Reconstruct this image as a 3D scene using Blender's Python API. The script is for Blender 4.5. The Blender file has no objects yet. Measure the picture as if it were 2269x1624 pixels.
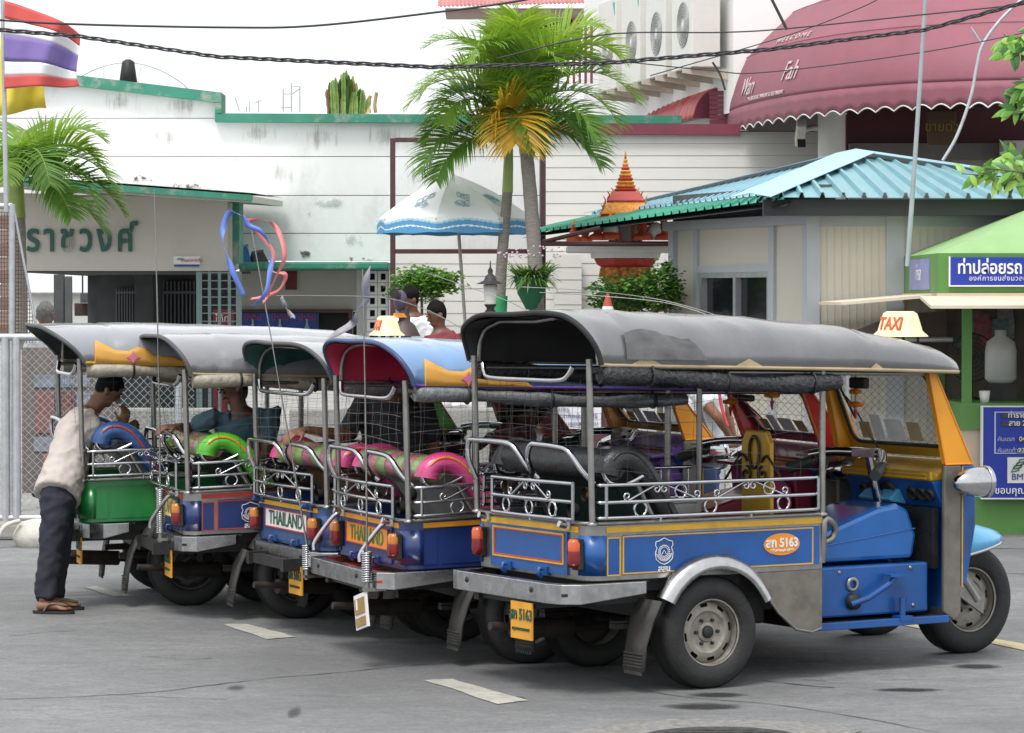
import bpy, bmesh, math, random
from mathutils import Vector, Matrix, noise as mnoise
R = math.radians
rnd = random.Random(7)
sc = bpy.context.scene
# ------------------------------------------------------------------ camera
FPX, CX, CY, HZ, CAMH = 6831.0, 1134.0, 812.0, 660.0, 1.96
PITCH = math.atan((CY - HZ) / FPX)
cam_data = bpy.data.cameras.new('camera')
cam = bpy.data.objects.new('camera', cam_data)
sc.collection.objects.link(cam)
cam.location = (0, 0, CAMH)
cam.rotation_euler = (R(90) - PITCH, 0, 0)
cam_data.sensor_width = 36.0
cam_data.lens = 36.0 * FPX / 2268.0
cam_data.clip_start = 0.5
cam_data.clip_end = 3000
sc.camera = cam
# ------------------------------------------------------------------ sky + sun (bright overcast)
SUN_EL, SUN_ROT = R(62), R(205)
world = bpy.data.worlds.new('World'); sc.world = world; world.use_nodes = True
wn, wl = world.node_tree.nodes, world.node_tree.links
wn.clear()
sky = wn.new('ShaderNodeTexSky'); sky.sky_type = 'NISHITA'; sky.sun_disc = False
sky.sun_elevation = SUN_EL; sky.sun_rotation = SUN_ROT
sky.air_density = 1.0; sky.dust_density = 6.0; sky.ozone_density = 1.0
hs = wn.new('ShaderNodeHueSaturation'); hs.inputs['Saturation'].default_value = 0.12
mx = wn.new('ShaderNodeMixRGB'); mx.inputs[0].default_value = 0.72
mx.inputs[2].default_value = (10.6, 10.9, 11.2, 1)
bg = wn.new('ShaderNodeBackground'); bg.inputs['Strength'].default_value = 0.095
wo = wn.new('ShaderNodeOutputWorld')
wl.new(sky.outputs[0], hs.inputs['Color']); wl.new(hs.outputs[0], mx.inputs[1])
wl.new(mx.outputs[0], bg.inputs['Color']); wl.new(bg.outputs[0], wo.inputs['Surface'])
sd = bpy.data.lights.new('sun', 'SUN'); sd.energy = 1.5; sd.angle = R(18); sd.color = (1, 0.96, 0.9)
sun = bpy.data.objects.new('sun', sd); sc.collection.objects.link(sun)
_sdir = Vector((math.sin(SUN_ROT) * math.cos(SUN_EL), math.cos(SUN_ROT) * math.cos(SUN_EL), math.sin(SUN_EL)))
sun.rotation_euler = (-_sdir).to_track_quat('-Z', 'Y').to_euler()
sc.view_settings.view_transform = 'Standard'; sc.view_settings.look = 'None'
sc.view_settings.exposure = 0.62; sc.view_settings.gamma = 1.0
sc.view_settings.use_curve_mapping = False
sc.render.engine = 'CYCLES'
sc.cycles.use_denoising = True
sc.cycles.max_bounces = 8; sc.cycles.transparent_max_bounces = 12
sc.cycles.caustics_reflective = False; sc.cycles.caustics_refractive = False
sc.cycles.sample_clamp_indirect = 6.0
# ------------------------------------------------------------------ helpers
def P(u, v, Y):
    """point of the place seen at (u, v) of the 2268 x 1624 working picture, Y metres from the camera"""
    a = (u - CX) / FPX; b = (CY - v) / FPX
    t = Y / (math.cos(PITCH) + b * math.sin(PITCH))
    return Vector((a * t, Y, CAMH + t * (-math.sin(PITCH) + b * math.cos(PITCH))))
def px(u, Y): return (u - CX) / FPX * Y
def pz(v, Y): return P(CX, v, Y).z
_tmp = bpy.data.scenes.new('workbench')
def evaluated_mesh(o):
    _tmp.collection.objects.link(o); vl = _tmp.view_layers[0]; vl.update(); dg = vl.depsgraph
    me = bpy.data.meshes.new_from_object(o.evaluated_get(dg)); bpy.data.objects.remove(o); return me
def lerp(a, b, t): return a + (b - a) * t
def interp(xs, ys, x):
    if x <= xs[0]: return ys[0]
    for i in range(1, len(xs)):
        if x <= xs[i]:
            return lerp(ys[i-1], ys[i], (x - xs[i-1]) / (xs[i] - xs[i-1]))
    return ys[-1]
_mats = {}
def M(name, col=(.5, .5, .5), rough=.5, metal=0.0, var=.10, scale=6.0, bump=0.0, bscale=60.0, spec=.5,
      coat=0.0, trans=0.0, alpha=1.0, dirt=0.0, dirtcol=(.10, .085, .06), dscale=3.0, emis=None, stretch=None):
    if name in _mats: return _mats[name]
    m = bpy.data.materials.new(name); m.use_nodes = True; _mats[name] = m
    nt = m.node_tree; n, l = nt.nodes, nt.links
    b = n['Principled BSDF']
    b.inputs['Roughness'].default_value = rough; b.inputs['Metallic'].default_value = metal
    b.inputs['Specular IOR Level'].default_value = spec
    if coat: b.inputs['Coat Weight'].default_value = coat; b.inputs['Coat Roughness'].default_value = .12
    if trans: b.inputs['Transmission Weight'].default_value = trans
    if alpha < 1: b.inputs['Alpha'].default_value = alpha
    if emis: b.inputs['Emission Color'].default_value = (*emis[:3], 1); b.inputs['Emission Strength'].default_value = emis[3]
    b.inputs['Base Color'].default_value = (*col, 1)
    m.diffuse_color = (*col, 1)
    tc = n.new('ShaderNodeTexCoord'); mp = n.new('ShaderNodeMapping')
    l.new(tc.outputs['Object'], mp.inputs['Vector'])
    if stretch: mp.inputs['Scale'].default_value = stretch
    cur = None
    if var:
        no = n.new('ShaderNodeTexNoise'); no.inputs['Scale'].default_value = scale; no.inputs['Detail'].default_value = 6
        l.new(mp.outputs[0], no.inputs['Vector'])
        rp = n.new('ShaderNodeMapRange'); rp.inputs['From Min'].default_value = .3; rp.inputs['From Max'].default_value = .7
        l.new(no.outputs['Fac'], rp.inputs['Value'])
        mix = n.new('ShaderNodeMixRGB')
        mix.inputs[1].default_value = (*[c * (1 - var) for c in col], 1)
        mix.inputs[2].default_value = (*[min(.95, c * (1 + var)) for c in col], 1)
        l.new(rp.outputs[0], mix.inputs[0]); cur = mix.outputs[0]
        rr = n.new('ShaderNodeMapRange'); rr.inputs['To Min'].default_value = max(.02, rough - .08); rr.inputs['To Max'].default_value = min(1, rough + .1)
        l.new(no.outputs['Fac'], rr.inputs['Value']); l.new(rr.outputs[0], b.inputs['Roughness'])
    if dirt:
        no2 = n.new('ShaderNodeTexNoise'); no2.inputs['Scale'].default_value = dscale; no2.inputs['Detail'].default_value = 9; no2.inputs['Roughness'].default_value = .68
        l.new(mp.outputs[0], no2.inputs['Vector'])
        r2 = n.new('ShaderNodeMapRange'); r2.inputs['From Min'].default_value = .52; r2.inputs['From Max'].default_value = .75; r2.inputs['To Max'].default_value = dirt
        l.new(no2.outputs['Fac'], r2.inputs['Value'])
        m2 = n.new('ShaderNodeMixRGB'); l.new(r2.outputs[0], m2.inputs[0])
        if cur: l.new(cur, m2.inputs[1])
        else: m2.inputs[1].default_value = (*col, 1)
        m2.inputs[2].default_value = (*dirtcol, 1); cur = m2.outputs[0]
    if cur: l.new(cur, b.inputs['Base Color'])
    if bump:
        nb = n.new('ShaderNodeTexNoise'); nb.inputs['Scale'].default_value = bscale; nb.inputs['Detail'].default_value = 5
        l.new(mp.outputs[0], nb.inputs['Vector'])
        bp = n.new('ShaderNodeBump'); bp.inputs['Strength'].default_value = bump; bp.inputs['Distance'].default_value = .02
        l.new(nb.outputs['Fac'], bp.inputs['Height']); l.new(bp.outputs[0], b.inputs['Normal'])
    return m
def leafmat(name, col, var=.3, scale=4.0):
    m = M(name, col, .42, var=var, scale=scale, spec=.4); n, l = m.node_tree.nodes, m.node_tree.links; b = n['Principled BSDF']; out = n['Material Output']
    t = n.new('ShaderNodeBsdfTranslucent'); t.inputs['Color'].default_value = (min(1, col[0]*1.7), min(1, col[1]*1.5), col[2], 1); x = n.new('ShaderNodeMixShader'); x.inputs[0].default_value = .35
    l.new(b.outputs[0], x.inputs[1]); l.new(t.outputs[0], x.inputs[2]); l.new(x.outputs[0], out.inputs['Surface']); return m
def link(o, parent=None):
    sc.collection.objects.link(o)
    if parent is not None: o.parent = parent
    return o
class MB:
    def __init__(s): s.v = []; s.f = []; s.m = []; s.s = []
    def add(s, vs, fs, mi=0, sm=False):
        n = len(s.v); s.v += [tuple(p) for p in vs]
        for f in fs: s.f.append([n + i for i in f]); s.m.append(mi); s.s.append(sm)
        return s
    def box(s, x0, x1, y0, y1, z0, z1, mi=0):
        vs = [(x, y, z) for x in (x0, x1) for y in (y0, y1) for z in (z0, z1)]
        return s.add(vs, [(0,1,3,2),(4,6,7,5),(0,4,5,1),(2,3,7,6),(0,2,6,4),(1,5,7,3)], mi)
    def obox(s, c, d, mat=None, mi=0):
        h = [k / 2 for k in d]; c = Vector(c)
        vs = [Vector((x, y, z)) for x in (-h[0], h[0]) for y in (-h[1], h[1]) for z in (-h[2], h[2])]
        vs = [c + (mat @ p if mat else p) for p in vs]
        return s.add(vs, [(0,1,3,2),(4,6,7,5),(0,4,5,1),(2,3,7,6),(0,2,6,4),(1,5,7,3)], mi)
    def tube(s, pts, r, seg=8, closed=False, mi=0, cap=True, flat=1.0):
        pts = [Vector(p) for p in pts]; n = len(pts)
        rs = r if isinstance(r, (list, tuple)) else [r] * n
        T = []
        for i in range(n):
            if closed: t = pts[(i+1) % n] - pts[i-1]
            else: t = pts[min(i+1, n-1)] - pts[max(i-1, 0)]
            T.append(t.normalized() if t.length > 1e-9 else Vector((0,0,1)))
        a = Vector((0,0,1)) if abs(T[0].z) < .9 else Vector((1,0,0))
        N = (a - T[0] * a.dot(T[0])).normalized(); rings = []
        for i in range(n):
            if i: N = (N - T[i] * N.dot(T[i])); N = N.normalized() if N.length > 1e-6 else T[i].orthogonal().normalized()
            B = T[i].cross(N)
            rings.append([pts[i] + (N * math.cos(2*math.pi*k/seg) * flat + B * math.sin(2*math.pi*k/seg)) * rs[i] for k in range(seg)])
        return s.loft(rings, closed, cap, mi)
    def loft(s, rings, closed=False, cap=True, mi=0, sm=True, ringclosed=True):
        n = len(rings); k = len(rings[0]); vs = [p for r in rings for p in r]; fs = []
        for i in range(n if closed else n - 1):
            a, b = i * k, ((i + 1) % n) * k
            for j in range(k if ringclosed else k - 1):
                j2 = (j + 1) % k; fs.append((a + j, a + j2, b + j2, b + j))
        s.add(vs, fs, mi, sm)
        if cap and not closed and ringclosed:
            s.add(rings[0], [tuple(range(k))[::-1]], mi); s.add(rings[-1], [tuple(range(k))], mi)
        return s
    def lathe(s, prof, seg=24, axis='z', c=(0,0,0), mi=0, sm=True, close=False):
        c = Vector(c); rings = []
        for i in range(seg):
            a = 2 * math.pi * i / seg; ca, sa = math.cos(a), math.sin(a); ring = []
            for r, h in prof:
                if axis == 'z': p = Vector((r*ca, r*sa, h))
                elif axis == 'y': p = Vector((r*ca, h, r*sa))
                else: p = Vector((h, r*ca, r*sa))
                ring.append(c + p)
            rings.append(ring)
        return s.loft(rings, True, False, mi, sm, close)
    def prism(s, poly, a0, a1, axis='y', mi=0):
        def q(p, a):
            if axis == 'y': return (p[0], a, p[1])
            if axis == 'x': return (a, p[0], p[1])
            return (p[0], p[1], a)
        n = len(poly); vs = [q(p, a0) for p in poly] + [q(p, a1) for p in poly]
        fs = [tuple(range(n))[::-1], tuple(range(n, 2*n))] + [(i, (i+1) % n, n + (i+1) % n, n + i) for i in range(n)]
        return s.add(vs, fs, mi)
    def grid(s, fn, nu, nv, mi=0, sm=True):
        vs = [fn(i / nu, j / nv) for i in range(nu + 1) for j in range(nv + 1)]
        fs = [(i*(nv+1)+j, (i+1)*(nv+1)+j, (i+1)*(nv+1)+j+1, i*(nv+1)+j+1) for i in range(nu) for j in range(nv)]
        return s.add(vs, fs, mi, sm)
    def ball(s, c, r, seg=12, rings=8, mi=0):
        c = Vector(c); r = r if isinstance(r, (list, tuple)) else (r, r, r); L = []
        for i in range(rings + 1):
            a = math.pi * i / rings; sa = max(math.sin(a), .001)
            L.append([c + Vector((r[0]*sa*math.cos(2*math.pi*k/seg), r[1]*sa*math.sin(2*math.pi*k/seg), r[2]*math.cos(a))) for k in range(seg)])
        return s.loft(L, False, False, mi)
    def mesh(s, name, mats):
        me = bpy.data.meshes.new(name); me.from_pydata(s.v, [], s.f)
        for m in (mats if isinstance(mats, (list, tuple)) else [mats]): me.materials.append(m)
        me.polygons.foreach_set('material_index', s.m); me.polygons.foreach_set('use_smooth', s.s)
        bm = bmesh.new(); bm.from_mesh(me); bmesh.ops.recalc_face_normals(bm, faces=bm.faces); bm.to_mesh(me); bm.free()
        me.update(); return me
    def build(s, name, mats, parent=None, bevel=0, solid=0, fmap=None):
        if fmap: s.v = [fmap(p) for p in s.v]
        o = bpy.data.objects.new(name, s.mesh(name, mats)); link(o, parent)
        if solid:
            md = o.modifiers.new('solid', 'SOLIDIFY'); md.thickness = solid; md.offset = 0
        if bevel:
            md = o.modifiers.new('bevel', 'BEVEL'); md.width = bevel; md.segments = 2; md.limit_method = 'ANGLE'; md.angle_limit = R(40)
        return o
def tag(o, label=None, cat=None, group=None, kind=None):
    if label: o['label'] = label
    if cat: o['category'] = cat
    if group: o['group'] = group
    if kind: o['kind'] = kind
    return o
def empty(name, loc=(0,0,0), rz=0.0, label=None, cat=None, group=None):
    o = bpy.data.objects.new(name, None); o.location = loc; o.rotation_euler = (0, 0, rz); o.empty_display_size = .1
    link(o); return tag(o, label, cat, group)
_copycache = {}
def text(name, body, size, mat, parent, loc, rot=(R(90), 0, 0), extrude=.002, align='CENTER', sx=1.0, shear=0.0, bold=0.0, spacing=1.0, fn=None, fmap=None):
    """lettering turned into a mesh part"""
    cu = bpy.data.curves.new(name, 'FONT'); cu.body = body; cu.size = size; cu.align_x = align; cu.align_y = 'CENTER'
    cu.extrude = extrude; cu.shear = shear; cu.offset = bold; cu.space_character = spacing; cu.resolution_u = 4
    me = evaluated_mesh(bpy.data.objects.new(name, cu)); bpy.data.curves.remove(cu)
    me.name = name
    if sx != 1.0:
        for v in me.vertices: v.co.x *= sx
    if fn:
        for v in me.vertices: v.co = fn(v.co)
    me.materials.clear(); me.materials.append(mat)
    o = bpy.data.objects.new(name, me); link(o, parent); o.location = loc; o.rotation_euler = rot
    if fmap: o.location = fmap(loc)
    return o
def arc(c, r, a0, a1, n=10, plane='xz', rz=None):
    pts = []; rz = r if rz is None else rz
    for i in range(n + 1):
        a = lerp(a0, a1, i / n); x, y = r * math.cos(a), rz * math.sin(a)
        if plane == 'xz': pts.append(Vector((c[0] + x, c[1], c[2] + y)))
        elif plane == 'yz': pts.append(Vector((c[0], c[1] + x, c[2] + y)))
        else: pts.append(Vector((c[0] + x, c[1] + y, c[2])))
    return pts
def smooth(pts, n=6):
    """Catmull-Rom through the points"""
    pts = [Vector(p) for p in pts]; out = []
    for i in range(len(pts) - 1):
        p0, p1, p2, p3 = pts[max(i-1, 0)], pts[i], pts[i+1], pts[min(i+2, len(pts)-1)]
        for k in range(n):
            t = k / n
            out.append(.5 * ((2*p1) + (p2-p0)*t + (2*p0-5*p1+4*p2-p3)*t*t + (3*p1-p0-3*p2+p3)*t*t*t))
    return out + [pts[-1]]
# ------------------------------------------------------------------ ground
def gp(u, v, z=0.0):
    d = P(u, v, 10.0) - Vector((0, 0, CAMH)); t = (z - CAMH) / d.z
    return Vector((d.x * t, d.y * t, z))
def asphalt():
    m = bpy.data.materials.new('asphalt'); m.use_nodes = True; n, l = m.node_tree.nodes, m.node_tree.links
    b = n['Principled BSDF']; b.inputs['Roughness'].default_value = .72; b.inputs['Specular IOR Level'].default_value = .55
    tc = n.new('ShaderNodeTexCoord')
    def noise(s, d=6, r=.55, st=None):
        x = n.new('ShaderNodeTexNoise'); x.inputs['Scale'].default_value = s; x.inputs['Detail'].default_value = d; x.inputs['Roughness'].default_value = r
        if st:
            mp = n.new('ShaderNodeMapping'); mp.inputs['Scale'].default_value = st; mp.inputs['Rotation'].default_value = (0, 0, R(-22))
            l.new(tc.outputs['Object'], mp.inputs[0]); l.new(mp.outputs[0], x.inputs['Vector'])
        else: l.new(tc.outputs['Object'], x.inputs['Vector'])
        return x.outputs['Fac']
    def rng(v, a, bb, c=0, d=1):
        x = n.new('ShaderNodeMapRange'); x.inputs[1].default_value = a; x.inputs[2].default_value = bb; x.inputs[3].default_value = c; x.inputs[4].default_value = d
        l.new(v, x.inputs[0]); return x.outputs[0]
    def mix(f, a, c, mode='MIX'):
        x = n.new('ShaderNodeMixRGB'); x.blend_type = mode
        if isinstance(f, float): x.inputs[0].default_value = f
        else: l.new(f, x.inputs[0])
        for i, k in ((1, a), (2, c)):
            if isinstance(k, tuple): x.inputs[i].default_value = (*k, 1)
            else: l.new(k, x.inputs[i])
        return x.outputs[0]
    base = mix(rng(noise(.35, 5, .6), .35, .65), (.175, .180, .186), (.355, .360, .367))
    base = mix(rng(noise(1.6, 7, .6, (1, 2.6, 1)), .45, .72, 0, .6), base, (.155, .158, .160))
    base = mix(rng(noise(5, 8, .7, (1, 3.2, 1)), .60, .74, 0, .75), base, (.075, .075, .075))
    base = mix(rng(noise(2.3, 6, .6, (1, 3, 1)), .66, .76, 0, .7), base, (.30, .295, .28))
    base = mix(rng(noise(9, 8, .78, (1, 1.8, 1)), .42, .64, 0, .6), base, (.125, .125, .127))
    base = mix(rng(noise(22, 6, .75, (1, 2.2, 1)), .56, .70, 0, .65), base, (.36, .355, .345))
    base = mix(rng(noise(45, 4, .7), .35, .65, 0, .55), base, (.10, .10, .10))
    base = mix(rng(noise(260, 2, .5), .2, .8, 0, .75), base, (.35, .35, .35), 'OVERLAY')
    l.new(base, b.inputs['Base Color'])
    l.new(rng(noise(.8, 4), .3, .7, .58, .82), b.inputs['Roughness'])
    bp = n.new('ShaderNodeBump'); bp.inputs['Strength'].default_value = .55; bp.inputs['Distance'].default_value = .006
    l.new(noise(190, 4, .6), bp.inputs['Height'])
    bp2 = n.new('ShaderNodeBump'); bp2.inputs['Strength'].default_value = .5; bp2.inputs['Distance'].default_value = .03
    l.new(noise(6, 5, .6), bp2.inputs['Height']); l.new(bp.outputs[0], bp2.inputs['Normal']); l.new(bp2.outputs[0], b.inputs['Normal'])
    return m
mroad = asphalt()
road = MB().grid(lambda s, t: (lerp(-300, 300, s), lerp(-20, 900, t), 0), 4, 4).build('road', mroad); tag(road, kind='structure')
mline = M('worn_road_paint', (.40, .39, .345), .75, var=.18, scale=7, dirt=1.0, dirtcol=(.19, .19, .185), dscale=13, bump=.3, bscale=150)
myel = M('worn_yellow_paint', (.50, .42, .24), .75, var=.12, scale=9, dirt=.7, dirtcol=(.22, .21, .18), dscale=9, bump=.3, bscale=150)
def ground_poly(name, pts, mat, z=.004, parent=road, jag=0.0):
    q = [gp(u, v) for u, v in pts]
    if jag:
        out = []
        for i in range(len(q)):
            a, b_ = q[i], q[(i+1) % len(q)]
            for k in range(8): out.append(a.lerp(b_, k/8) + Vector((rnd.uniform(-jag, jag), rnd.uniform(-jag, jag), 0)))
        q = out
    vs = [(p.x, p.y, z) for p in q]
    return MB().add(vs, [tuple(range(len(vs)))]).build(name, mat, parent)
for q in ([(185,1301.5),(213,1299.5),(300,1322),(254,1323)], [(495,1384),(549,1383),(655,1412),(590,1417)],
          [(940,1508),(1002,1505),(1168,1553),(1104,1561)]):
    ground_poly('lane_marking', q, mline, jag=.008)
ground_poly('lane_marking', [(2000,1386),(2025,1384),(2290,1432),(2290,1446)], myel, jag=.008)
mcrack = M('crack_tar', (.045, .045, .045), .8, var=.2)
def crack(pts, w):
    q = smooth([gp(u, v) for u, v in pts], 5); b = MB(); L = []; Rr = []
    for i, p in enumerate(q):
        t = (q[min(i+1, len(q)-1)] - q[max(i-1, 0)]).normalized(); nn = Vector((-t.y, t.x, 0))
        ww = w * rnd.uniform(.3, 1.0); off = nn * rnd.uniform(-w, w) * 1.2
        L.append((p.x + off.x + nn.x*ww, p.y + off.y + nn.y*ww, .003)); Rr.append((p.x + off.x - nn.x*ww, p.y + off.y - nn.y*ww, .003))
    b.loft([[a, c] for a, c in zip(L, Rr)], ringclosed=False, cap=False)
    return b.build('crack', mcrack, road)
crack([(-10,1550),(120,1546),(330,1535),(480,1517),(600,1503),(760,1490),(900,1475),(1010,1468),(1180,1452)], .008)
crack([(215,1537),(330,1544),(500,1550)], .005)
crack([(1690,1508),(1760,1516),(1850,1524)], .012)
crack([(1780,1506),(1830,1510)], .006)
crack([(1990,1215),(2080,1213),(2290,1217)], .03); crack([(2140,1265),(2300,1274)], .02)
mwet_soft = None
def soft_mat(name, col, rough, lo, hi, nscale, amount=1.0, metal=0):
    m = bpy.data.materials.new(name); m.use_nodes = True; n, l = m.node_tree.nodes, m.node_tree.links; b = n['Principled BSDF']
    b.inputs['Base Color'].default_value = (*col, 1); b.inputs['Roughness'].default_value = rough
    tc = n.new('ShaderNodeTexCoord'); sub = n.new('ShaderNodeVectorMath'); sub.operation = 'SUBTRACT'; sub.inputs[1].default_value = (.5, .5, .5); l.new(tc.outputs['Generated'], sub.inputs[0])
    ln = n.new('ShaderNodeVectorMath'); ln.operation = 'LENGTH'
    ml = n.new('ShaderNodeVectorMath'); ml.operation = 'MULTIPLY'; ml.inputs[1].default_value = soft_mat.axes; l.new(sub.outputs[0], ml.inputs[0]); l.new(ml.outputs[0], ln.inputs[0])
    fo = n.new('ShaderNodeMapRange'); fo.inputs[1].default_value = .5; fo.inputs[2].default_value = .1; l.new(ln.outputs['Value'], fo.inputs[0])
    no = n.new('ShaderNodeTexNoise'); no.inputs['Scale'].default_value = nscale; no.inputs['Detail'].default_value = 9; no.inputs['Roughness'].default_value = .7; l.new(tc.outputs['Object'], no.inputs['Vector'])
    mpv = n.new('ShaderNodeMapping'); mpv.inputs['Scale'].default_value = soft_mat.stretch; l.new(tc.outputs['Object'], mpv.inputs[0]); l.new(mpv.outputs[0], no.inputs['Vector'])
    ad = n.new('ShaderNodeMath'); ad.operation = 'MULTIPLY_ADD'; ad.inputs[1].default_value = soft_mat.pull; l.new(fo.outputs[0], ad.inputs[0]); l.new(no.outputs['Fac'], ad.inputs[2])
    mr = n.new('ShaderNodeMapRange'); mr.inputs[1].default_value = lo; mr.inputs[2].default_value = hi; mr.inputs[4].default_value = amount; l.new(ad.outputs[0], mr.inputs[0]); l.new(mr.outputs[0], b.inputs['Alpha'])
    return m
soft_mat.stretch = (1, 1, 1); soft_mat.pull = 1.0; soft_mat.axes = (1, 1, 0); mwet = soft_mat('damp_oil_stain', (.035, .035, .035), .4, .75, 1.35, 9, .85)
def stain(u, v, ru, rv, seed):
    return ground_poly('stain', [(u - ru*1.5, v - rv*1.6), (u + ru*1.5, v - rv*1.6), (u + ru*1.5, v + rv*1.6), (u - ru*1.5, v + rv*1.6)], mwet, .002)
def stain_old(u, v, ru, rv, seed):
    r_ = random.Random(seed); ph = [r_.uniform(0, 6.28) for _ in range(5)]
    pts = []
    for k in range(36):
        a = 2*math.pi*k/36; w = 1 + .18*math.sin(3*a+ph[0]) + .14*math.sin(5*a+ph[1]) + .1*math.sin(9*a+ph[2])
        pts.append((u + ru*w*math.cos(a), v + rv*w*math.sin(a)))
    return ground_poly('stain', pts, mwet, .002)
stain(1585,1540,58,5,1); stain(1555,1566,75,7,2); stain(2010,1529,62,4,3); stain(2165,1477,45,5,4)
mwet = soft_mat('faint_stain', (.06, .06, .06), .6, .8, 1.6, 22, .75); stain(523,1524,16,6,5); stain(652,1579,10,12,6); stain(1150,1548,15,5,7)
crack([(1330, 1500), (1480, 1540), (1700, 1560), (1900, 1590), (2080, 1624)], .006); crack([(1560, 1450), (1700, 1470), (1830, 1466)], .005); crack([(20, 1410), (90, 1402), (170, 1398)], .005); crack([(330, 1455), (420, 1462), (470, 1458)], .004); crack([(640, 1540), (780, 1545)], .004)
# sunk drain cover at the bottom edge
gc = gp(1600, 1640); grp = empty('drain_cover', gc, 0, 'round iron drain cover sunk in broken concrete at the near edge', 'manhole')
mconc = M('rough_concrete', (.23, .225, .215), .9, var=.3, scale=25, dirt=.7, dscale=12, bump=1.0, bscale=60)
miron = M('cast_iron', (.07, .07, .07), .6, .4, var=.3, scale=20, bump=.4)
def ringpoly(r0, r1, z0, z1, n=48, jag=0):
    b = MB(); L = []
    for i in range(n):
        a = 2*math.pi*i/n; j = 1 + rnd.uniform(-jag, jag)
        c, s_ = math.cos(a), math.sin(a)
        L.append([(r0*c, r0*s_, z0), (r0*c, r0*s_, z1), (r1*j*c, r1*j*s_, z1*.5), (r1*j*c, r1*j*s_, z0)])
    return b.loft(L, True, False, sm=False)
ringpoly(.36, .66, -.01, .012, 64, .07).build('concrete_collar', mconc, grp)
b = MB(); b.lathe([(0, .004), (.33, .004), (.345, .012), (.355, .012), (.355, -.01)], 40)
b.build('lid', miron, grp)
for i in range(9):
    y = -.26 + i * .065; w = math.sqrt(.31**2 - y*y)
    MB().box(-w, w, y - .018, y + .018, .005, .013).build('rib', miron, grp)
# ------------------------------------------------------------------ tuk-tuks
CHR = M('chrome', (.50, .51, .53), .16, 1.0, var=.10, scale=14, dirt=.35, dirtcol=(.30, .28, .25), dscale=18)
STEEL = M('dull_steel', (.30, .295, .28), .36, .9, var=.14, scale=16, dirt=.3, dirtcol=(.2, .17, .13), dscale=14)
BRUSH = M('brushed_steel', (.46, .46, .465), .25, 1.0, var=.12, scale=20, dirt=.5, dirtcol=(.22, .18, .14), dscale=9)
DIRTY = M('grimy_steel', (.20, .185, .16), .5, .55, var=.2, scale=9, dirt=.7, dirtcol=(.09, .08, .065), dscale=6, bump=.15, bscale=12)
RUB = M('tyre_rubber', (.018, .018, .019), .72, var=.2, scale=20, bump=.2, dirt=.3, dirtcol=(.06, .06, .06), dscale=7)
BLK = M('black_metal', (.022, .022, .022), .55, .2, var=.3, scale=12, dirt=.5, dirtcol=(.07, .06, .05), dscale=6)
FLAP = M('mudflap_rubber', (.05, .047, .045), .8, var=.25, scale=10, dirt=.5, dirtcol=(.13, .12, .11), dscale=9)
RIM = M('wheel_paint', (.30, .28, .24), .5, .3, var=.2, scale=18, dirt=.7, dirtcol=(.08, .07, .06), dscale=16)
RIMD = M('dark_wheel_paint', (.09, .09, .09), .5, .4, var=.2, scale=18, dirt=.5, dscale=16)
GLASS = M('windscreen_glass', (.92, .95, .95), .02, 0, var=0, alpha=.22, spec=.6)
LENSR = M('red_lens', (.20, .01, .015), .18, 0, var=.15, coat=.5)
LENSO = M('orange_lens', (.60, .085, .012), .18, 0, var=.15, coat=.5)
LENSA = M('amber_lens', (.48, .16, .01), .2, 0, var=.15, coat=.5)
WHITE = M('white_paint', (.75, .75, .73), .5, var=.06)
YELP = M('yellow_paint', (.66, .37, .025), .42, var=.1, dirt=.4, dscale=14)
REDP = M('red_paint', (.50, .05, .035), .42, var=.1, dirt=.3, dscale=14)
GOLD = M('gold_paint', (.50, .30, .03), .32, .35, var=.15, dirt=.3, dscale=10)
PLATE = M('plate_yellow', (.72, .33, .02), .45, var=.1, dirt=.5, dscale=20, dirtcol=(.3, .16, .03))
PLTX = M('plate_dark_green', (.03, .09, .05), .5, var=.2)
ORAN = M('orange_sign', (.78, .27, .02), .4, var=.06)
NET = M('net_cord', (.06, .065, .06), .8, var=.2)
NETW = M('pale_net_cord', (.26, .26, .25), .8, var=.2)
NETG = M('green_net_cord', (.03, .12, .09), .8, var=.2)
TAXI = M('taxi_plastic', (.80, .72, .42), .4, var=.05, dirt=.25, dirtcol=(.5, .42, .2), dscale=12)
TAXR = M('taxi_letters', (.62, .10, .05), .5, var=.05)
MARI = M('marigold', (.85, .22, .01), .8, var=.3, scale=60, bump=1, bscale=90)
PAPER = M('paper', (.75, .77, .76), .8, var=.08, scale=20, dirt=.3, dirtcol=(.4, .42, .5), dscale=30)
TAN = M('tan_piping', (.42, .33, .20), .7, var=.2, dirt=.3)
BLKV = M('black_vinyl', (.020, .021, .023), .33, var=.3, scale=12, bump=.25, bscale=45)
SEATV = M('seat_vinyl', (.10, .10, .11), .35, var=.2, scale=12, bump=.2)
RUBG = M('rubber_grip', (.03, .04, .035), .6, var=.2)

def spiral(c, r, a0, turns, y, n=16, sgn=1):
    return [Vector((c[0] + r*(1 - .72*i/n)*math.cos(a0 + sgn*turns*2*math.pi*i/n), y, c[1] + r*(1 - .72*i/n)*math.sin(a0 + sgn*turns*2*math.pi*i/n))) for i in range(n+1)]
def scroll_pts(x0, x1, z0, z1, y, flip=False):
    """a wrought S: small volutes at both ends"""
    h = z1 - z0; r = h * .30
    if flip: ca, cb = (x0 + r, z1 - r), (x1 - r, z0 + r)
    else: ca, cb = (x0 + r, z0 + r), (x1 - r, z1 - r)
    A = spiral(ca, r, R(-60) if not flip else R(60), 1.15, y, 14, 1 if flip else -1)
    B = spiral(cb, r, R(120) if not flip else R(-120), 1.15, y, 14, 1 if flip else -1)
    return smooth(A[::-1] + B, 2)

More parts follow.
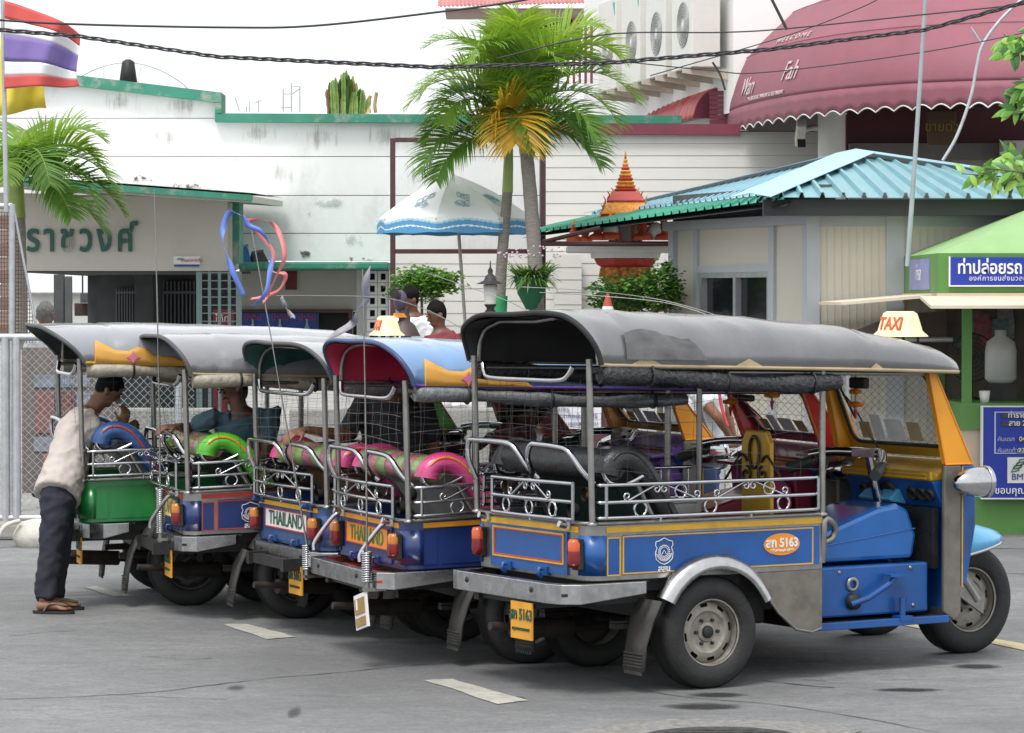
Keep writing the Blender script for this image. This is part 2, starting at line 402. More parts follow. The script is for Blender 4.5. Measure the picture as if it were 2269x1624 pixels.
def tuk(name, loc, theta, c):
    zs, sx = c.get('zs', 1.0), c.get('sx', 1.0)
    sy = c.get('sy', 1.0); zf = c.get('zf', 1.03 if zs < 1 else 1.0); zk = lambda x, z=.3: lerp(zs, lerp(zf, zs, max(0.0, min(1.0, (z - 1.12) / .40))), max(0.0, min(1.0, (x + .7) / 2.4))); fm = lambda p: (p[0] * (sx if p[0] > 0 else 1.0), p[1] * sy, p[2] * zk(p[0], p[2]))
    root = empty(name, loc, theta, c['label'], 'tuk-tuk', 'tuk-tuks parked side by side')
    def part(mb, nm, mat, parent=root, **k): return mb.build(nm, mat, parent, fmap=fm, **k)
    paint, metal = c['paint'], c['metal']
    # --- tub
    def tub(out, z0, z1):
        pts = [(.72, -.60 - out)] + [(-.60 + (.10 + out)*math.cos(a) , -.50 + (.10 + out)*math.sin(a)) for a in [R(270 - 15*i) for i in range(7)]] 
        pts += [(-.60 + (.10 + out)*math.cos(a), .50 + (.10 + out)*math.sin(a)) for a in [R(180 - 15*i) for i in range(7)]] + [(.72, .60 + out)]
        return pts
    po = tub(0, 0, 0); pi_ = tub(-.018, 0, 0); b = MB()
    b.loft([[(a[0], a[1], .565), (a[0], a[1], .845), (q[0], q[1], .845), (q[0], q[1], .565)] for a, q in zip(po, pi_)], False, True, sm=False)
    body = part(b, 'body', metal, bevel=.004)
    b = MB(); b.prism([(x, y) for x, y in pi_], .56, .58, 'z'); part(b, 'floor', BLK)
    b = MB(); b.tube([(a[0], a[1], .85) for a in tub(.004, 0, 0)], .011, 6); part(b, 'body_rim', STEEL)
    def frame(x0, x1, z0, z1, w, y, nm, mat, parent, sg):
        m = MB(); t = .006 * sg
        for q in ((x0, x1, z1 - w, z1), (x0, x1, z0, z0 + w), (x0, x0 + w, z0 + w, z1 - w), (x1 - w, x1, z0 + w, z1 - w)):
            m.box(q[0], q[1], min(y, y + t), max(y, y + t), q[2], q[3])
        return part(m, nm, mat, parent)
    for sg in (-1, 1):
        y = .60 * sg
        sp = part(MB().box(-.50, .70, min(y, y + .004*sg), max(y, y + .004*sg), .592, .79), 'side_panel', paint)
        cp = part(MB().box(-.595, -.522, min(y, y + .004*sg), max(y, y + .004*sg), .592, .775), 'corner_panel', paint)
        if c.get('trim'):
            frame(-.505, .66, .595, .785, .007, y, 'trim', c['trim'], sp, sg)
            frame(-.597, -.518, .59, .78, .006, y, 'trim', c['trim'], cp, sg)
        part(MB().box(-.6, .72, min(y, y + .005*sg), max(y, y + .005*sg), .803, .832), 'waist_stripe', c['stripe'])
    # rounded rear corners carry the paint too
    for sg in (-1, 1):
        b = MB(); L = []
        for i in range(7):
            a = R(270 - 15*i); x_, y_ = -.60 + .104*math.cos(a), .50 + .104*abs(math.sin(a))
            L.append([(x_, sg*y_, .592), (x_, sg*y_, .79)])
        b.loft(L, False, False, ringclosed=False); part(b, 'corner_cap', paint, solid=.003)
    # emblem + oval plate on the near side
    y = -.606; w = MB()
    if c.get('emblem'):
        cx, cz = c.get('emx', -.26), .685
        sh = [(-.055,.055),(-.03,.06),(-.015,.068),(0,.075),(.015,.068),(.03,.06),(.055,.055),(.06,.035),(.05,.02),(.06,-.01),(.055,-.045),(.03,-.065),(0,-.075),(-.03,-.065),(-.055,-.045),(-.06,-.01),(-.05,.02),(-.06,.035)]
        k = .88
        w.tube([(cx + k*p[0], y, cz + .015 + k*p[1]) for p in sh], .0028, 5, True)
        w.tube(arc((cx, y, cz + .012), .024, 0, 2*math.pi, 20), .002, 4)
        w.tube(arc((cx, y, cz + .012), .040, R(195), R(345), 14), .0022, 4)
        w.tube(arc((cx, y, cz + .012), .046, R(190), R(350), 14), .0022, 4)
        w.tube([(cx - .013, y, cz), (cx, y, cz + .02), (cx + .013, y, cz)], .0022, 4)
        for i in range(20):
            a = 2*math.pi*i/20; w.box(cx + .032*math.cos(a) - .003, cx + .032*math.cos(a) + .003, y - .002, y + .002, cz + .012 + .032*math.sin(a) - .003, cz + .012 + .032*math.sin(a) + .003)
        e = part(w, 'emblem', c.get('emcol', WHITE), sp0(root, 'side_panel'))
        text('emblem_lettering', 'สสน', .042, c.get('emcol', WHITE), sp0(root, 'side_panel'), (cx, y, .612), fmap=fm, bold=.001)
    if c.get('oval'):
        cx, cz = .46, .705; m = MB(); pts = [(cx + .112*math.cos(2*math.pi*i/40), cz + .056*math.sin(2*math.pi*i/40)) for i in range(40)]
        m.prism(pts, -.600, -.608, 'y'); ov = part(m, 'number_plate', ORAN)
        text('lettering', c['oval'], .062, WHITE, ov, (cx, -.6095, cz + .006), fmap=fm, bold=.0022, sx=.95)
        text('lettering', 'กรุงเทพมหานคร', .022, WHITE, ov, (cx, -.6095, cz - .032), fmap=fm, fn=lambda v: Vector((v.x, v.y + v.x*v.x*1.2, v.z)))
    elif c.get('sidetext'):
        text('lettering', c['sidetext'], .06, WHITE, sp0(root, 'side_panel'), (.02, -.6075, .70), fmap=fm, bold=.001, align='LEFT')
        text('lettering', 'กรุงเทพ', .03, WHITE, sp0(root, 'side_panel'), (.03, -.6075, .645), fmap=fm, align='LEFT')
    # --- tailgate
    tg = part(MB().box(-.710, -.700, -.40, .40, .585, .80), 'tailgate', paint)
    part(MB().box(-.708, -.699, -.5, .5, .803, .832), 'waist_stripe', c['stripe'])
    def rframe(y0, y1, z0, z1, w_, nm, mat, t):
        m = MB()
        for q in ((y0, y1, z1 - w_, z1), (y0, y1, z0, z0 + w_), (y0, y0 + w_, z0 + w_, z1 - w_), (y1 - w_, y1, z0 + w_, z1 - w_)): m.box(-.710 - t, -.710, q[0], q[1], q[2], q[3])
        return part(m, nm, mat, tg)
    if c.get('tailtext'):
        tb, tc_, fc = c['tailtext']
        sg_ = part(MB().box(-.716, -.7105, -.36, .36, .66, .785), 'name_board', tb, tg)
        rframe(-.36, .36, .66, .785, .007, 'trim', fc, .009)
        text('lettering', 'THAILAND', .115, tc_, sg_, (-.718, 0, .722), rot=(R(90), 0, R(-90)), fmap=fm, bold=.001, sx=1.02)
    elif c.get('trim'):
        rframe(-.37, .37, .635, .79, .008, 'trim', c['trim'], .006); rframe(-.355, .355, .645, .782, .006, 'trim', REDP, .004)
    for yy in (-.42, .42):
        part(MB().tube([(-.715, yy, .83), (-.77, yy, .845)], .017, 8).tube([(-.715, yy, .815), (-.715, yy, .85)], .022, 8), 'latch', paint if c.get('lblue') else CHR)
    for yy in (-.16, .22):
        part(MB().tube([(-.712, yy, .60), (-.735, yy, .605), (-.74, yy, .575), (-.72, yy, .56)], .012, 6).box(-.72, -.705, yy - .05, yy + .05, .575, .615), 'hinge', paint)
    if c.get('arms'):
        for yy in (-.40, .42): part(MB().tube(smooth([(-.72, yy, .83), (-.77, yy - .0, .81), (-.86, yy + .05, .66), (-.87, yy + .05, .60)], 4), .013, 7), 'latch_arm', CHR if c['arms'] == 1 else STEEL)
    # --- bumper
    bs = c.get('bump', 0.0) + .04; bp = [(-.40, -.66), (-.82 + bs, -.66), (-.90 + bs, -.60), (-.93 + bs, -.50), (-.93 + bs, .44), (-.92 + bs, .50), (-.86 + bs, .535), (-.40, .535)]
    b = MB(); L = []
    for i, (x, y) in enumerate(bp):
        k = .93; inn = (x * .985 + .01, y * .97)
        z0 = .462 if 0 < i < 7 else .50
        L.append([(x, y, z0), (x, y, .56), (inn[0] + .03, inn[1] * .97, .56), (inn[0] + .03, inn[1] * .97, .552), (inn[0], inn[1], .552), (inn[0], inn[1], z0)])
    b.loft(L, False, True, sm=False); part(b, 'bumper', BRUSH, bevel=.004)
    for yy in (-.35, .33): part(MB().lathe([(0, -.938), (.012, -.936), (.016, -.93)], 10, 'x', (bs, yy, .52)), 'bolt', BLK)
    part(MB().box(-.9 + bs, -.62, -.62, .54, .50, .515), 'bumper_tray', c.get('tray', BLK))
    # --- lights
    for yy in (-.52, .49):
        tl = part(MB().box(-.735, -.70, yy - .035, yy + .035, .62, .775), 'tail_light', BLK, bevel=.006)
        b = MB(); b.lathe([(0, .775), (.03, .772), (.036, .755), (.036, .715)], 14, 'z', (-.735, yy, 0)); part(b, 'indicator_lens', c.get('lens', LENSO), tl)
        b = MB(); b.lathe([(.036, .715), (.038, .67), (.034, .635), (0, .628)], 14, 'z', (-.735, yy, 0)); part(b, 'brake_lens', LENSR, tl)
    # --- chassis
    b = MB()
    for yy in (-.30, .30): b.box(-.85, 1.3, yy - .025, yy + .025, .42, .50)
    for xx in (-.8, -.2, .4, 1.0): b.box(xx - .03, xx + .03, -.3, .3, .43, .49)
    b.box(-.55, .25, -.52, .52, .50, .562); part(b, 'chassis', BLK)
    part(MB().tube([(0, -.52, .262), (0, .52, .262)], .035, 10), 'axle', BLK)
    part(MB().ball((0, .0, .262), (.12, .10, .11)), 'differential', BLK)
    for yy in (-.36, .36): part(MB().box(-.42, .40, yy - .03, yy + .03, .30, .325).box(-.42, .40, yy - .025, yy + .025, .328, .34), 'leaf_spring', BLK)
    part(MB().box(.1, .62, -.22, .22, .26, .5), 'engine', BLK, bevel=.02)
    part(MB().box(-.30, .50, -.455, .455, .36, .56).box(-.60, -.30, -.5, .5, .44, .56), 'underside_shade_block', BLK)  # added black boxes, block ground bounce so the underside stays dark
    part(MB().tube(smooth([(.3, .15, .27), (-.3, .2, .25), (-.6, .12, .28), (-.88, .1, .30)], 4), .022, 8).tube([(-.35, .19, .255), (-.72, .14, .28)], .05, 10), 'exhaust', M('sooty_exhaust', (.035, .027, .022), .8, .3, var=.4, scale=20))
    # --- wheels
    def wheel(x, y, r, out, rim, nm='wheel'):
        pos = Vector(fm((x, y, r))); pos.z = r
        S = r / .265
        def wp(mb, n2, mat, par): 
            mb.v = [(pos.x + p[0]*S, pos.y + p[1]*out, pos.z + p[2]*S) for p in mb.v]; return mb.build(n2, mat, par)
        m = MB(); m.lathe([(.152, .068), (.159, .074), (.160, .058), (.152, .045), (.149, .020), (.148, -.05), (.155, -.07)], 36, 'y')
        # disc with slots
        n = 40
        for i in range(n):
            a0, a1 = 2*math.pi*i/n, 2*math.pi*(i+1)/n
            def pt(rr, hh, a): return (rr*math.cos(a), hh, rr*math.sin(a))
            rows = [(.150, .018), (.137, .030), (.120, .036), (.100, .040), (.088, .030), (.050, .022), (.045, .030), (.030, .034)]
            for k in range(len(rows) - 1):
                if k == 1 and i % 5 in (0, 1): continue
                (ra, ha), (rb, hb) = rows[k], rows[k+1]
                m.add([pt(ra, ha, a0), pt(ra, ha, a1), pt(rb, hb, a1), pt(rb, hb, a0)], [(0,1,2,3)], 0, True)
        wo_ = wp(m, nm, rim, root)
        m = MB(); pr = [(.154, .055), (.162, .078), (.18, .090), (.215, .094), (.238, .086), (.252, .074), (.262, .055), (.265, .03), (.2655, .0), (.265, -.03), (.262, -.055), (.252, -.074), (.238, -.086), (.19, -.088), (.154, -.055)]
        m.lathe(pr, 48, 'y')
        for k in (-.045, -.02, .02, .045):
            m.lathe([(.2665, k - .008), (.268, k), (.2665, k + .008)], 48, 'y')
        wp(m, 'tyre', RUB, wo_)
        m = MB(); m.lathe([(0, .052), (.024, .052), (.029, .046), (.030, .03)], 18, 'y')
        for i in range(6):
            a = 2*math.pi*i/6; m.lathe([(0, .040), (.008, .038), (.009, .02)], 8, 'y', (.062*math.cos(a), 0, .062*math.sin(a)))
        wp(m, 'hub', BLK, wo_)
        m = MB(); m.lathe([(0, .0), (.148, .0)], 24, 'y'); wp(m, 'brake_drum', BLK, wo_)
        return wo_
    wr_ = c.get('wr', .265); wheel(0, -.57, wr_, -1, c.get('rim', RIM)); wheel(0, .57, wr_, 1, c.get('rim', RIM))
    # --- mudguards and flaps
    for sg in (-1, 1):
        rz_ = .265 / zs
        L = []
        for i in range(19):
            a = R(lerp(26, 150, i / 18)); o_ = .345 + .02*math.sin(a) + (.05*((R(40) - a)/R(40))**2 if a < R(40) else 0); cx_, cz_ = .01, .285
            ring = []
            for (yy, dr) in ((.60, .0), (.625, .024), (.66, .028), (.69, .014), (.712, -.024), (.710, -.046), (.700, -.044), (.66, .004), (.60, -.012)):
                ring.append((cx_ + (o_ + dr)*math.cos(a), sg*yy, cz_ + (o_ + dr)*math.sin(a)))
            L.append(ring)
        b = MB(); b.loft(L, False, True); part(b, 'mudguard', BRUSH if c.get('chromeguard', 1) else BLK)
        L = [[(-.325, sg*.60, .44), (-.325, sg*.70, .44)], [(-.37, sg*.59, .36), (-.37, sg*.69, .36)], [(-.40, sg*.585, .26), (-.40, sg*.675, .26)], [(-.41, sg*.57, .13), (-.41, sg*.69, .13)]]
        L = [[(-.335, sg*.47, .46), (-.335, sg*.70, .46)], [(-.375, sg*.47, .36), (-.375, sg*.685, .36)], [(-.400, sg*.47, .24), (-.400, sg*.66, .24)], [(-.415, sg*.46, .11), (-.415, sg*.66, .11)]]
        mf = part(MB().loft(L, False, False, ringclosed=False), 'mudflap', FLAP, solid=.012)
        b = MB()
        for i in range(7): b.box(-.424, -.412, sg*.56 - .08 + i*.024, sg*.56 - .066 + i*.024, .092, .11)
        for i in range(5): b.box(-.423, -.41, sg*.56 - .085, sg*.56 + .085, .13 + .016*i, .136 + .016*i)
        part(b, 'flap_teeth', FLAP, mf)
        # splash plate ahead of the wheel
        pl = [(.30, .565), (.72, .565), (.72, .27), (.66, .25), (.56, .27), (.45, .36), (.36, .47)]
        part(MB().prism(pl, sg*.585, sg*.60, 'y'), 'splash_plate', c.get('splash', DIRTY))
        part(MB().tube([(.72, sg*.592, .262), (.66, sg*.592, .245), (.56, sg*.592, .265), (.45, sg*.592, .355), (.36, sg*.592, .465), (.30, sg*.592, .56)], .009, 6), 'edge_bead', STEEL)
    # --- posts and rails
    for x, y, lean in ((-.68, -.60, -.02), (-.68, .60, -.02), (.72, -.60, 0), (.72, .60, 0)):
        part(MB().tube([(x, y, .84), (x + lean, y, 1.66 if x < 0 else 1.63)], .017, 8).lathe([(.028, .845), (.028, .853), (.017, .86)], 10, 'z', (x, y, 0)), 'post', STEEL)
    for sg in (-1, 1):
        y = .635 * sg
        for z, bow in ((1.04, 0), (.955, 0), (.878, 0)):
            pts = [(-.64, sg*.60, z), (-.60, y, z), (0, y + .01*sg, z), (.60, y, z), (.68, sg*.605, z)]
            part(MB().tube(smooth(pts, 4), .0098, 7), 'rail', CHR)
        for xx in (-.62, .67): part(MB().tube([(xx, y, .878), (xx, y, 1.04)], .010, 6), 'rail_upright', CHR)
        for xx in (-.3, .25): part(MB().tube([(xx, y, .85), (xx, y, .88)], .008, 6), 'rail_foot', CHR)
        b = MB()
        for x0, x1, fl in ((-.52, -.30, 0), (-.30, -.06, 1), (.02, .24, 0), (.24, .48, 1)):
            b.tube(scroll_pts(x0, x1, .96, 1.035, y, bool(fl)), .006, 5)
        for cx in (-.18, .36): b.tube(arc((cx, y, .998), .034, 0, 2*math.pi, 16), .006, 5)
        for cx in (-.42, .0, .45): b.tube(arc((cx, y, .917), .036, 0, 2*math.pi, 16), .007, 5)
        part(b, 'scrollwork', CHR)
    # rear rails in two leaves
    for sg in (-1, 1):
        x = -.755; y0, y1 = c.get('ry', .44), -.50
        if sg > 0:
            pts = [(-.70, sg*.57, 1.02), (-.74, sg*.58, 1.12), (-.73, sg*.57, 1.215), (-.73, sg*.50, 1.225), (-.73, sg*.25, 1.22), (-.73, sg*.16, 1.205), (-.66, sg*.09, 1.09), (-.62, sg*.06, 1.045), (-.6, sg*.03, 1.04)]
            part(MB().tube(smooth([(-.70, .57, 1.02), (-.74, .585, 1.12), (-.74, .58, 1.215), (-.735, .50, 1.225), (-.735, .20, 1.222), (-.73, .11, 1.20), (-.69, .05, 1.11), (-.64, .01, 1.045)], 4), .015, 7), 'seat_hoop', CHR); continue
        for z in (1.045, .955, .868):
            part(MB().tube(smooth([(x, y0, z), (x - .012, (y0+y1)/2, z), (x + .02, y1, z)], 4), .0105, 7), 'rail', CHR)
        part(MB().tube([(x, y0, .868), (x, y0, 1.045)], .0105, 6), 'rail_upright', CHR); part(MB().tube([(x + .02, y1, .868), (x + .02, y1, 1.045)], .0105, 6), 'rail_upright', CHR); part(MB().tube([(x, (y0+y1)/2, .845), (x, (y0+y1)/2, .87)], .008, 6), 'rail_foot', CHR)
        b = MB()
        def yz(pts): return [Vector((x - .005, p.x, p.z)) for p in pts]
        lo, hi = min(y0, y1), max(y0, y1); mid = (lo + hi)/2
        b.tube(yz(scroll_pts(lo + .18, mid - .02, .962, 1.038, 0)), .006, 5).tube(yz(scroll_pts(mid + .02, hi - .18, .962, 1.038, 0, True)), .006, 5)
        for k in (lo + .16, mid, hi - .16): b.tube(yz(arc((k, 0, .912), .036, 0, 2*math.pi, 16)), .007, 5)
        part(b, 'scrollwork', CHR)
        part(MB().tube(smooth([(-.64, .06, 1.045), (-.69, .0, 1.09), (-.735, -.04, 1.16), (-.735, -.07, 1.22), (-.735, -.15, 1.226), (-.735, -.36, 1.22), (-.73, -.45, 1.20), (-.69, -.51, 1.11), (-.64, -.55, 1.045)], 4), .015, 7), 'seat_hoop', CHR)
    # --- seat
    rollm, bol = c['roll'], c['bolster']
    back = [(-.56, 1.09), (-.565, 1.14), (-.54, 1.19), (-.48, 1.205), (-.40, 1.18), (-.32, 1.10), (-.24, .98), (-.16, .83), (-.10, .70), (-.24, .70), (-.33, .86), (-.42, 1.0), (-.50, 1.05)]
    sb = part(MB().prism(back, -.42, .42, 'y'), 'seat_back', c['backmat'], bevel=.015)
    cols = rollm if isinstance(rollm, (list, tuple)) else [rollm]
    n = c.get('bands', 1)
    for i in range(n):
        y0, y1 = lerp(.53, -.53, i/n), lerp(.53, -.53, (i+1)/n)
        part(MB().tube([(-.52, lerp(y0, y1, k/4), 1.13 + .003*math.sin(k*2.1+i)) for k in range(5)], [.074, .080, .081, .080, .074] if n > 1 else [.078, .08, .079, .081, .078], 18), 'roll_band', cols[i % len(cols)], sb)
    for sg in (-1, 1):
        pts = [(-.56, 1.085), (-.545, 1.13), (-.50, 1.165), (-.43, 1.165), (-.36, 1.12), (-.29, 1.03), (-.23, .93), (-.17, .83), (-.12, .73)]
        b = MB(); b.tube(smooth([(x, sg*.535, z) for x, z in pts], 4), [.05] + [.062]*12 + [.05]*19 + [.045], 12) if False else b.tube(smooth([(x, sg*.535, z) for x, z in pts], 4), [lerp(.068, .050, i/32) for i in range(33)], 12)
        bo = part(b, 'bolster', bol, sb)
        part(MB().tube(smooth([(x - .01, sg*.590, z + .03) for x, z in pts[1:]], 3), .008, 5), 'piping', c.get('pipe', ORAN), sb)
        part(MB().tube(smooth([(-.60, sg*.56, 1.12), (-.57, sg*.57, 1.05), (-.48, sg*.57, 1.035), (-.40, sg*.57, 1.06), (-.34, sg*.57, 1.09)], 3), .013, 6), 'arm_rail', CHR)
        part(MB().tube([(-.40, sg*.55, 1.06), (-.22, sg*.55, .72)], .016, 6), 'seat_stay', STEEL)
    part(MB().box(-.22, .34, -.52, .52, .62, .77), 'seat_cushion', SEATV, bevel=.03)
    part(MB().box(.30, .33, -.52, .52, .58, .70), 'seat_front', c.get('seatfront', REDP))
    # lamps and speakers under the seat back
    for yy, mt in ((.38, LENSA), (-.44, LENSA), (-.3, LENSR)):
        zz = .985 if mt is LENSA else .90; rl = part(MB().lathe([(0, .0), (.03, -.004), (.036, -.02), (.036, -.05)], 14, 'x', (-.585, yy, zz)), 'lamp_housing', BLK); b = MB(); b.lathe([(0, -.012), (.022, -.006), (.031, .006)], 14, 'x', (-.605, yy, zz)); part(b, 'lamp_lens', mt, rl)
    # --- driver's bay
    floorm = c['bay']
    part(MB().box(.70, 1.62, -.50, .50, .245, .27), 'floor_board', BLK)
    part(MB().box(.70, 1.62, -.515, -.495, .235, .275).box(.70, 1.62, .495, .515, .235, .275), 'floor_edge', floorm, bevel=.004)
    part(MB().prism([(.76, .575), (1.46, .575), (1.485, .70), (1.43, .84), (1.36, .87), (1.22, .85), (.76, .70)], -.40, .06, 'y'), 'engine_cover', c['bay2'], bevel=.025)
    part(MB().box(.76, 1.54, -.43, .10, .29, .555), 'gear_box_cover', floorm, bevel=.012); part(MB().tube([(.78, -.402, .655), (1.47, -.402, .735)], .004, 5), 'cover_crease', c['bay2'])
    part(MB().box(.735, .80, -.436, -.30, .30, .44), 'battery_recess', M('pitch_dark', (.008, .009, .011), .6, var=0))
    for bx_, bz_ in ((.95, .525), (1.42, .53), (1.44, .33)): part(MB().lathe([(0, -.436), (.010, -.436), (.012, -.43)], 8, 'y', (bx_, 0, bz_)), 'bolt', STEEL)
    part(MB().box(.70, .80, -.30, .30, .27, .60), 'bulkhead', BLK)
    part(MB().box(.72, 1.05, .10, .42, .60, .78), 'driver_seat', BLKV, bevel=.04)
    part(MB().tube(smooth([(.73, -.585, .60), (.73, -.60, .75), (.735, -.60, .82), (.78, -.59, .81), (.83, -.56, .77), (.82, -.55, .72), (.76, -.56, .70)], 4), .018, 8), 'grab_handle', STEEL)
    part(MB().tube([(1.0, -.47, .36), (1.1, -.49, .39), (1.24, -.49, .46), (1.27, -.49, .49)], .016, 7).box(1.22, 1.34, -.53, -.45, .495, .508), 'pedal', floorm)
    part(MB().lathe([(0, -.475), (.04, -.47), (.045, -.44)], 14, 'y', (1.03, 0, .37)), 'pedal_hub', BLK)
    part(MB().tube([(1.33, -.48, .27), (1.33, -.48, .38)], .018, 8).box(1.29, 1.37, -.52, -.44, .26, .285), 'foot_peg', floorm)
    part(MB().lathe([(.022, -.446), (.035, -.452), (.04, -.44)], 16, 'y', (1.03, 0, .46), mi=0), 'filler_cap', STEEL)
    # nose, columns, pillars
    front = c['pillar']
    fs = [(1.58, .30), (1.70, .30), (1.74, .6), (1.74, 1.06), (1.70, 1.07), (1.64, .8)]
    part(MB().box(1.66, 1.70, -.48, .48, .30, 1.06), 'front_shield', paint)
    for sg in (-1, 1):
        part(MB().prism([(1.585, .29), (1.66, .24), (1.70, .28), (1.70, 1.07), (1.585, 1.07)], sg*.485, sg*.515, 'y'), 'column', c.get('column', DIRTY), bevel=.008)
        cw = part(MB().prism([(1.702, .42), (1.74, .44), (1.80, .75), (1.79, 1.07), (1.702, 1.07)], sg*.40, sg*.515, 'y'), 'nose_side', paint, bevel=.01)
        part(MB().box(1.703, 1.709, sg*.515 - .003, sg*.515 + .003, .42, 1.06), 'trim', c.get('ptrim', YELP), cw)
        pil = [(1.595, 1.075), (1.775, 1.075), (1.515, 1.585), (1.475, 1.585)]
        pp = part(MB().prism(pil, sg*.47, sg*.512, 'y'), 'pillar', front, bevel=.006)
        e = MB()
        for a_, b_ in ((0, 1), (1, 2), (3, 0)):
            e.tube([(pil[a_][0], sg*.512, pil[a_][1]), (pil[b_][0], sg*.512, pil[b_][1])], .006, 5)
        part(e, 'pillar_edge', c.get('pedge', ORAN), pp)
        hl = MB(); hx, hy, hz = 1.70, sg*.64, .985
        hl.lathe([(0, -.145), (.03, -.135), (.055, -.10), (.072, -.05), (.078, 0.0), (.079, .05)], 24, 'x', (hx, hy, hz))
        h = part(hl, 'headlight', CHR)
        part(MB().lathe([(.079, .05), (.086, .052), (.086, .075), (.074, .085)], 24, 'x', (hx, hy, hz)), 'headlight_ring', CHR, h)
        part(MB().lathe([(0, .10), (.05, .092), (.076, .075)], 20, 'x', (hx, hy, hz)), 'headlight_glass', M('lamp_glass', (.8, .82, .8), .08, 0, var=0, coat=.5), h)
        part(MB().tube([(1.69, sg*.51, .93), (1.70, sg*.60, .93)], .016, 8), 'headlight_stalk', STEEL)
    # windscreen frame: a big inner surround, rubber and glass
    def ws(yy, t):  # plane point: t 0 bottom..1 top
        return (lerp(1.70, 1.497, t), yy, lerp(1.06, 1.585, t))
    outer = [(-.47, 0), (.47, 0), (.46, 1), (-.46, 1)]
    inn = []
    for (cy_, ct, a0) in ((.36, .33, -90), (.375, .84, 0), (-.375, .84, 90), (-.36, .33, 180)):
        for k in range(5):
            a = R(a0 + 22.5*k); inn.append((cy_ + .075*math.cos(a), ct + .13*math.sin(a)))
    no = len(inn); oo = []
    for (yy, t) in inn:
        a = math.atan2(t - .54, yy); sc_ = 1.0
        k = min(.468/abs(math.cos(a)) if abs(math.cos(a)) > 1e-3 else 9, (.54 if math.sin(a) < 0 else .46)/abs(math.sin(a)) if abs(math.sin(a)) > 1e-3 else 9)
        oo.append((k*math.cos(a), .54 + k*math.sin(a)))
    b = MB(); b.loft([[ws(*p) for p in oo], [ws(*p) for p in inn]], False, False, sm=False)
    wf = part(b, 'windscreen_frame', c.get('frame', GOLD), solid=.02)
    part(MB().tube([ws(*p) for p in inn], .012, 6, True), 'rubber_seal', BLK, wf); part(MB().tube([ws(*p) for p in inn], .013, 6, True), 'inner_seal', BLK, wf)
    b = MB(); b.add([ws(*p) for p in inn], [tuple(range(no))]); part(b, 'windscreen', GLASS)
    part(MB().tube([(1.64, .18, 1.14), (1.56, .30, 1.36), (1.53, .34, 1.42)], .005, 5).tube([(1.57, .30, 1.30), (1.50, .38, 1.50)], .007, 5), 'wiper', BLK)
    if c.get('papers'):
        for (y0, w_, t0, t1, mt) in ((.17, .10, .24, .50, PAPER), (.04, .17, .25, .46, PAPER), (-.16, .12, .25, .44, TAN), (.29, .10, .25, .42, TAN)):
            b = MB(); q = [ws(y0, t0), ws(y0 - w_, t0), ws(y0 - w_, t1), ws(y0, t1)]
            b.add([(p[0] - .03, p[1], p[2]) for p in q], [(0,1,2,3)]); part(b, 'notice', mt, solid=.002)
    # dash
    da = part(MB().prism([(1.53, .985), (1.67, .985), (1.69, 1.10), (1.57, 1.02), (1.53, 1.04)], -.46, .38, 'y'), 'dashboard', c.get('dash', GOLD), bevel=.01)
    part(MB().box(1.524, 1.531, -.42, .34, .995, 1.004).box(1.524, 1.531, -.42, .34, 1.017, 1.023), 'trim', YELP, da)
    gpn = part(MB().prism([(1.54, .985), (1.62, .84), (1.66, .84), (1.66, .985)], -.46, .36, 'y'), 'gauge_panel', floorm, bevel=.006)
    def gauge(yy, zz, r):
        x_ = lerp(1.54, 1.62, (.985 - zz) / .145); q = Matrix.Rotation(R(-29), 3, 'Y')
        b = MB(); b.lathe([(0, -.012), (r*.75, -.010), (r*.8, -.02), (r, -.02), (r, .01)], 20, 'x')
        b.v = [tuple(Vector((x_, yy, zz)) + q @ Vector(p)) for p in b.v]; return b
    for yy, zz, r in ((.21, .92, .032), (.11, .92, .058), (-.03, .92, .058), (-.24, .915, .040), (-.325, .915, .040), (-.40, .915, .034)):
        part(gauge(yy, zz, r), 'gauge', BLK, gpn)
    part(MB().prism([(1.60, .95), (1.50, .875), (1.52, .86), (1.62, .845)], -.12, .18, 'y'), 'speaker_box', M('light_blue_paint', (.10, .42, .72), .35, var=.08, coat=.3), gpn, bevel=.006)
    part(MB().box(1.56, 1.60, -.44, -.18, .52, .84), 'leg_shield', BLKV)
    if c.get('inner'):
        ip = part(MB().prism([(1.50, .55), (1.62, .55), (1.62, .98), (1.46, .98)], -.44, .40, 'y'), 'inner_panel', c['inner'], bevel=.015)
        part(MB().prism([(1.40, .975), (1.62, .985), (1.62, 1.0), (1.40, .995)], -.46, .44, 'y'), 'panel_lid', c['inner'], ip, bevel=.006)
        part(MB().prism([(-.40, .72), (-.10, .72), (-.02, .76), (.02, .84), (-.06, .90), (-.30, .93), (-.42, .88), (-.43, .78)], 1.445, 1.458, 'x'), 'painted_cloud', c.get('cloud', WHITE), ip)
    hb = part(MB().tube(smooth([(1.30, .36, 1.10), (1.37, .26, 1.12), (1.46, .10, 1.12), (1.47, 0, 1.12), (1.46, -.10, 1.12), (1.36, -.25, 1.09), (1.28, -.34, 1.07)], 4), .027, 10).tube([(1.45, 0, 1.12), (1.60, 0, .55)], .03, 8).box(1.41, 1.46, -.11, .11, 1.10, 1.14), 'handlebar', CHR)
    for sg in (-1, 1):
        part(MB().tube([(1.30, sg*.33, 1.07), (1.19, sg*.42, 1.025)], [.027, .032], 12).lathe([(.028, -.01), (.028, .01)], 10, 'x', (1.30, sg*.32, 1.075)), 'grip', RUBG, hb)
        part(MB().tube([(1.35, sg*.27, 1.09), (1.25, sg*.42, 1.10)], .006, 5), 'lever', STEEL, hb)
    # fork, front wheel, nose fairing
    wheel(2.10, 0, c.get('wf', .27), -1, c.get('rimf', c.get('rim', RIM)))
    wx = 2.10
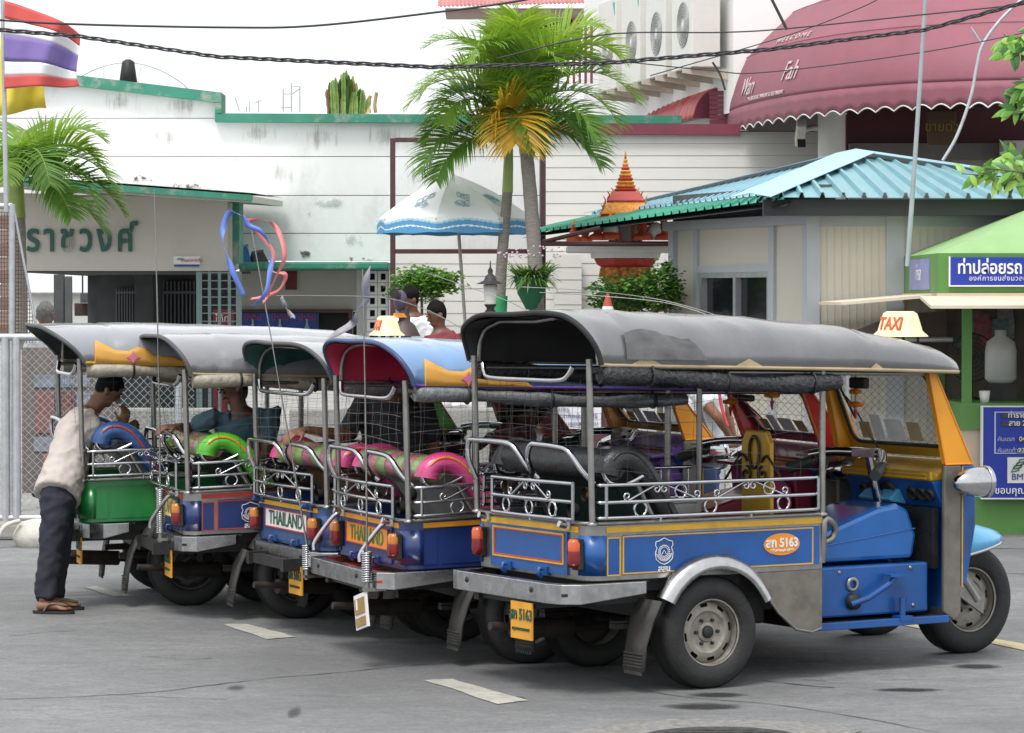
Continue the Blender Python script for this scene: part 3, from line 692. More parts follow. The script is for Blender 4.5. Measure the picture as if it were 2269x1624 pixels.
    for sg in (-1, 1):
        part(MB().tube([(wx + .01, sg*.12, c.get('wf', .27)/zk(2.1)), (wx - .24, sg*.12, .62)], .026, 8).prism([(wx - .17, .36), (wx + .05, .22), (wx + .06, .32), (wx - .08, .46)], sg*.105, sg*.13, 'y'), 'fork_leg', STEEL)
    L = []
    for i in range(9):
        t = i/8; x = lerp(1.74, 2.30, t); w_ = .36*math.sqrt(max(0, 1 - t**1.7)) + .03; zt = lerp(.80, .665, t**1.1); zb = lerp(.56, .63, t)
        L.append([(x, w_*math.cos(R(a)), zb + (zt - zb)*math.sin(R(a))**.7 if a not in (0, 180) else zb) for a in range(0, 181, 20)])
    b = MB(); b.loft(L, False, False, ringclosed=False); part(b, 'nose_fairing', c.get('nose', M('light_blue_paint')), solid=.012)
    b = MB(); b.tube([r_[0] for r_ in L] + [r_[-1] for r_ in L[::-1]], .010, 6); part(b, 'fairing_edge', CHR)
    # --- roof
    hd_ = c.get('hood', 0.0); xs = [-.81 - hd_, -.79 - hd_, -.75 - hd_*.8, -.70 - hd_*.5, -.65, -.60, -.53, -.5, -.47] + [-.47 + .06*i for i in range(1, 24)] + [.95, 1.0, 1.03, 1.06, 1.1, 1.15, 1.2, 1.25, 1.3, 1.35, 1.4, 1.45, 1.51, 1.56, 1.60, 1.64, 1.67, 1.70, 1.74]
    xs = sorted(set(x for x in xs if x < .93 or x in (.95, 1.0, 1.03, 1.06, 1.1, 1.15, 1.2, 1.25, 1.3, 1.35, 1.4, 1.45, 1.51, 1.56, 1.60, 1.64, 1.67, 1.70, 1.74)))
    ze = lambda x: interp([-.9, -.7, 1.0, 1.76], [1.635, 1.632, 1.59, 1.565], x)
    zc = lambda x: interp([-.81, -.76, -.53, -.5, -.47, .1, .6, 1.0, 1.03, 1.06, 1.3, 1.5, 1.66, 1.75], [1.880, 1.888, 1.888, 1.880, 1.888, 1.875, 1.86, 1.835, 1.818, 1.825, 1.775, 1.715, 1.655, 1.60], x)
    wd = lambda x: interp([-.81, -.76, -.7, -.53, -.5, -.47, 1.0, 1.03, 1.06, 1.3, 1.56, 1.64, 1.70, 1.74], [.69, .665, .655, .655, .648, .655, .65, .642, .65, .635, .59, .55, .48, .38], x)
    def sect(x, off=0.0, lean=0.0):
        r_ = []
        for k in range(25):
            a = math.pi * k / 24; cs, sn = math.cos(a), math.sin(a)
            yy = (wd(x) + off) * math.copysign(abs(cs)**.50, cs); h_ = (zc(x) - ze(x) + off)
            z_ = ze(x) + h_ * sn**.72
            f_ = min(1.0, abs(math.sin(a))*1.6) * c.get('folds', .45); q = (x*2.2 + 7*c.get('seed', 1), yy*2.0, z_*3.0)
            nz = (mnoise.noise(q) + .7*(.35 - abs(mnoise.noise((x*5 + yy*3.5 + c.get('seed', 1)*3, yy*2 - x*2, z_*5)))) - .12) * .028 * f_
            bow = -.012 * f_ * (math.sin(math.pi*(x + .5)/.765)**2 if -.5 < x < 1.03 else 0)
            r_.append((x + lean * (1 - sn), yy * (1 + nz*.8), z_ + nz + bow))
        return r_
    def seclist(off): 
        out = []
        for x in xs:
            lean = (.13 + hd_) * max(0, (-.60 - x) / (.21 + hd_)) if x < -.60 else 0
            out.append(sect(x, off, lean))
        return out
    L = seclist(0); b = MB(); b.loft(L, False, False, ringclosed=False); roof = part(b, 'roof', c['roof'], solid=.012)
    b = MB(); b.loft(seclist(-.02), False, False, ringclosed=False); part(b, 'roof_lining', c['lining'], roof)
    pm = c.get('roofpipe', TAN)
    part(MB().tube(L[0], .014, 7), 'roof_lip', c.get('lip', c['roof']), roof)
    part(MB().tube([r_[0] for r_ in L], .011, 6).tube([r_[-1] for r_ in L], .011, 6).tube([L[-1][k] for k in range(25)], .011, 6), 'roof_piping', pm, roof)
    for xx in (-.5, 1.03): 
        part(MB().tube(sect(xx, .002), .005, 5), 'roof_seam', c['roof'], roof)
    # frame bows inside
    for xx in (-.66, .72): part(MB().tube([(p[0], p[1], p[2]) for p in sect(xx, -.035)], .012, 6), 'roof_bow', STEEL, roof)
    for sg in (-1, 1):
        part(MB().tube([(-.68, sg*.60, 1.60), (.72, sg*.60, 1.575), (1.55, sg*.47, 1.56)], .013, 6), 'roof_rail', STEEL)
        if c.get('flap'):
            prof = [(-.66, 0), (-.66, .12), (-.62, .155), (-.55, .125), (-.48, .09), (-.40, .085), (-.34, .115), (-.28, .10), (-.24, .06), (-.12, .055), (-.04, .03), (0, 0)]
            b = MB(); rows = []
            for xx, hh in prof:
                pts = []
                for k in range(4):
                    h2 = hh * k / 3; f = min(1, h2 / max(.01, zc(xx) - ze(xx))); sn = f**(1/.72); cs = math.sqrt(max(0, 1 - sn*sn))
                    pts.append((xx + .05*max(0, (-.60 - xx)/.06), sg*((wd(xx))*cs**.50 + .012), ze(xx) + h2))
                rows.append(pts)
            b.loft(rows, False, False, ringclosed=False); part(b, 'roof_flap', c['flap'], roof, solid=.006)
            b = MB(); fy = sg*(wd(-.37) + .018)
            fpts = [(-.37 + .045*math.cos(R(45*k)) * (1 if k % 2 == 0 else .45), fy, ze(-.37) + .045 + .042*math.sin(R(45*k)) * (1 if k % 2 == 0 else .45)) for k in range(8)]
            b.add(fpts, [tuple(range(8))]); part(b, 'flap_star', M('pink_applique', (.7, .2, .35), .6, var=.2), roof, solid=.004)
    if c.get('tape'):
        def side_pt(x, k_, off): q = sect(x, off); i = int(k_); f = k_ - i; i = 24 - i; return Vector(q[i]).lerp(Vector(q[i-1]), f)
        b = MB(); b.grid(lambda s, t: side_pt(lerp(-.52, -.04 - .10*t, s), lerp(.5, 3.6 + .6*math.sin(5*s), t), .020 + .006*mnoise.noise((s*6, t*5, 1))), 24, 8); part(b, 'tape_patch', c['tape'], roof)
        for x0_, x1_, kk in ((-.50, -.30, .8), (.12, .32, .7), (.98, 1.08, .6)):
            b = MB(); b.grid(lambda s, t: side_pt(lerp(x0_, x1_, s), t*kk*(1 - abs(2*s - 1)) + .02, .008), 10, 3); part(b, 'torn_edge', TAN, roof)
    # grab hoop under the rear of the roof, rolled side curtains
    part(MB().tube(smooth([(-.70, .50, 1.62), (-.71, .46, 1.575), (-.72, .38, 1.55), (-.72, 0, 1.548), (-.72, -.32, 1.55), (-.71, -.40, 1.57), (-.70, -.44, 1.62)], 4), .014, 8), 'roof_hoop', CHR)
    cur = c.get('curtain')
    if cur:
        for sg in (-1, 1):
            n = 26; pts = []; rr = []
            for i in range(n):
                t = i/(n-1); xx = lerp(-.66, .80, t)
                pts.append((xx, sg*(.635 + .006*math.sin(9*t)), ze(xx) - .065 + .018*math.sin(5.2*t + 1) - cur[1]*math.sin(math.pi*t)))
                rr.append(.043 + .006*math.sin(17*t) + .003*math.sin(41*t))
            cu = part(MB().tube(pts, rr, 10), 'side_curtain', cur[0])
            for t in (.2, .55, .88):
                p = pts[int(t*(n-1))]; part(MB().tube(arc(p, .050, 0, 2*math.pi, 12, 'yz'), .008, 5).tube([(p[0], p[1] , p[2] + .04), (p[0], p[1] - sg*.01, p[2] + .07)], .007, 5), 'strap', BLK, cu)
    # --- number plate
    if c.get('acrylic'):
        rot_ = Matrix.Rotation(R(-14), 3, 'X'); o_ = Vector((-.95 + bs, -.50, .33))
        def ob(cx_, d_, nm_, mt_, pr=root):
            m_ = MB(); m_.obox((0, 0, 0), d_); m_.v = [tuple(o_ + rot_ @ (Vector(p_) + Vector(cx_))) for p_ in m_.v]; return part(m_, nm_, mt_, pr)
        ap_ = ob((0, 0, 0), (.012, .20, .20), 'document_frame', WHITE); ob((-.008, 0, .03), (.006, .16, .09), 'document', M('tan_document', (.33, .20, .07), .5, var=.3), ap_); ob((-.008, 0, -.06), (.006, .16, .05), 'document', M('tan_document'), ap_); ob((-.012, .04, .04), (.004, .02, .06), 'label_strip', WHITE, ap_)
    if not c.get('acrylic'):
        pl = part(MB().box(-.925 + bs, -.915 + bs, -.345, -.13, .265, .45), 'number_plate', PLATE)
        text('lettering', c.get('plate', 'สก 5163'), .078, PLTX, pl, (-.9275 + bs, -.237, .385), rot=(R(90), 0, R(-90)), fmap=fm, bold=.0018, sx=.8)
        text('lettering', 'กรุงเทพมหานคร', .026, PLTX, pl, (-.9275 + bs, -.237, .315), rot=(R(90), 0, R(-90)), fmap=fm)
    # --- taxi light
    if c.get('taxi'):
        tx, tz = c['taxi']; L = []
        for (h, lx, ly) in ((0, .105, .175), (.008, .098, .172), (.03, .075, .150), (.095, .058, .132), (.125, .048, .122), (.137, .034, .10)):
            ring = []
            for k in range(24):
                a = 2*math.pi*k/24; cs, sn = math.cos(a), math.sin(a)
                ring.append((tx + lx*math.copysign(abs(cs)**.5, cs), ly*math.copysign(abs(sn)**.5, sn), tz + h))
            L.append(ring)
        b = MB(); b.loft(L, False, True); ts = part(b, 'taxi_light', TAXI)
        text('lettering', 'TAXI', .098, TAXR, ts, (tx - .066, 0, tz + .068), rot=(R(74), 0, R(-90)), fmap=fm, sx=.92, bold=.002)
        [part(MB().tube([(tx + dx_, dy_, zc(tx + dx_) - .03), (tx + dx_, dy_, tz + .01)], .009, 6), 'light_bracket', BLK, ts) for dx_ in (-.05, .05) for dy_ in (-.10, .10)]
    # --- divider behind the driver
    if c.get('divider'):
        prof = [(-.24, .80), (.04, .80), (.04, 1.20), (.0, 1.265), (-.2, 1.265), (-.24, 1.20)]
        dv = part(MB().prism([(y_, z_) for y_, z_ in prof], .63, .66, 'x'), 'divider_panel', c['divider'], bevel=.01)
        b = MB(); f2 = lambda pts: [Vector((.622, p.x, p.z)) for p in pts]
        b.tube(f2(arc((-.10, 0, 1.15), .048, 0, 2*math.pi, 16, 'xz', .085)), .008, 5)
        b.tube(f2(spiral((-.02, 1.03), .05, R(100), 1.2, 0)), .007, 5).tube(f2(spiral((-.18, 1.03), .05, R(80), 1.2, 0, sgn=-1)), .007, 5)
        b.tube(f2(smooth([(-.17, 0, 1.10), (-.20, 0, 1.13), (-.25, 0, 1.12), (-.40, 0, .98), (-.44, 0, .94)], 4)), .007, 5).tube(f2(smooth([(-.03, 0, 1.10), (.0, 0, 1.13), (.05, 0, 1.12), (.20, 0, .98)], 4)), .007, 5)
        part(b, 'scrollwork', BLK, dv)
    for sg in (-1, 1):   # mirrors hang from the roof front
        pass
    mm = part(MB().box(1.38, 1.42, -.05, .10, 1.47, 1.53), 'mirror', BLK, bevel=.01)
    # --- netting between the posts on the sides
    if c.get('net'):
        b = MB(); nm = c['net']
        for sg in ((-1, 1) if c.get('netfar', 1) else (-1,)):
            for i in range(11):
                x = lerp(-.62, .70, i/10) ; j = [rnd.uniform(-.02, .02) for _ in range(4)]
                b.tube([(x + j[k]*(0 if k in (0, 3) else 1), sg*(.62 - .02*math.sin(math.pi*k/3)), lerp(1.05, 1.55, k/3)) for k in range(4)], c.get('netr', .0011), 3, cap=False)
            for i in range(6):
                z = lerp(1.10, 1.52, i/5)
                b.tube([(x, sg*.615, z + .02*math.sin(7*x + i*1.7)) for x in [lerp(-.66, .71, k/8) for k in range(9)]], c.get('netr', .0011), 3, cap=False)
        if c.get('netrear', 1):
            for i in range(9):
                y_ = lerp(-.55, .55, i/8); b.tube([(-.72, y_, 1.22), (-.73, y_*.98, 1.4), (-.72, y_, 1.56)], c.get('netr', .0011), 3, cap=False)
            for i in range(5):
                z = lerp(1.24, 1.52, i/4); b.tube([(-.72, y_, z + .012*math.sin(5*y_ + i)) for y_ in [lerp(-.58, .58, k/6) for k in range(7)]], c.get('netr', .0011), 3, cap=False)
        tag(part(b, 'netting', nm), kind='stuff')
    # --- whip aerial with its coil
    if c.get('aerial'):
        (ax, ay, az), top = c['aerial']
        b = MB()
        sl_ = c.get('spring', .16); n = int(sl_*600)
        b.tube([(ax + .024*math.cos(2*math.pi*k/8), ay + .024*math.sin(2*math.pi*k/8), az + sl_*k/n) for k in range(n+1)], .0075, 5)
        an = part(b, 'aerial_spring', CHR)
        a0 = Vector((ax, ay, az + sl_)); t_ = Vector(top)
        part(MB().tube([a0, a0.lerp(t_, .3) + Vector((.004, 0, 0)), a0.lerp(t_, .65) + Vector((.004, 0, 0)), t_], [.0065, .005, .004, .003], 6), 'aerial', STEEL)
        part(MB().tube([(ax, ay, az - .06), (ax, ay, az + .01)], .016, 8).box(ax - .02, ax + .1, ay - .02, ay + .02, az - .05, az - .03), 'aerial_mount', STEEL)
    return root
def sp0(root, nm):
    for o in root.children:
        if o.name.split('.')[0] == nm: return o
BLUE = M('blue_paint', (.008, .082, .31), .36, .0, var=.18, scale=4, coat=.2, dirt=.75, dirtcol=(.035, .06, .11), dscale=7, bump=.09, bscale=5)
BLUE2 = M('sky_sheen_blue_paint', (.008, .12, .42), .2, .15, var=.10, scale=5, coat=.7, dirt=.2, dirtcol=(.03, .06, .15), dscale=7)  # engine cover blue, brightened to carry the sky's reflection in its colour
NAVY = M('navy_paint', (.012, .032, .145), .33, .0, var=.15, scale=5, coat=.4, dirt=.3, dirtcol=(.03, .03, .05), dscale=9)
DBLUE = M('dusty_blue_paint', (.022, .065, .20), .4, .0, var=.15, scale=5, coat=.3, dirt=.4, dirtcol=(.08, .09, .11), dscale=9)
GREEN = M('green_paint', (.008, .18, .04), .3, .0, var=.15, scale=5, coat=.5, dirt=.25, dirtcol=(.01, .05, .01), dscale=6)
LGREEN = M('light_green_paint', (.07, .50, .05), .3, 0, var=.1, coat=.4)
MAROON = M('maroon_paint', (.22, .012, .04), .35, 0, var=.15, coat=.3)
REDO = M('red_orange_paint', (.72, .05, .05), .35, 0, var=.1, coat=.3)
ORPIL = M('orange_paint', (.80, .33, .015), .38, 0, var=.08, coat=.2)
GREYV = M('grey_canvas', (.15, .152, .158), .27, 0, var=.14, scale=4, bump=.16, bscale=14, coat=.7, dirt=.4, dirtcol=(.22, .22, .21), dscale=5)
SILV = M('silver_canvas', (.25, .26, .285), .26, 0, var=.08, scale=3, bump=.08, bscale=25, dirt=.2, dirtcol=(.25, .25, .24), dscale=5, coat=.9)
SILV2 = M('pale_silver_canvas', (.20, .205, .22), .26, 0, var=.08, scale=3, bump=.08, bscale=25, dirt=.2, dirtcol=(.2, .2, .2), dscale=5, coat=.9)
WHT = M('off_white_canvas', (.28, .285, .29), .28, 0, var=.07, scale=3, bump=.08, bscale=25, dirt=.2, dirtcol=(.3, .3, .28), dscale=5, coat=.9)
LBLU = M('light_blue_canvas', (.15, .28, .50), .24, 0, var=.10, scale=3, bump=.08, bscale=18, coat=.9, dirt=.2, dirtcol=(.2, .25, .3), dscale=5)
DBLIP = M('dark_blue_lip', (.03, .06, .16), .4, 0, var=.1)
BLIN = M('black_lining', (.014, .014, .015), .7, 0, var=.3)
TLIN = M('teal_lining', (.015, .075, .07), .6, 0, var=.35, scale=9)
PLIN = M('pink_lining', (.42, .015, .06), .42, 0, var=.35, scale=4)
GREY = M('grey_backing', (.30, .295, .28), .6, 0, var=.15, dirt=.3)
PINK = M('pink_vinyl', (.68, .07, .25), .3, 0, var=.1, scale=8, bump=.12, coat=.3)
ROSE = M('rose_vinyl', (.50, .16, .22), .28, 0, var=.15, scale=8, bump=.12, coat=.3)
OLIV = M('lime_vinyl', (.26, .42, .13), .28, 0, var=.15, scale=8, bump=.12, coat=.3)
GRNV = M('green_vinyl', (.10, .48, .03), .3, 0, var=.1, scale=8, bump=.12, coat=.3)
BLUV = M('blue_vinyl', (.03, .09, .27), .28, 0, var=.15, scale=8, bump=.12, coat=.3)
DGRN = M('dark_green_backing', (.012, .03, .027), .6, 0, var=.3)
BRNB = M('brown_backing', (.16, .09, .035), .6, 0, var=.2)
PURP = M('purple_vinyl', (.16, .08, .36), .4, 0, var=.1)
CURV = M('curtain_black', (.022, .023, .026), .26, 0, var=.4, scale=22, bump=.9, bscale=38)
CURS = M('curtain_silver', (.20, .21, .22), .25, .2, var=.2, scale=14, bump=.6, bscale=26)
CURB = M('curtain_beige', (.34, .31, .25), .4, 0, var=.2, scale=14, bump=.6, bscale=26)
T5 = tuk('tuk_tuk', (.69, 15.94, 0), R(31), dict(sy=.93, ry=.30,
    label='blue tuk-tuk with grey canvas roof and TAXI light, nearest to the camera', paint=BLUE, metal=STEEL, stripe=YELP, trim=YELP,
    emblem=1, oval='สก 5163', roof=GREYV, lining=BLIN, roofpipe=TAN, lip=BLIN, roll=BLKV, bolster=BLKV, pipe=BLKV, backmat=DGRN, bay=BLUE, bay2=BLUE2,
    pillar=ORPIL, curtain=(CURV, .0), taxi=(1.66, 1.75), divider=GOLD, net=NET, papers=1, lblue=0, wr=.283, wf=.298, folds=1.0, seed=3, tape=M('grey_tape', (.085, .085, .088), .25, var=.3, scale=10, bump=.35, bscale=12, coat=.6)))
T4 = tuk('tuk_tuk', (-.125, 17.08, 0), R(21), dict(zs=.918, sx=1.13, seed=4, acrylic=1, netr=.0008,
    label='navy tuk-tuk with light blue roof, pink lining and orange THAILAND board', paint=NAVY, metal=NAVY, stripe=M('orange_paint'), trim=None,
    emblem=1, emx=-.20, emcol=M('faded_emblem', (.10, .13, .30), .5), sidetext='สก 5', roof=LBLU, lining=PLIN, roofpipe=PURP, lip=DBLIP, roll=[OLIV, ROSE], bands=7, bolster=PINK, backmat=GREY, bay=NAVY, bay2=MAROON,
    pillar=REDO, frame=MAROON, dash=MAROON, nose=M('light_blue_paint'), curtain=(CURS, .0), flap=M('ochre_flap', (.62, .32, .06), .5, var=.1), tailtext=(ORAN, M('thai_green', (.06, .2, .05), .5), REDP),
    net=NETW, arms=1, tray=REDP, lens=LENSA, chromeguard=0, inner=MAROON, cloud=PINK, spring=.18, aerial=((-.90, -.56, .50), (-.92, -.55, 2.30)), papers=1))
T3 = tuk('tuk_tuk', (-.675, 18.39, 0), R(24), dict(bump=.14, zs=.905, sx=1.04, seed=6, netr=.0008,
    label='dusty blue tuk-tuk with white THAILAND board and teal roof lining', paint=DBLUE, metal=DBLUE, stripe=YELP, trim=None,
    roof=WHT, lining=TLIN, lip=M('dark_grey_lip', (.06, .065, .065), .5), roofpipe=BLK, roll=[OLIV, ROSE], bands=7, bolster=PINK, backmat=BRNB, bay=NAVY, bay2=PURP,
    pillar=ORPIL, frame=GOLD, dash=PURP, nose=WHITE, curtain=None, tailtext=(WHITE, PLTX, REDP), net=NETW, lens=LENSA, arms=0, lblue=1, chromeguard=0, rim=RIMD,
    inner=PURP, aerial=((-.75, -.45, .44), (-1.0, -.2, 2.63)), divider=None, papers=1))
T2 = tuk('tuk_tuk', (-1.471, 19.41, 0), R(16), dict(bump=.14, zs=.92, sx=1.0, seed=8,
    label='navy tuk-tuk with silver roof, red stripes and white emblem, second from left', paint=NAVY, metal=STEEL, stripe=REDP, trim=REDP,
    emblem=1, emx=-.30, roof=SILV2, lining=BLIN, lip=M('dark_grey_lip'), roofpipe=TAN, roll=[ROSE, OLIV], bands=9, bolster=GRNV, backmat=DGRN, bay=NAVY, bay2=MAROON,
    pillar=MAROON, frame=MAROON, dash=MAROON, nose=WHITE, curtain=(CURB, -.02), tailtext=(TAXI, M('faded_lettering', (.35, .3, .12), .5), YELP), net=NETG, lens=LENSA, arms=2, chromeguard=0, rim=RIMD,
    spring=.30, aerial=((-.80, -.30, .56), (-.84, -.34, 2.85))))
T1 = tuk('tuk_tuk', (-2.207, 20.21, 0), R(15), dict(hood=.13, bump=.22, zs=.95, sx=1.0,
    label='green tuk-tuk with silver roof and yellow roof flap, farthest left', paint=GREEN, metal=GREEN, stripe=GREEN, trim=None,
    roof=SILV, lining=BLIN, lip=M('dark_grey_lip'), roofpipe=YELP, roll=[BLUV], bands=1, bolster=BLUV, pipe=REDP, backmat=GREY, bay=LGREEN, bay2=LGREEN,
    pillar=LGREEN, frame=LGREEN, dash=LGREEN, nose=M('pale_green_paint', (.25, .6, .25), .4), curtain=(CURB, -.01), taxi=(1.42, 1.80), flap=M('ochre_flap'), net=NETG, lens=LENSA, chromeguard=0, rim=RIMD))
# ------------------------------------------------------------------ pavement and walls
PLAS = M('white_plaster', (.79, .795, .79), .85, var=.06, scale=1.6, dirt=.42, dirtcol=(.40, .41, .41), dscale=2.4, bump=.15, bscale=20, stretch=(1, 1, .6))
SIDING = M('white_siding', (.70, .69, .66), .6, var=.04, scale=3, dirt=.2, dirtcol=(.45, .44, .41), dscale=3)
COPE = M('peeling_green_paint', (.035, .22, .15), .6, var=.12, scale=5, dirt=.95, dirtcol=(.40, .38, .32), dscale=4.5)
BEIG = M('beige_plaster', (.56, .54, .49), .8, var=.05, scale=2, dirt=.25, dirtcol=(.35, .33, .29), dscale=3)
MILD = M('mildew', (.09, .095, .09), .95, var=.4, scale=30)
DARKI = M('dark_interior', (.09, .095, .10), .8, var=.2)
BROWN = M('brown_steel', (.085, .035, .04), .45, .1, var=.15)
MARO = M('maroon_wood', (.19, .035, .06), .5, var=.12, scale=5)
PAVE = M('pavement_concrete', (.30, .295, .28), .9, var=.15, scale=4, dirt=.5, dirtcol=(.15, .14, .13), dscale=6, bump=.4)
GALV = M('galvanised_steel', (.48, .50, .52), .42, .55, var=.12, scale=14, dirt=.3, dirtcol=(.3, .29, .27))
pv = MB().box(-60, 60, 26.0, 120, -.1, .12).build('pavement', PAVE); tag(pv, kind='structure')
kb = MB()
pvk = MB().box(-60, 3.55, 25.84, 26.0, -.1, .13).build('kerb', PAVE, None, bevel=.02); tag(pvk, kind='structure')
def bx(mb, u0, u1, v0, v1, Y, d): 
    a, b_ = P(u0, v1, Y), P(u1, v0, Y); return mb.box(a.x, b_.x, Y, Y + d, a.z, b_.z)
def pts_prism(name, uv, Y, d, mat, parent=None, bevel=0):
    q = [P(u, v, Y) for u, v in uv]; m = MB(); m.prism([(p.x, p.z) for p in q], Y, Y + d, 'y'); return m.build(name, mat, parent, bevel=bevel)
# --- long white building
wb = empty('white_building', (px(500, 36), 36, .12), 0, 'long white plastered building with peeling green coping across the back', 'building')
def rel(o, root): o.location -= Vector(root.location); return o
def part_of(root, mb, name, mat, sub=None, **k):
    o = mb.build(name, mat, None, **k)
    if sub is None: o.parent = root; o.location = -Vector(root.location)
    else: o.parent = sub
    return o
def add_uv(root, name, uv, Y, d, mat, sub=None, bevel=0):
    q = [P(u, v, Y) for u, v in uv]; m = MB(); m.prism([(p.x, p.z) for p in q], Y, Y + d, 'y'); return part_of(root, m, name, mat, sub, bevel=bevel)
vs_ = [262, 347, 433, 517, 578]
add_uv(wb, 'wall_panel', [(-60, 261.3), (484, 261.3), (484, 212), (165, 178), (-60, 165)], 36, .3, PLAS)
add_uv(wb, 'wall_panel', [(484.2, 268.5), (1208, 268.5), (1208, 260), (484.2, 260)], 36.001, .3, PLAS)
for a_, b_ in zip(vs_[:-1], vs_[1:]):
    add_uv(wb, 'wall_panel', [(-60, b_ - .8), (1208, b_ - .8), (1208, a_ + .8), (-60, a_ + .8)], 36, .3, PLAS)
add_uv(wb, 'wall_core', [(-60, 577), (1208, 577), (1208, 262), (-60, 262)], 36.02, .26, MILD)
for q in ([(-60, 150), (165, 166), (165, 190), (-60, 175)], [(165, 166), (490, 205), (490, 228), (165, 190)], [(476, 228), (490, 228), (490, 253), (476, 251)], [(476, 251), (1510, 256), (1510, 274), (476, 270)]):
    add_uv(wb, 'coping', q, 35.86, .55, COPE)
rs = random.Random(3)
def mildew(root, u0, u1, v, n, Y, hmax, seed):
    m = MB(); r_ = random.Random(seed)
    for i in range(n):
        u = r_.uniform(u0, u1); h = r_.random()**2 * hmax; p = P(u, v(u) - h, Y); s_ = r_.uniform(.003, .013)
        k = r_.randint(5, 8); vs = [(p.x + s_*r_.uniform(.5, 1.3)*math.cos(6.283*j/k), Y, p.z + s_*r_.uniform(.4, 1.2)*math.sin(6.283*j/k)) for j in range(k)]
        m.add(vs, [tuple(range(k))])
    o = part_of(root, m, 'mildew_patch', MILD); tag(o, kind='stuff'); return o
soft_mat.axes = (.95, 0, .95); soft_mat.pull = .30
MSOFT = soft_mat('black_mildew', (.05, .05, .05), .95, .80, .88, 9, .85); GSOFT = soft_mat('worn_grey_patch', (.47, .51, .52), .9, .80, .87, 3.2, .6); soft_mat.stretch = (7, 1, .7); WSOFT = soft_mat('water_streak', (.40, .39, .36), .95, .70, .98, 2.2, .75); soft_mat.stretch = (1, 1, 1)
def soft_patch(root, u0, u1, v0, v1, mat, name='stain', Y=35.985):
    a, b_ = P(u0, v1, Y), P(u1, v0, Y); return part_of(root, MB().add([(a.x, Y, a.z), (b_.x, Y, a.z), (b_.x, Y, b_.z), (a.x, Y, b_.z)], [(0, 1, 2, 3)]), name, mat)
for q in ((235, 400, 372, 430), (330, 500, 385, 446), (610, 745, 540, 590), (720, 870, 560, 592)): soft_patch(wb, *q, MSOFT, 'mildew')
for q in ((640, 720, 400, 520), (485, 560, 338, 378), (575, 605, 345, 375), (600, 850, 430, 470), (720, 860, 480, 580), (900, 1000, 330, 420)): soft_patch(wb, *q, GSOFT, 'bare_patch')
for i, q in enumerate(((500, 640, 262, 330), (640, 780, 262, 345), (780, 930, 262, 340), (200, 330, 190, 262), (330, 470, 205, 262), (550, 700, 345, 430), (860, 1000, 345, 430), (300, 430, 262, 345))): soft_patch(wb, *q, WSOFT, 'water_streak', 35.983)
GRYP = M('grey_bare_plaster', (.50, .53, .54), .9, var=.1, scale=5)
def patch(root, u, v, ru, rv, seed, mat=GRYP, Y=35.985):
    r_ = random.Random(seed); q = []
    for k in range(34):
        a = 6.283*k/34; w = 1 + r_.uniform(-.35, .35); q.append(P(u + ru*w*math.cos(a), v + rv*w*math.sin(a), Y))
    m = MB(); c_0 = P(u, v, Y); m.add([(c_0.x, Y, c_0.z)] + [(p.x, Y, p.z) for p in q], [(0, k+1, (k+1) % 34 + 1) for k in range(34)]); return part_of(root, m, 'bare_patch', mat)
# gate wall with the Thai name and its canopy
gw = empty('gate_building', (px(250, 33), 33, .12), 0, 'beige gatehouse wall with dark green Thai lettering over an open passage', 'gatehouse')
add_uv(gw, 'wall', [(-60, 600), (503, 600), (503, 440), (-60, 425)], 33, .25, BEIG)
add_uv(gw, 'side_return', [(503.5, 598), (514, 594), (514, 450), (503.5, 445)], 33.1, .9, BEIG)
add_uv(gw, 'corner_pilaster', [(514.5, 583), (530, 583), (530, 445), (514.5, 445)], 33.15, .5, COPE)
m = MB(); A = [P(-60, 388, 31.6), P(557, 434, 31.6), P(557, 448, 31.6), P(-60, 408, 31.6)]; B = [Vector((p.x, 35.9, p.z + .08)) for p in A]
m.loft([A, B], False, True, sm=False); part_of(gw, m, 'canopy_slab', BEIG)
m = MB(); A = [P(-60, 386, 31.55), P(559, 432, 31.55), P(559, 445, 31.55), P(-60, 402, 31.55)]; B = [Vector((p.x, 31.6, p.z)) for p in A]
m.loft([A, B], False, True, sm=False); part_of(gw, m, 'canopy_fascia', COPE)
m = MB(); A = [P(-60, 386, 31.62), P(559, 432, 31.62)]; m.add([A[0] + Vector((0, 0, .02)), A[1] + Vector((0, 0, .02)), Vector((A[1].x, 35.9, A[1].z + .11)), Vector((A[0].x, 35.9, A[0].z + .11))], [(0, 1, 2, 3)])
part_of(gw, m, 'canopy_roof', PLAS)
LETG = M('letter_green', (.02, .10, .075), .5, var=.15)
t_ = text('lettering', 'ราชวงศ์', .41, LETG, gw, (0, 0, 0), extrude=.012, bold=.009, spacing=1.28, sx=.74)
t_.location = P(182, 530, 32.98) - Vector(gw.location)
nb = add_uv(gw, 'notice_board', [(384, 592), (443, 592), (443, 568), (384, 568)], 32.97, .03, PAPER)
add_uv(gw, 'notice_band', [(385, 591), (442, 591), (442, 586), (385, 586)], 32.965, .01, M('notice_blue', (.03, .06, .25), .5), None)
text('notice_lettering', 'ร้านอาหารเรือ', .045, REDP, gw, P(425, 577, 32.965) - Vector(gw.location)); text('notice_lettering', 'บริการ', .03, M('notice_blue'), gw, P(400, 574, 32.965) - Vector(gw.location))
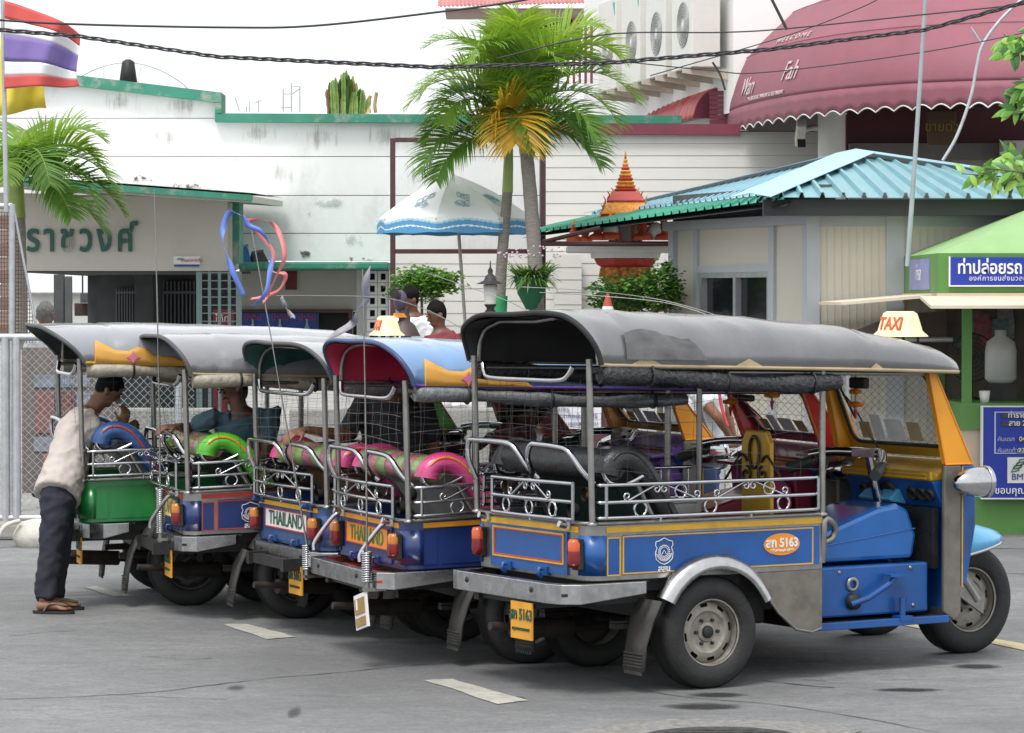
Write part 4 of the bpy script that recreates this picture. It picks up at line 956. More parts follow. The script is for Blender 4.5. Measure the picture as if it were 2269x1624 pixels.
# passage
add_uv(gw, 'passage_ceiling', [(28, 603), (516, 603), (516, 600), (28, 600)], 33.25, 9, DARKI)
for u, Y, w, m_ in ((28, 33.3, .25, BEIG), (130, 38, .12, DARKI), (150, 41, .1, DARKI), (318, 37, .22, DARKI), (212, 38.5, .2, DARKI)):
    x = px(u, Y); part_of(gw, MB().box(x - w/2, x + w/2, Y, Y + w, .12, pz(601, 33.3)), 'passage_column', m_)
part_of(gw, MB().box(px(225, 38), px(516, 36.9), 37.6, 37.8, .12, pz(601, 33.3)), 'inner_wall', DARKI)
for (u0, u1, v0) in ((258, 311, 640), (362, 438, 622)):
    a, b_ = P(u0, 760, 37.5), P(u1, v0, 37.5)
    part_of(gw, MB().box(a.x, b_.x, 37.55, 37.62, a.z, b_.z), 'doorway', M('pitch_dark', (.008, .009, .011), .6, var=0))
    nbar = 9
    for i in range(nbar + 1):
        x = lerp(a.x, b_.x, i/nbar); part_of(gw, MB().box(x - .009, x + .009, 37.50, 37.52, a.z, b_.z), 'bar', M('grey_bar', (.13, .14, .15), .5, .3))
    part_of(gw, MB().box(a.x, b_.x, 37.49, 37.50, a.z + .6, a.z + .63), 'cross_bar', M('grey_bar'))
part_of(gw, MB().box(px(165, 39.5), px(207, 39.5), 39.5, 39.7, pz(700, 39.5), pz(672, 39.5)), 'hanging_sign', M('dark_brown', (.05, .03, .025), .6))
part_of(gw, MB().box(px(178, 39.4), px(203, 39.4), 39.4, 39.6, pz(671, 39.5), pz(650, 39.5)), 'hanging_sign', DARKI)
for u in (183, 200): part_of(gw, MB().box(px(u, 39.5) - .01, px(u, 39.5) + .01, 39.5, 39.52, pz(650, 39.5), pz(601, 33.3)), 'sign_hanger', BLK)
far = empty('far_building', (px(110, 70), 70, .1), 0, 'pale sunlit building glimpsed through the dark passage', 'building')
part_of(far, MB().box(px(60, 70), px(300, 70), 70, 72, .1, pz(648, 70)), 'wall', WHITE); part_of(far, MB().box(px(60, 70), px(300, 70), 69.6, 72, pz(652, 70), pz(648, 70)), 'roof', STEEL)
# recess right of the gate
rc = empty('recessed_shopfront', (px(690, 35.5), 35.5, .12), 0, 'recessed beige shopfront under a thin green canopy with blue banner below', 'shopfront')
add_uv(rc, 'wall', [(530, 690), (812, 690), (812, 590), (530, 590)], 35.5, .2, BEIG)
m = MB(); a, b_ = P(528, 597, 33.9), P(860, 580, 33.9); m.box(a.x, b_.x, 33.9, 36, a.z, b_.z); part_of(rc, m, 'canopy', COPE, bevel=.02)
add_uv(rc, 'plaque', [(632, 642), (657, 642), (657, 600), (632, 600)], 35.46, .04, M('dark_red_plaque', (.13, .02, .02), .5, var=.2))
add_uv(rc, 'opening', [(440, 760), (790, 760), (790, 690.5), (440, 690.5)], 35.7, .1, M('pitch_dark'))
add_uv(rc, 'door_frame', [(505, 760), (513, 760), (513, 693), (772, 693), (772, 760), (781, 760), (781, 685), (505, 685)], 35.42, .12, BROWN)
bn = add_uv(rc, 'banner', [(526, 745), (706, 745), (706, 694), (526, 694)], 35.36, .03, M('banner_blue', (.015, .06, .30), .5, var=.35, scale=3))
for u in (560, 620, 680):
    p = P(u, 748, 35.33); m = MB(); m.lathe([(0, 0), (.035, 0), (.035, .10), (.012, .16), (.012, .21), (0, .215)], 10, 'z', (p.x, p.y, p.z)); part_of(rc, m, 'bottle_print', M('pale_print', (.4, .5, .6), .5))
    q = P(u, 704, 35.34); text('lettering', 'นํ้าดื่ม', .09, REDP, rc, q - Vector(rc.location))
add_uv(rc, 'white_pilaster', [(790, 760), (812, 760), (812, 597), (790, 597)], 34.9, .3, PLAS)
m = MB(); bl = empty('ventilation_block_wall', (px(836, 34.6), 34.6, .12), 0, 'white ventilation block wall with rows of square dark holes', 'wall')
for r_ in range(6):
    for c_ in range(2):
        u0 = 813 + c_*24; v0 = 600 + r_*27; Y = 34.6
        m = MB(); o4 = [(u0, v0), (u0 + 23, v0), (u0 + 23, v0 + 26), (u0, v0 + 26)]; i4 = [(u0 + 6, v0 + 6), (u0 + 17, v0 + 6), (u0 + 17, v0 + 20), (u0 + 6, v0 + 20)]
        O_, I_ = [P(u, v, Y) for u, v in o4], [P(u, v, Y) for u, v in i4]; bk = Vector((0, .15, 0))
        m.loft([[p + bk for p in O_], O_, I_, [p + bk for p in I_]], False, False, sm=False); part_of(bl, m, 'block', PLAS)
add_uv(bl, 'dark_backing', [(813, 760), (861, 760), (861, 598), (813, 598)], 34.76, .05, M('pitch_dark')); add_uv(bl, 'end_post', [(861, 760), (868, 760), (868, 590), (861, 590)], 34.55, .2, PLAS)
# green grille leaning by the gate
gg = empty('green_grille', (px(485, 32.8), 32.8, .12), 0, 'grey green steel grille gate standing open beside the gatehouse', 'gate')
GRG = M('grey_green_steel', (.17, .24, .24), .5, .2, var=.1)
for u in (441, 464, 486, 508, 529):
    x = px(u, 32.8); part_of(gg, MB().box(x - .016 - .014*(u in (441, 529)), x + .016 + .014*(u in (441, 529)), 32.8, 32.83, .12, pz(602, 32.8)), 'bar', GRG)
for v in (604, 622, 640, 658, 676, 694, 712, 730):
    part_of(gg, MB().box(px(441, 32.8), px(529, 32.8), 32.805, 32.825, pz(v, 32.8) - .006, pz(v, 32.8) + .006), 'cross_bar', GRG)
cr = empty('drinks_crate', P(490, 740, 33.4), 0, 'dark red drinks crate behind the green grille', 'crate'); part_of(cr, MB().box(px(472, 33.4), px(512, 33.4), 33.4, 33.8, .12, pz(686, 33.4)), 'box', M('crate_red', (.2, .02, .03), .5)); text('lettering', 'โค้ก', .1, WHITE, cr, P(492, 706, 33.39) - cr.location)
for nm, u0, u1, v0, col, lab in (('folded_tarpaulin', 530, 557, 543, (.03, .17, .42), 'folded blue tarpaulin on the thin green canopy'), ('black_bundle', 560, 596, 555, (.06, .05, .055), 'black plastic bundle on the thin green canopy')):
    m = MB(); a, b_ = P(u0, 581, 34.2), P(u1, v0, 34.2); w = b_.x - a.x
    m.loft([[(a.x, 34.2, a.z), (a.x + w*.1, 34.2, a.z + (b_.z-a.z)*.7), (a.x + w*.6, 34.2, b_.z), (b_.x, 34.2, a.z)], [(a.x - .1, 34.7, a.z), (a.x - .05, 34.7, b_.z), (a.x + w*.4, 34.7, b_.z + .02), (b_.x - .05, 34.7, a.z)]], False, True, sm=False)
    tag(m.build(nm, M(nm, col, .35, var=.2, bump=.4), None, bevel=.03), lab, 'tarpaulin' if 'tarp' in nm else 'bundle')
# --- white siding wall to the right, plank by plank
sw = empty('siding_wall', (px(1500, 35), 35, .12), 0, 'white horizontal plank siding wall with maroon fascia behind the palms', 'wall')
def plank(u0, u1, v0, v1, Y):
    a, b_ = P(u0, v1, Y), P(u1, v0, Y); m = MB()
    m.loft([[(x, Y - .014, a.z), (x, Y, a.z), (x, Y, b_.z), (x, Y - .008, b_.z)] for x in (a.x, b_.x)], False, True, sm=False)
    return part_of(sw, m, 'plank', SIDING)
v = 292
while v < 780: plank(1203, 1800, v, v + 26.0, 35); v += 26.5
v = 557
while v < 780: plank(872, 1199, v, v + 27.0, 35.3); v += 27.5
add_uv(sw, 'backing_wall', [(1195, 790), (1885, 790), (1885, 290), (1195, 290)], 35.02, .2, DARKI); add_uv(sw, 'backing_wall', [(872, 790), (1199, 790), (1199, 556), (872, 556)], 35.32, .2, DARKI)
add_uv(sw, 'fascia', [(1195, 297), (1640, 299), (1640, 275), (1195, 275)], 34.9, .3, MARO)
v = 292
while v < 420: plank(1800, 1885, v, v + 26.0, 35); v += 26.5
for u0, u1 in ((1228, 1288),):
    v = 565
    while v < 780: plank(u0, u1, v, v + 27, 34.4); v += 27.5
    add_uv(sw, 'box_backing', [(u0, 790), (u1, 790), (u1, 565), (u0, 565)], 34.43, .5, SIDING)
# --- brown steel frame
sf = empty('steel_frame', (px(1037, 33), 33, .12), 0, 'tall empty brown steel frame standing before the white wall', 'frame')
for u in (870, 1203):
    x = px(u, 33); part_of(sf, MB().box(x - .028, x + .028, 33, 33.056, .12, pz(306, 33)), 'post', BROWN, bevel=.005)
for v in (310, 557): part_of(sf, MB().box(px(870, 33) + .028, px(1203, 33) - .028, 33.005, 33.05, pz(v, 33) - .024, pz(v, 33) + .024), 'bar', BROWN)
# --- building with air conditioners
ab = empty('upper_building', (2.4, 35.6, .12), 0, 'tall white building with air conditioners on its shaded side', 'building')
w0, w1 = Vector((2.55, 35.6, 0)), Vector((1.0, 43.0, 0)); wdir = (w1 - w0).normalized(); wn_ = Vector((-wdir.y, wdir.x, 0)); wn_ = wn_ if wn_.x < 0 else -wn_
FAC = M('white_facade', (.82, .82, .81), .7, var=.04, scale=1)
m = MB(); m.prism([(w0.x, w0.y), (w1.x, w1.y), (14, 46), (14, 35.6)], 4.1, 14, 'z'); part_of(ab, m, 'wall', FAC)
part_of(ab, MB().box(1.3, 2.5, 42.0, 42.3, 6.4, 12), 'louvre_screen', M('dark_brown'))
for i in range(5):
    x = px(1255 + i*13, 41.5); part_of(ab, MB().box(x, x + .035, 41.5, 41.55, pz(185, 41.5), pz(40, 41.5)), 'louvre_bar', MARO)
ACW = M('ac_casing', (.68, .67, .63), .45, var=.04); ACG = M('ac_grille', (.42, .42, .41), .5, .3, var=.1)
for i in range(4):
    d0 = .12 + i*1.24; o = w0 + wdir * d0 + wn_ * .12; zb = 4.62
    a = empty('air_conditioner', (o.x, o.y, zb), math.atan2(wdir.y, wdir.x), ['rightmost white air conditioner unit on the high wall', 'second air conditioner from the right on the high wall', 'third air conditioner from the right on the high wall', 'leftmost air conditioner beside the palm fronds'][i], 'air conditioner', 'air conditioners on the high wall')
    # local: x along wall, +y = outward
    MB().box(0, .92, 0, .34, 0, 1.16).build('casing', ACW, a, bevel=.015)
    fan = MB()
    for k in range(7): fan.tube(arc((.40, .345, .52), .04 + k*.036, 0, 6.283, 24), .006, 4)
    for k in range(20):
        t = 6.283*k/20; fan.tube([(.40 + .05*math.cos(t), .345, .52 + .05*math.sin(t)), (.40 + .26*math.cos(t + .4), .345, .52 + .26*math.sin(t + .4))], .004, 4)
    f_ = MB().lathe([(0, .342), (.27, .342)], 24, 'y', (.40, 0, .52)).build('fan_opening', M('fan_dark', (.42, .42, .41), .6, var=.2), a)
    fan.build('fan_grille', ACG, f_); MB().lathe([(0, .35), (.075, .346)], 14, 'y', (.40, 0, .52)).build('fan_hub', WHITE, f_)
    MB().prism([(.03, 1.10), (.13, 1.10), (.03, .93)], .341, .346, 'y').build('badge', M('cyan_badge', (.05, .42, .42), .5), a)
    for xx in (.12, .78):
        br = MB().prism([(-.30, -.005), (.42, -.005), (.42, -.06), (-.30, -.16)], xx - .02, xx + .02, 'x').build('bracket', M('bracket_cream', (.55, .5, .42), .6, var=.15), a)
# red bull-nosed corrugated awning
ra = empty('red_awning', (1.6, 38, 3.9), 0, 'red and pink corrugated bull nose awning below the air conditioners', 'awning')
m = MB(); n = 120
A0, A1 = P(1560, 262, 36.2) + Vector((-.12, 0, 0)), P(1352, 266, 42.5) + Vector((-.12, 0, 0))
def rfun(s, t):
    p = A0.lerp(A1, s); p.z = lerp(A0.z, A0.z + .02, s); a = t * R(95); k = .012 * math.sin(s * 2*math.pi*26)
    rr = .34 + k; inw = -wn_
    return p + inw * (.34 - rr*math.cos(a)) + Vector((0, 0, rr*math.sin(a)*1.05))
m.grid(rfun, 210, 10); o = part_of(ra, m, 'sheet', M('red_corrugated', (.42, .06, .06), .4, var=.25, scale=4, dirt=.6, dirtcol=(.55, .3, .27), dscale=5), solid=.01)
m = MB(); pe = [rfun(0, k/10) for k in range(11)]; m.add(pe + [A0 - wn_*.5], [tuple(range(12))]); part_of(ra, m, 'end_cap', MARO)
q0, q1 = P(1572, 275, 36.0), P(1622, 200, 36.0)
for i in range(7): part_of(ra, MB().box(q0.x, q1.x, 36.0, 36.04, lerp(q0.z, q1.z, i/7), lerp(q0.z, q1.z, (i+.88)/7)), 'louvre', MARO)
# top-left glimpse of another awning
ra2 = empty('pink_awning', P(1120, 5, 44), 0, 'faded pink corrugated awning at the top edge behind the palm', 'awning')
m = MB(); a0, a1 = P(970, 14, 44), P(1300, 6, 44)
m.grid(lambda s, t: a0.lerp(a1, s) + Vector((0, t*1.2, t*.45 + .012*math.sin(s*230))), 160, 3); part_of(ra2, m, 'sheet', M('faded_pink', (.5, .2, .2), .5, var=.2), solid=.01)
part_of(ra2, MB().box(a0.x + .1, a1.x, 44.2, 45, a0.z - .10, a0.z - .01), 'soffit', M('soffit_pink', (.45, .33, .3), .6)); part_of(ra2, MB().box(px(1075, 45), px(1105, 45), 44.8, 45, 2.5, a0.z), 'post', SIDING)
part_of(ra2, MB().box(px(1105, 45), px(1290, 45), 45, 45.2, a0.z - .35, a0.z), 'beam', M('dark_brown'))
# --- big maroon dome awning
da = empty('maroon_awning', (4.2, 33, 3.9), 0, 'huge maroon fabric dome awning with white lettering and scalloped edge', 'awning')
MFAB = M('maroon_fabric', (.25, .082, .11), .62, var=.08, scale=3, bump=.1, bscale=20, dirt=.2, dirtcol=(.38, .16, .18), dscale=2.5)
ze_ = 3.90
edge = [(2.47, 37.6), (2.50, 36.2), (2.60, 34.8), (2.86, 33.4), (3.28, 32.2), (3.85, 31.3), (4.5, 30.8), (5.2, 30.6), (6.2, 30.6), (7.5, 30.8)]
ed = smooth([(x, y, 0) for x, y in edge], 8)
ctr = Vector((6.6, 38.2, 0))
def dome(s, t, off=0):
    k = s * (len(ed) - 1); i = min(int(k), len(ed) - 2); e = ed[i].lerp(ed[i+1], k - i)
    a = t * R(86); f = 1 - math.cos(a)
    inn = e.lerp(ctr, .62); H = 1.65
    rib = 1 + 0.0 * s
    p = e.lerp(inn, f); sag = -.05*abs(math.sin(t*math.pi*4))**.6 * (t < .99)
    return Vector((p.x, p.y, ze_ + .22 + H*math.sin(a) + sag*.9))
m = MB(); m.grid(lambda s, t: dome(s, t), 72, 40); fab = part_of(da, m, 'canopy', MFAB, solid=.01)
def val(s, t):
    k = s * (len(ed) - 1); i = min(int(k), len(ed) - 2); e = ed[i].lerp(ed[i+1], k - i)
    sc_ = .05*abs(math.sin(s*math.pi*34)); return Vector((e.x, e.y, ze_ + .22 - t*(.27 - sc_)))
m = MB(); m.grid(val, 408, 3); va = part_of(da, m, 'valance', MFAB, solid=.008)
m = MB(); m.tube([val(i/408, 1) for i in range(409)], .009, 5); part_of(da, m, 'valance_binding', WHITE)
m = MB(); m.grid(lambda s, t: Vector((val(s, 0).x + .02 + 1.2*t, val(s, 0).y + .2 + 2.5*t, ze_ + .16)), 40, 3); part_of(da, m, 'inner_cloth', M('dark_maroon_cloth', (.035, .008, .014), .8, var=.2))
for tt in (.25, .5, .75):
    m = MB(); m.tube([dome(i/80, tt) + Vector((0, -.004, .0)) for i in range(81)], .012, 5); part_of(da, m, 'frame_rib', MFAB)
WLET = M('awning_lettering', (.58, .45, .46), .6, var=.05)
def on_dome(s, t):
    return dome(s, t), (dome(s + .01, t) - dome(s - .01, t)).normalized(), (dome(s, t + .01) - dome(s, t - .01)).normalized()
def awn_text(body, size, s, t, shear=0.0, sx=1.0, bold=0.0, spacing=1.0, font_slope=0):
    o, ax, ay = on_dome(s, t); az = ax.cross(ay).normalized(); ay = az.cross(ax)
    tx_ = text('lettering', body, size, WLET, None, (0, 0, 0), (0, 0, 0), extrude=.004, shear=shear, sx=sx, bold=bold, spacing=spacing)
    # wrap each vertex on the cloth
    L = (dome(s + .005, t) - dome(s - .005, t)).length / .01; Lt = (dome(s, t + .005) - dome(s, t - .005)).length / .01
    for vt in tx_.data.vertices:
        ss, t2 = s + vt.co.x / L, t + vt.co.y / Lt
        b0 = dome(ss, t2); n_ = (dome(ss + .004, t2) - dome(ss - .004, t2)).cross(dome(ss, t2 + .004) - dome(ss, t2 - .004)).normalized()
        n_ = n_ if n_.y < 0 or n_.x < 0 else -n_
        vt.co = b0 + n_ * (.016 + vt.co.z) - Vector(da.location)
    tx_.parent = da; return tx_
awn_text('Wan', .30, .235, .095, shear=.45, sx=1.1); awn_text('Fah', .32, .36, .125, shear=.45, sx=.95)
awn_text('THE OUTDOOR THAI BOATS & RESTAURANT', .062, .300, .030, sx=1.0, spacing=1.1)
awn_text('W E L C O M E', .13, .33, .29, sx=1.3)
# dark shop front under it
us = empty('awning_shop', (5, 34, .12), 0, 'shaded maroon shopfront with gilt sign under the dome awning', 'shopfront')
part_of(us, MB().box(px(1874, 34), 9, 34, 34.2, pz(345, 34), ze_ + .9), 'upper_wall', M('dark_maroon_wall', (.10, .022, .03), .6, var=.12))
part_of(us, MB().box(px(1880, 33.9), 9, 33.85, 34, pz(352, 33.9), pz(318, 33.9)), 'lintel', M('grey_lintel', (.16, .15, .145), .6))
part_of(us, MB().box(px(1880, 34.1), 9, 34.05, 34.2, .12, pz(352, 34)), 'lower_wall', M('taupe_wall', (.33, .31, .28), .7, var=.08))
c_ = P(1842, 300, 33.6); m = MB(); m.lathe([(.15, 0), (.15, c_.z + .1), (.17, c_.z + .12)], 24, 'z', (c_.x, 33.6, .12)); part_of(us, m, 'round_column', SIDING)
sg_ = P(2085, 282, 33.2); part_of(us, MB().box(sg_.x - .16, sg_.x + .16, 33.15, 33.2, sg_.z - .19, sg_.z + .19), 'hanging_sign', M('sign_brown', (.10, .05, .02), .5, var=.2), bevel=.05)
text('sign_lettering', 'ขายตั๋ว', .14, M('dull_gold', (.28, .19, .04), .45, .5), us, Vector((sg_.x, 33.14, sg_.z)) - Vector(us.location))
part_of(us, MB().box(px(2218, 33.6), px(2290, 33.6), 33.5, 33.8, pz(366, 33.6), pz(312, 33.6)), 'window_unit', ACW, bevel=.01)
part_of(us, MB().box(px(2230, 33.5), px(2248, 33.5), 33.47, 33.5, pz(362, 33.5), pz(318, 33.5)), 'vent', M('vent_grey', (.3, .3, .35), .5))
fl = empty('security_camera', P(1770, 300, 33.8), 0, 'white box security camera on the siding wall beneath the awning', 'camera')
q = P(1762, 316, 33.6); m = MB(); m.obox((0, -.15, .02), (.10, .34, .13), Matrix.Rotation(R(-38), 3, 'X')); m.build('housing', ACW, fl, bevel=.015); MB().obox((0, -.28, -.10), (.085, .02, .10), Matrix.Rotation(R(-38), 3, 'X')).build('lens_window', BLK, fl); MB().tube([(0, 0, .05), (.18, .3, .1), (.28, .6, .1)], .03, 8).build('bracket', ACW, fl)
# cables hanging from the building
def cable(name, pts, r, label, mat=None, seg=6, cat='cable'):
    o = MB().tube(smooth([P(*p) for p in pts], 8), r, seg).build(name, mat or M('cable_black', (.03, .03, .035), .6, var=.2)); return tag(o, label, cat)
cable('drop_cable', [(2088, 356, 30), (2120, 300, 30), (2150, 215, 30), (2163, 150, 30), (2176, 100, 30), (2215, 45, 30), (2262, 0, 30)], .016, 'grey drop cable curving up the right side before the awning', GALV)
cable('thin_stay', [(2150, 60, 30), (2176, 100, 30)], .010, 'short grey stay wire joining the drop cable', GALV)
cable('awning_stay', [(1690, -40, 33), (1743, 66, 33)], .016, 'dark stay rod coming down on the maroon awning top')
cable('roof_cable', [(1578, 138, 35), (1595, 165, 35), (1606, 200, 35)], .012, 'black cable drooping beside the air conditioners')
for k in range(3):
    o = MB().tube([P(u, v + 3.4*math.sin(u*.05 + k*2.1) , 24 + .03*math.cos(u*.05 + k*2.1)) for u, v in [(x, interp([-60, 170, 480, 960, 1340, 1700, 2050, 2330], [62, 80, 126, 149, 140, 110, 66, -12], x)) for x in range(-60, 2331, 12)]], .0072, 6).build('power_cable', M('cable_black'))
    tag(o, 'thick black twisted power cable strung across the whole scene', 'cable', 'strands of the thick twisted overhead cable')
cable('overhead_wire', [(-60, 40, 24.5), (140, 53, 24.5), (500, 61, 24.5), (700, 57, 24.5), (970, 27, 24.5), (1150, 2, 24.5), (1300, -30, 24.5)], .009, 'thin upper overhead wire crossing the white sky at left')
cable('overhead_wire', [(1100, 130, 26), (1340, 77, 26), (1600, 72, 26), (1750, 63, 26), (2050, 32, 26), (2330, 4, 26)], .006, 'thin overhead wire passing in front of the air conditioners')
cable('overhead_wire', [(1230, 120, 27), (1560, 155, 27), (1700, 160, 27), (2050, 115, 27), (2330, 60, 27)], .005, 'thinnest overhead wire sagging below the thick cable')
cable('overhead_wire', [(1440, 168, 28), (1740, 80, 28), (1900, 20, 28), (1960, -10, 28)], .005, 'thin wire slanting up across the white wall to the right')
# --- rooftop bits
dish = empty('satellite_dish', P(285, 190, 37), 0, 'mesh satellite dish rim with black horn above the left coping', 'satellite dish')
MB().tube([P(150 + 270*k/20, 193 + 0*k - 58*math.sin(math.pi*k/20)**.8 + (k/20)*8, 38.0) - dish.location for k in range(21)], .008, 5).build('rim', GALV, dish)
for u in (228, 312): MB().tube([P(u, 140 if u < 300 else 150, 38) - dish.location, P(u + (4 if u < 300 else -10), 200, 37.5) - dish.location], .006, 5).build('stay', GALV, dish)
MB().lathe([(0, -.16), (.12, -.16), (.075, .16), (.03, .19), (0, .19)], 12, 'z', P(284, 167, 37) - dish.location).build('horn', BLK, dish)
an = empty('roof_aerial', P(650, 240, 38), 0, 'thin metal roof aerial frame left of the cactus', 'aerial')
for a_, b_ in (((627, 248), (627, 197)), ((645, 248), (645, 185)), ((664, 248), (664, 192)), ((645, 192), (664, 192)), ((627, 208), (645, 208)), ((622, 238), (645, 238)), ((645, 210), (664, 196))):
    MB().tube([P(*a_, 38) - an.location, P(*b_, 38) - an.location], .008, 5).build('rod', GALV, an)
an2 = empty('roof_aerial', P(570, 240, 38), 0, 'small rooftop aerial rods behind the step in the coping', 'aerial')
for a_, b_ in (((521, 217), (530, 246)), ((553, 248), (553, 224)), ((546, 248), (546, 236)), ((572, 248), (572, 222)), ((565, 228), (580, 222))):
    MB().tube([P(*a_, 38) - an2.location, P(*b_, 38) - an2.location], .007, 5).build('rod', GALV, an2)
ca = empty('cactus', P(765, 250, 38), 0, 'tall clustered green cactus growing on the roof', 'cactus')
CAC = M('cactus_green', (.13, .22, .05), .7, var=.3, scale=10); CACY = M('cactus_dry', (.45, .32, .14), .7, var=.3)
r_ = random.Random(5)
for i in range(22):
    u = lerp(728, 812, i/21) + r_.uniform(-3, 3); top = interp([725, 750, 768, 785, 815], [195, 172, 155, 178, 218], u) + r_.uniform(-4, 10)
    p, q = P(u + r_.uniform(-3, 3), 255, 38 + r_.uniform(-.3, .3)), P(u + (u - 768)*.12, top, 38 + r_.uniform(-.2, .2)); m = MB(); R_ = []
    for k in range(9):
        c0 = p.lerp(q, k/8); R_.append([c0 + Vector((math.cos(2*math.pi*j/10), math.sin(2*math.pi*j/10), 0)) * (.028 if j % 2 else .016) * (1 if k < 8 else .3) * (1 + .12*math.sin(k*2.3 + i)) for j in range(10)])
    m.loft(R_, False, True, sm=False); m.v = [tuple(Vector(x) - ca.location) for x in m.v]; m.build('stem', CAC if i % 7 else CACY, ca)
for u, t in ((818, 212), (832, 205)):
    MB().tube(smooth([P(u, 250, 38) - ca.location, P(u - 2, 232, 38) - ca.location, P(u + 2, t, 38) - ca.location], 3), .022, 7).build('stem', CACY, ca)
# ------------------------------------------------------------------ vegetation helpers
LEAF = leafmat('palm_leaf', (.17, .31, .04), .35, 3); LEAF2 = leafmat('palm_leaf_dark', (.10, .22, .035), .35, 3)
LEAFY = leafmat('palm_leaf_light', (.25, .40, .05), .3, 3); LEAFO = leafmat('palm_leaf_yellow', (.58, .40, .05), .3, 5)
RACH = M('palm_rachis', (.24, .30, .07), .5, var=.2)
def frond(mb, base, tip_dir, length, droop, nl, ll, w, seed, roll=0.0, leafdroop=.55, mi_leaf=0, mi_r=1, wind=Vector((0, 0, 0))):
    r_ = random.Random(seed); base = Vector(base); d = Vector(tip_dir).normalized()
    pts = []; p = base.copy(); v = d.copy(); n = 16
    for i in range(n + 1):
        pts.append(p.copy()); p = p + v * (length/n); v = (v + Vector((0, 0, -1)) * droop/n * (.5 + 1.6*i/n) + wind*(i/n)/n).normalized()
    mb.tube(pts, [lerp(.014, .002, i/n) for i in range(n + 1)], 5, mi=mi_r)
    for side in (-1, 1):
        for k in range(nl):
            t = lerp(.10, .99, (k + r_.uniform(-.3, .3))/nl); t = max(.08, min(.995, t)); f = t*n; i = min(int(f), n - 1); c = pts[i].lerp(pts[i+1], f - i); T = (pts[i+1] - pts[i]).normalized()
            up = Vector((0, 0, 1)); S = T.cross(up); S = S.normalized() if S.length > .05 else Vector((1, 0, 0)); N = S.cross(T)
            S = Matrix.Rotation(roll, 3, T) @ S; N = Matrix.Rotation(roll, 3, T) @ N
            L = ll * (math.sin(math.pi*(.12 + .86*t))**.6) * r_.uniform(.8, 1.1)
            dr = (S*side*.95 + T*lerp(.35, 1.0, t) + N*r_.uniform(.15, .55) + wind*.25).normalized(); q = c.copy(); W = w*r_.uniform(.8, 1.2); seg = 4; vs = []
            bn = dr.cross(N).normalized()
            for j in range(seg + 1):
                ww = W*(1 - (j/seg)**1.6) * (.55 + .45*min(1, j)) + .0006
                vs += [q - bn*ww, q + bn*ww]; q = q + dr*(L/seg); dr = (dr + Vector((0, 0, -1))*leafdroop*(.35 + .35*j)*r_.uniform(.7, 1.2)/seg*2 + wind*.08).normalized()
            mb.add(vs, [(2*j, 2*j+1, 2*j+3, 2*j+2) for j in range(seg)], mi_leaf, True)
def palm(name, label, base_pts, Y, shaft, crown_pt, fronds, Lm, seed, tr_=.085):
    """base_pts: trunk line, shaft: crownshaft line, all in (u, v)"""
    b0 = P(*base_pts[0], Y); root = empty(name, b0, 0, label, 'palm tree'); O = Vector(b0)
    tp = smooth([P(u, v, Y) - O for u, v in base_pts], 6); m = MB(); n = len(tp)
    m.tube(tp, [lerp(tr_*1.15, tr_, i/(n-1)) * (1 + .02*math.sin(i*2.1)) for i in range(n)], 14); m.build('trunk', M('palm_bark', (.27, .245, .225), .85, var=.2, scale=14, bump=.6, bscale=16, stretch=(1, 1, 7)), root)
    sp = smooth([P(u, v, Y) - O for u, v in shaft], 5); n = len(sp)
    m = MB(); m.tube(sp, [lerp(tr_*1.08, tr_*.8, i/(n-1)) for i in range(n)], 14); m.build('crownshaft', M('crownshaft_green', (.34, .42, .12), .4, var=.15, scale=6), root)
    c = P(*crown_pt, Y) - O
    for i, (ang, elev, L, dr, mats) in enumerate(fronds):
        a = R(ang); d = Vector((math.cos(a)*math.cos(R(elev)), math.sin(a)*math.cos(R(elev)), math.sin(R(elev))))
        m = MB(); frond(m, c + Vector((0, 0, rnd.uniform(-.08, .08))), d, L*Lm, dr, 46, .44*Lm, .0140, seed*100 + i, roll=rnd.uniform(-.5, .5), wind=Vector((.25, 0, -.05)))
        m.build('frond', [mats, RACH if mats is not LEAFO else LEAFO], root)
    return root
# frond: compass angle (0 right, 90 away, 180 left, 270 to the camera), elevation, length, droop
FA = [(180, 48, 1.0, 2.3, LEAF), (195, 25, 1.05, 2.0, LEAF2), (215, 55, 1.0, 2.4, LEAF), (160, 60, 1.05, 2.2, LEAF), (350, 20, 1.05, 1.7, LEAF2), (330, 45, 1.0, 2.3, LEAF2), (15, 50, 1.0, 2.1, LEAF),
      (250, 62, .9, 2.8, LEAF2), (290, 40, .9, 2.4, LEAF2), (100, 55, 1.0, 2.0, LEAF), (60, 60, .9, 2.0, LEAF), (205, 5, .95, 1.6, LEAF2)]
FB = [(180, 62, 1.1, 2.1, LEAF), (170, 38, 1.1, 1.9, LEAFY), (198, 45, 1.05, 2.2, LEAF), (0, 55, 1.1, 1.95, LEAFY), (350, 35, 1.15, 1.9, LEAF), (12, 66, 1.1, 1.8, LEAFY), (335, 58, 1.0, 2.3, LEAF),
      (260, 75, .85, 2.2, LEAFY), (230, 60, .95, 2.6, LEAF), (300, 62, .9, 2.6, LEAF), (90, 70, 1.0, 1.6, LEAFY), (120, 55, 1.0, 1.8, LEAF), (60, 58, 1.0, 1.8, LEAF), (185, 85, .75, 1.0, LEAFY),
      (220, 35, .42, 3.4, LEAFO), (262, 20, .40, 3.8, LEAFO), (240, 70, .8, 2.4, LEAF), (285, 80, .8, 2.0, LEAFY), (320, 20, .95, 2.0, LEAF2), (155, 20, 1.0, 1.8, LEAF2), (25, 30, 1.05, 1.9, LEAF)]
pA = palm('palm_tree', 'palm with grey trunk and lower crown, left of the pair behind the parked row', [(1104, 775), (1108, 640), (1116, 520), (1124, 425)], 31, [(1124, 426), (1126, 360), (1127, 310)], (1127, 308), FA, 1.08, 1, .052)
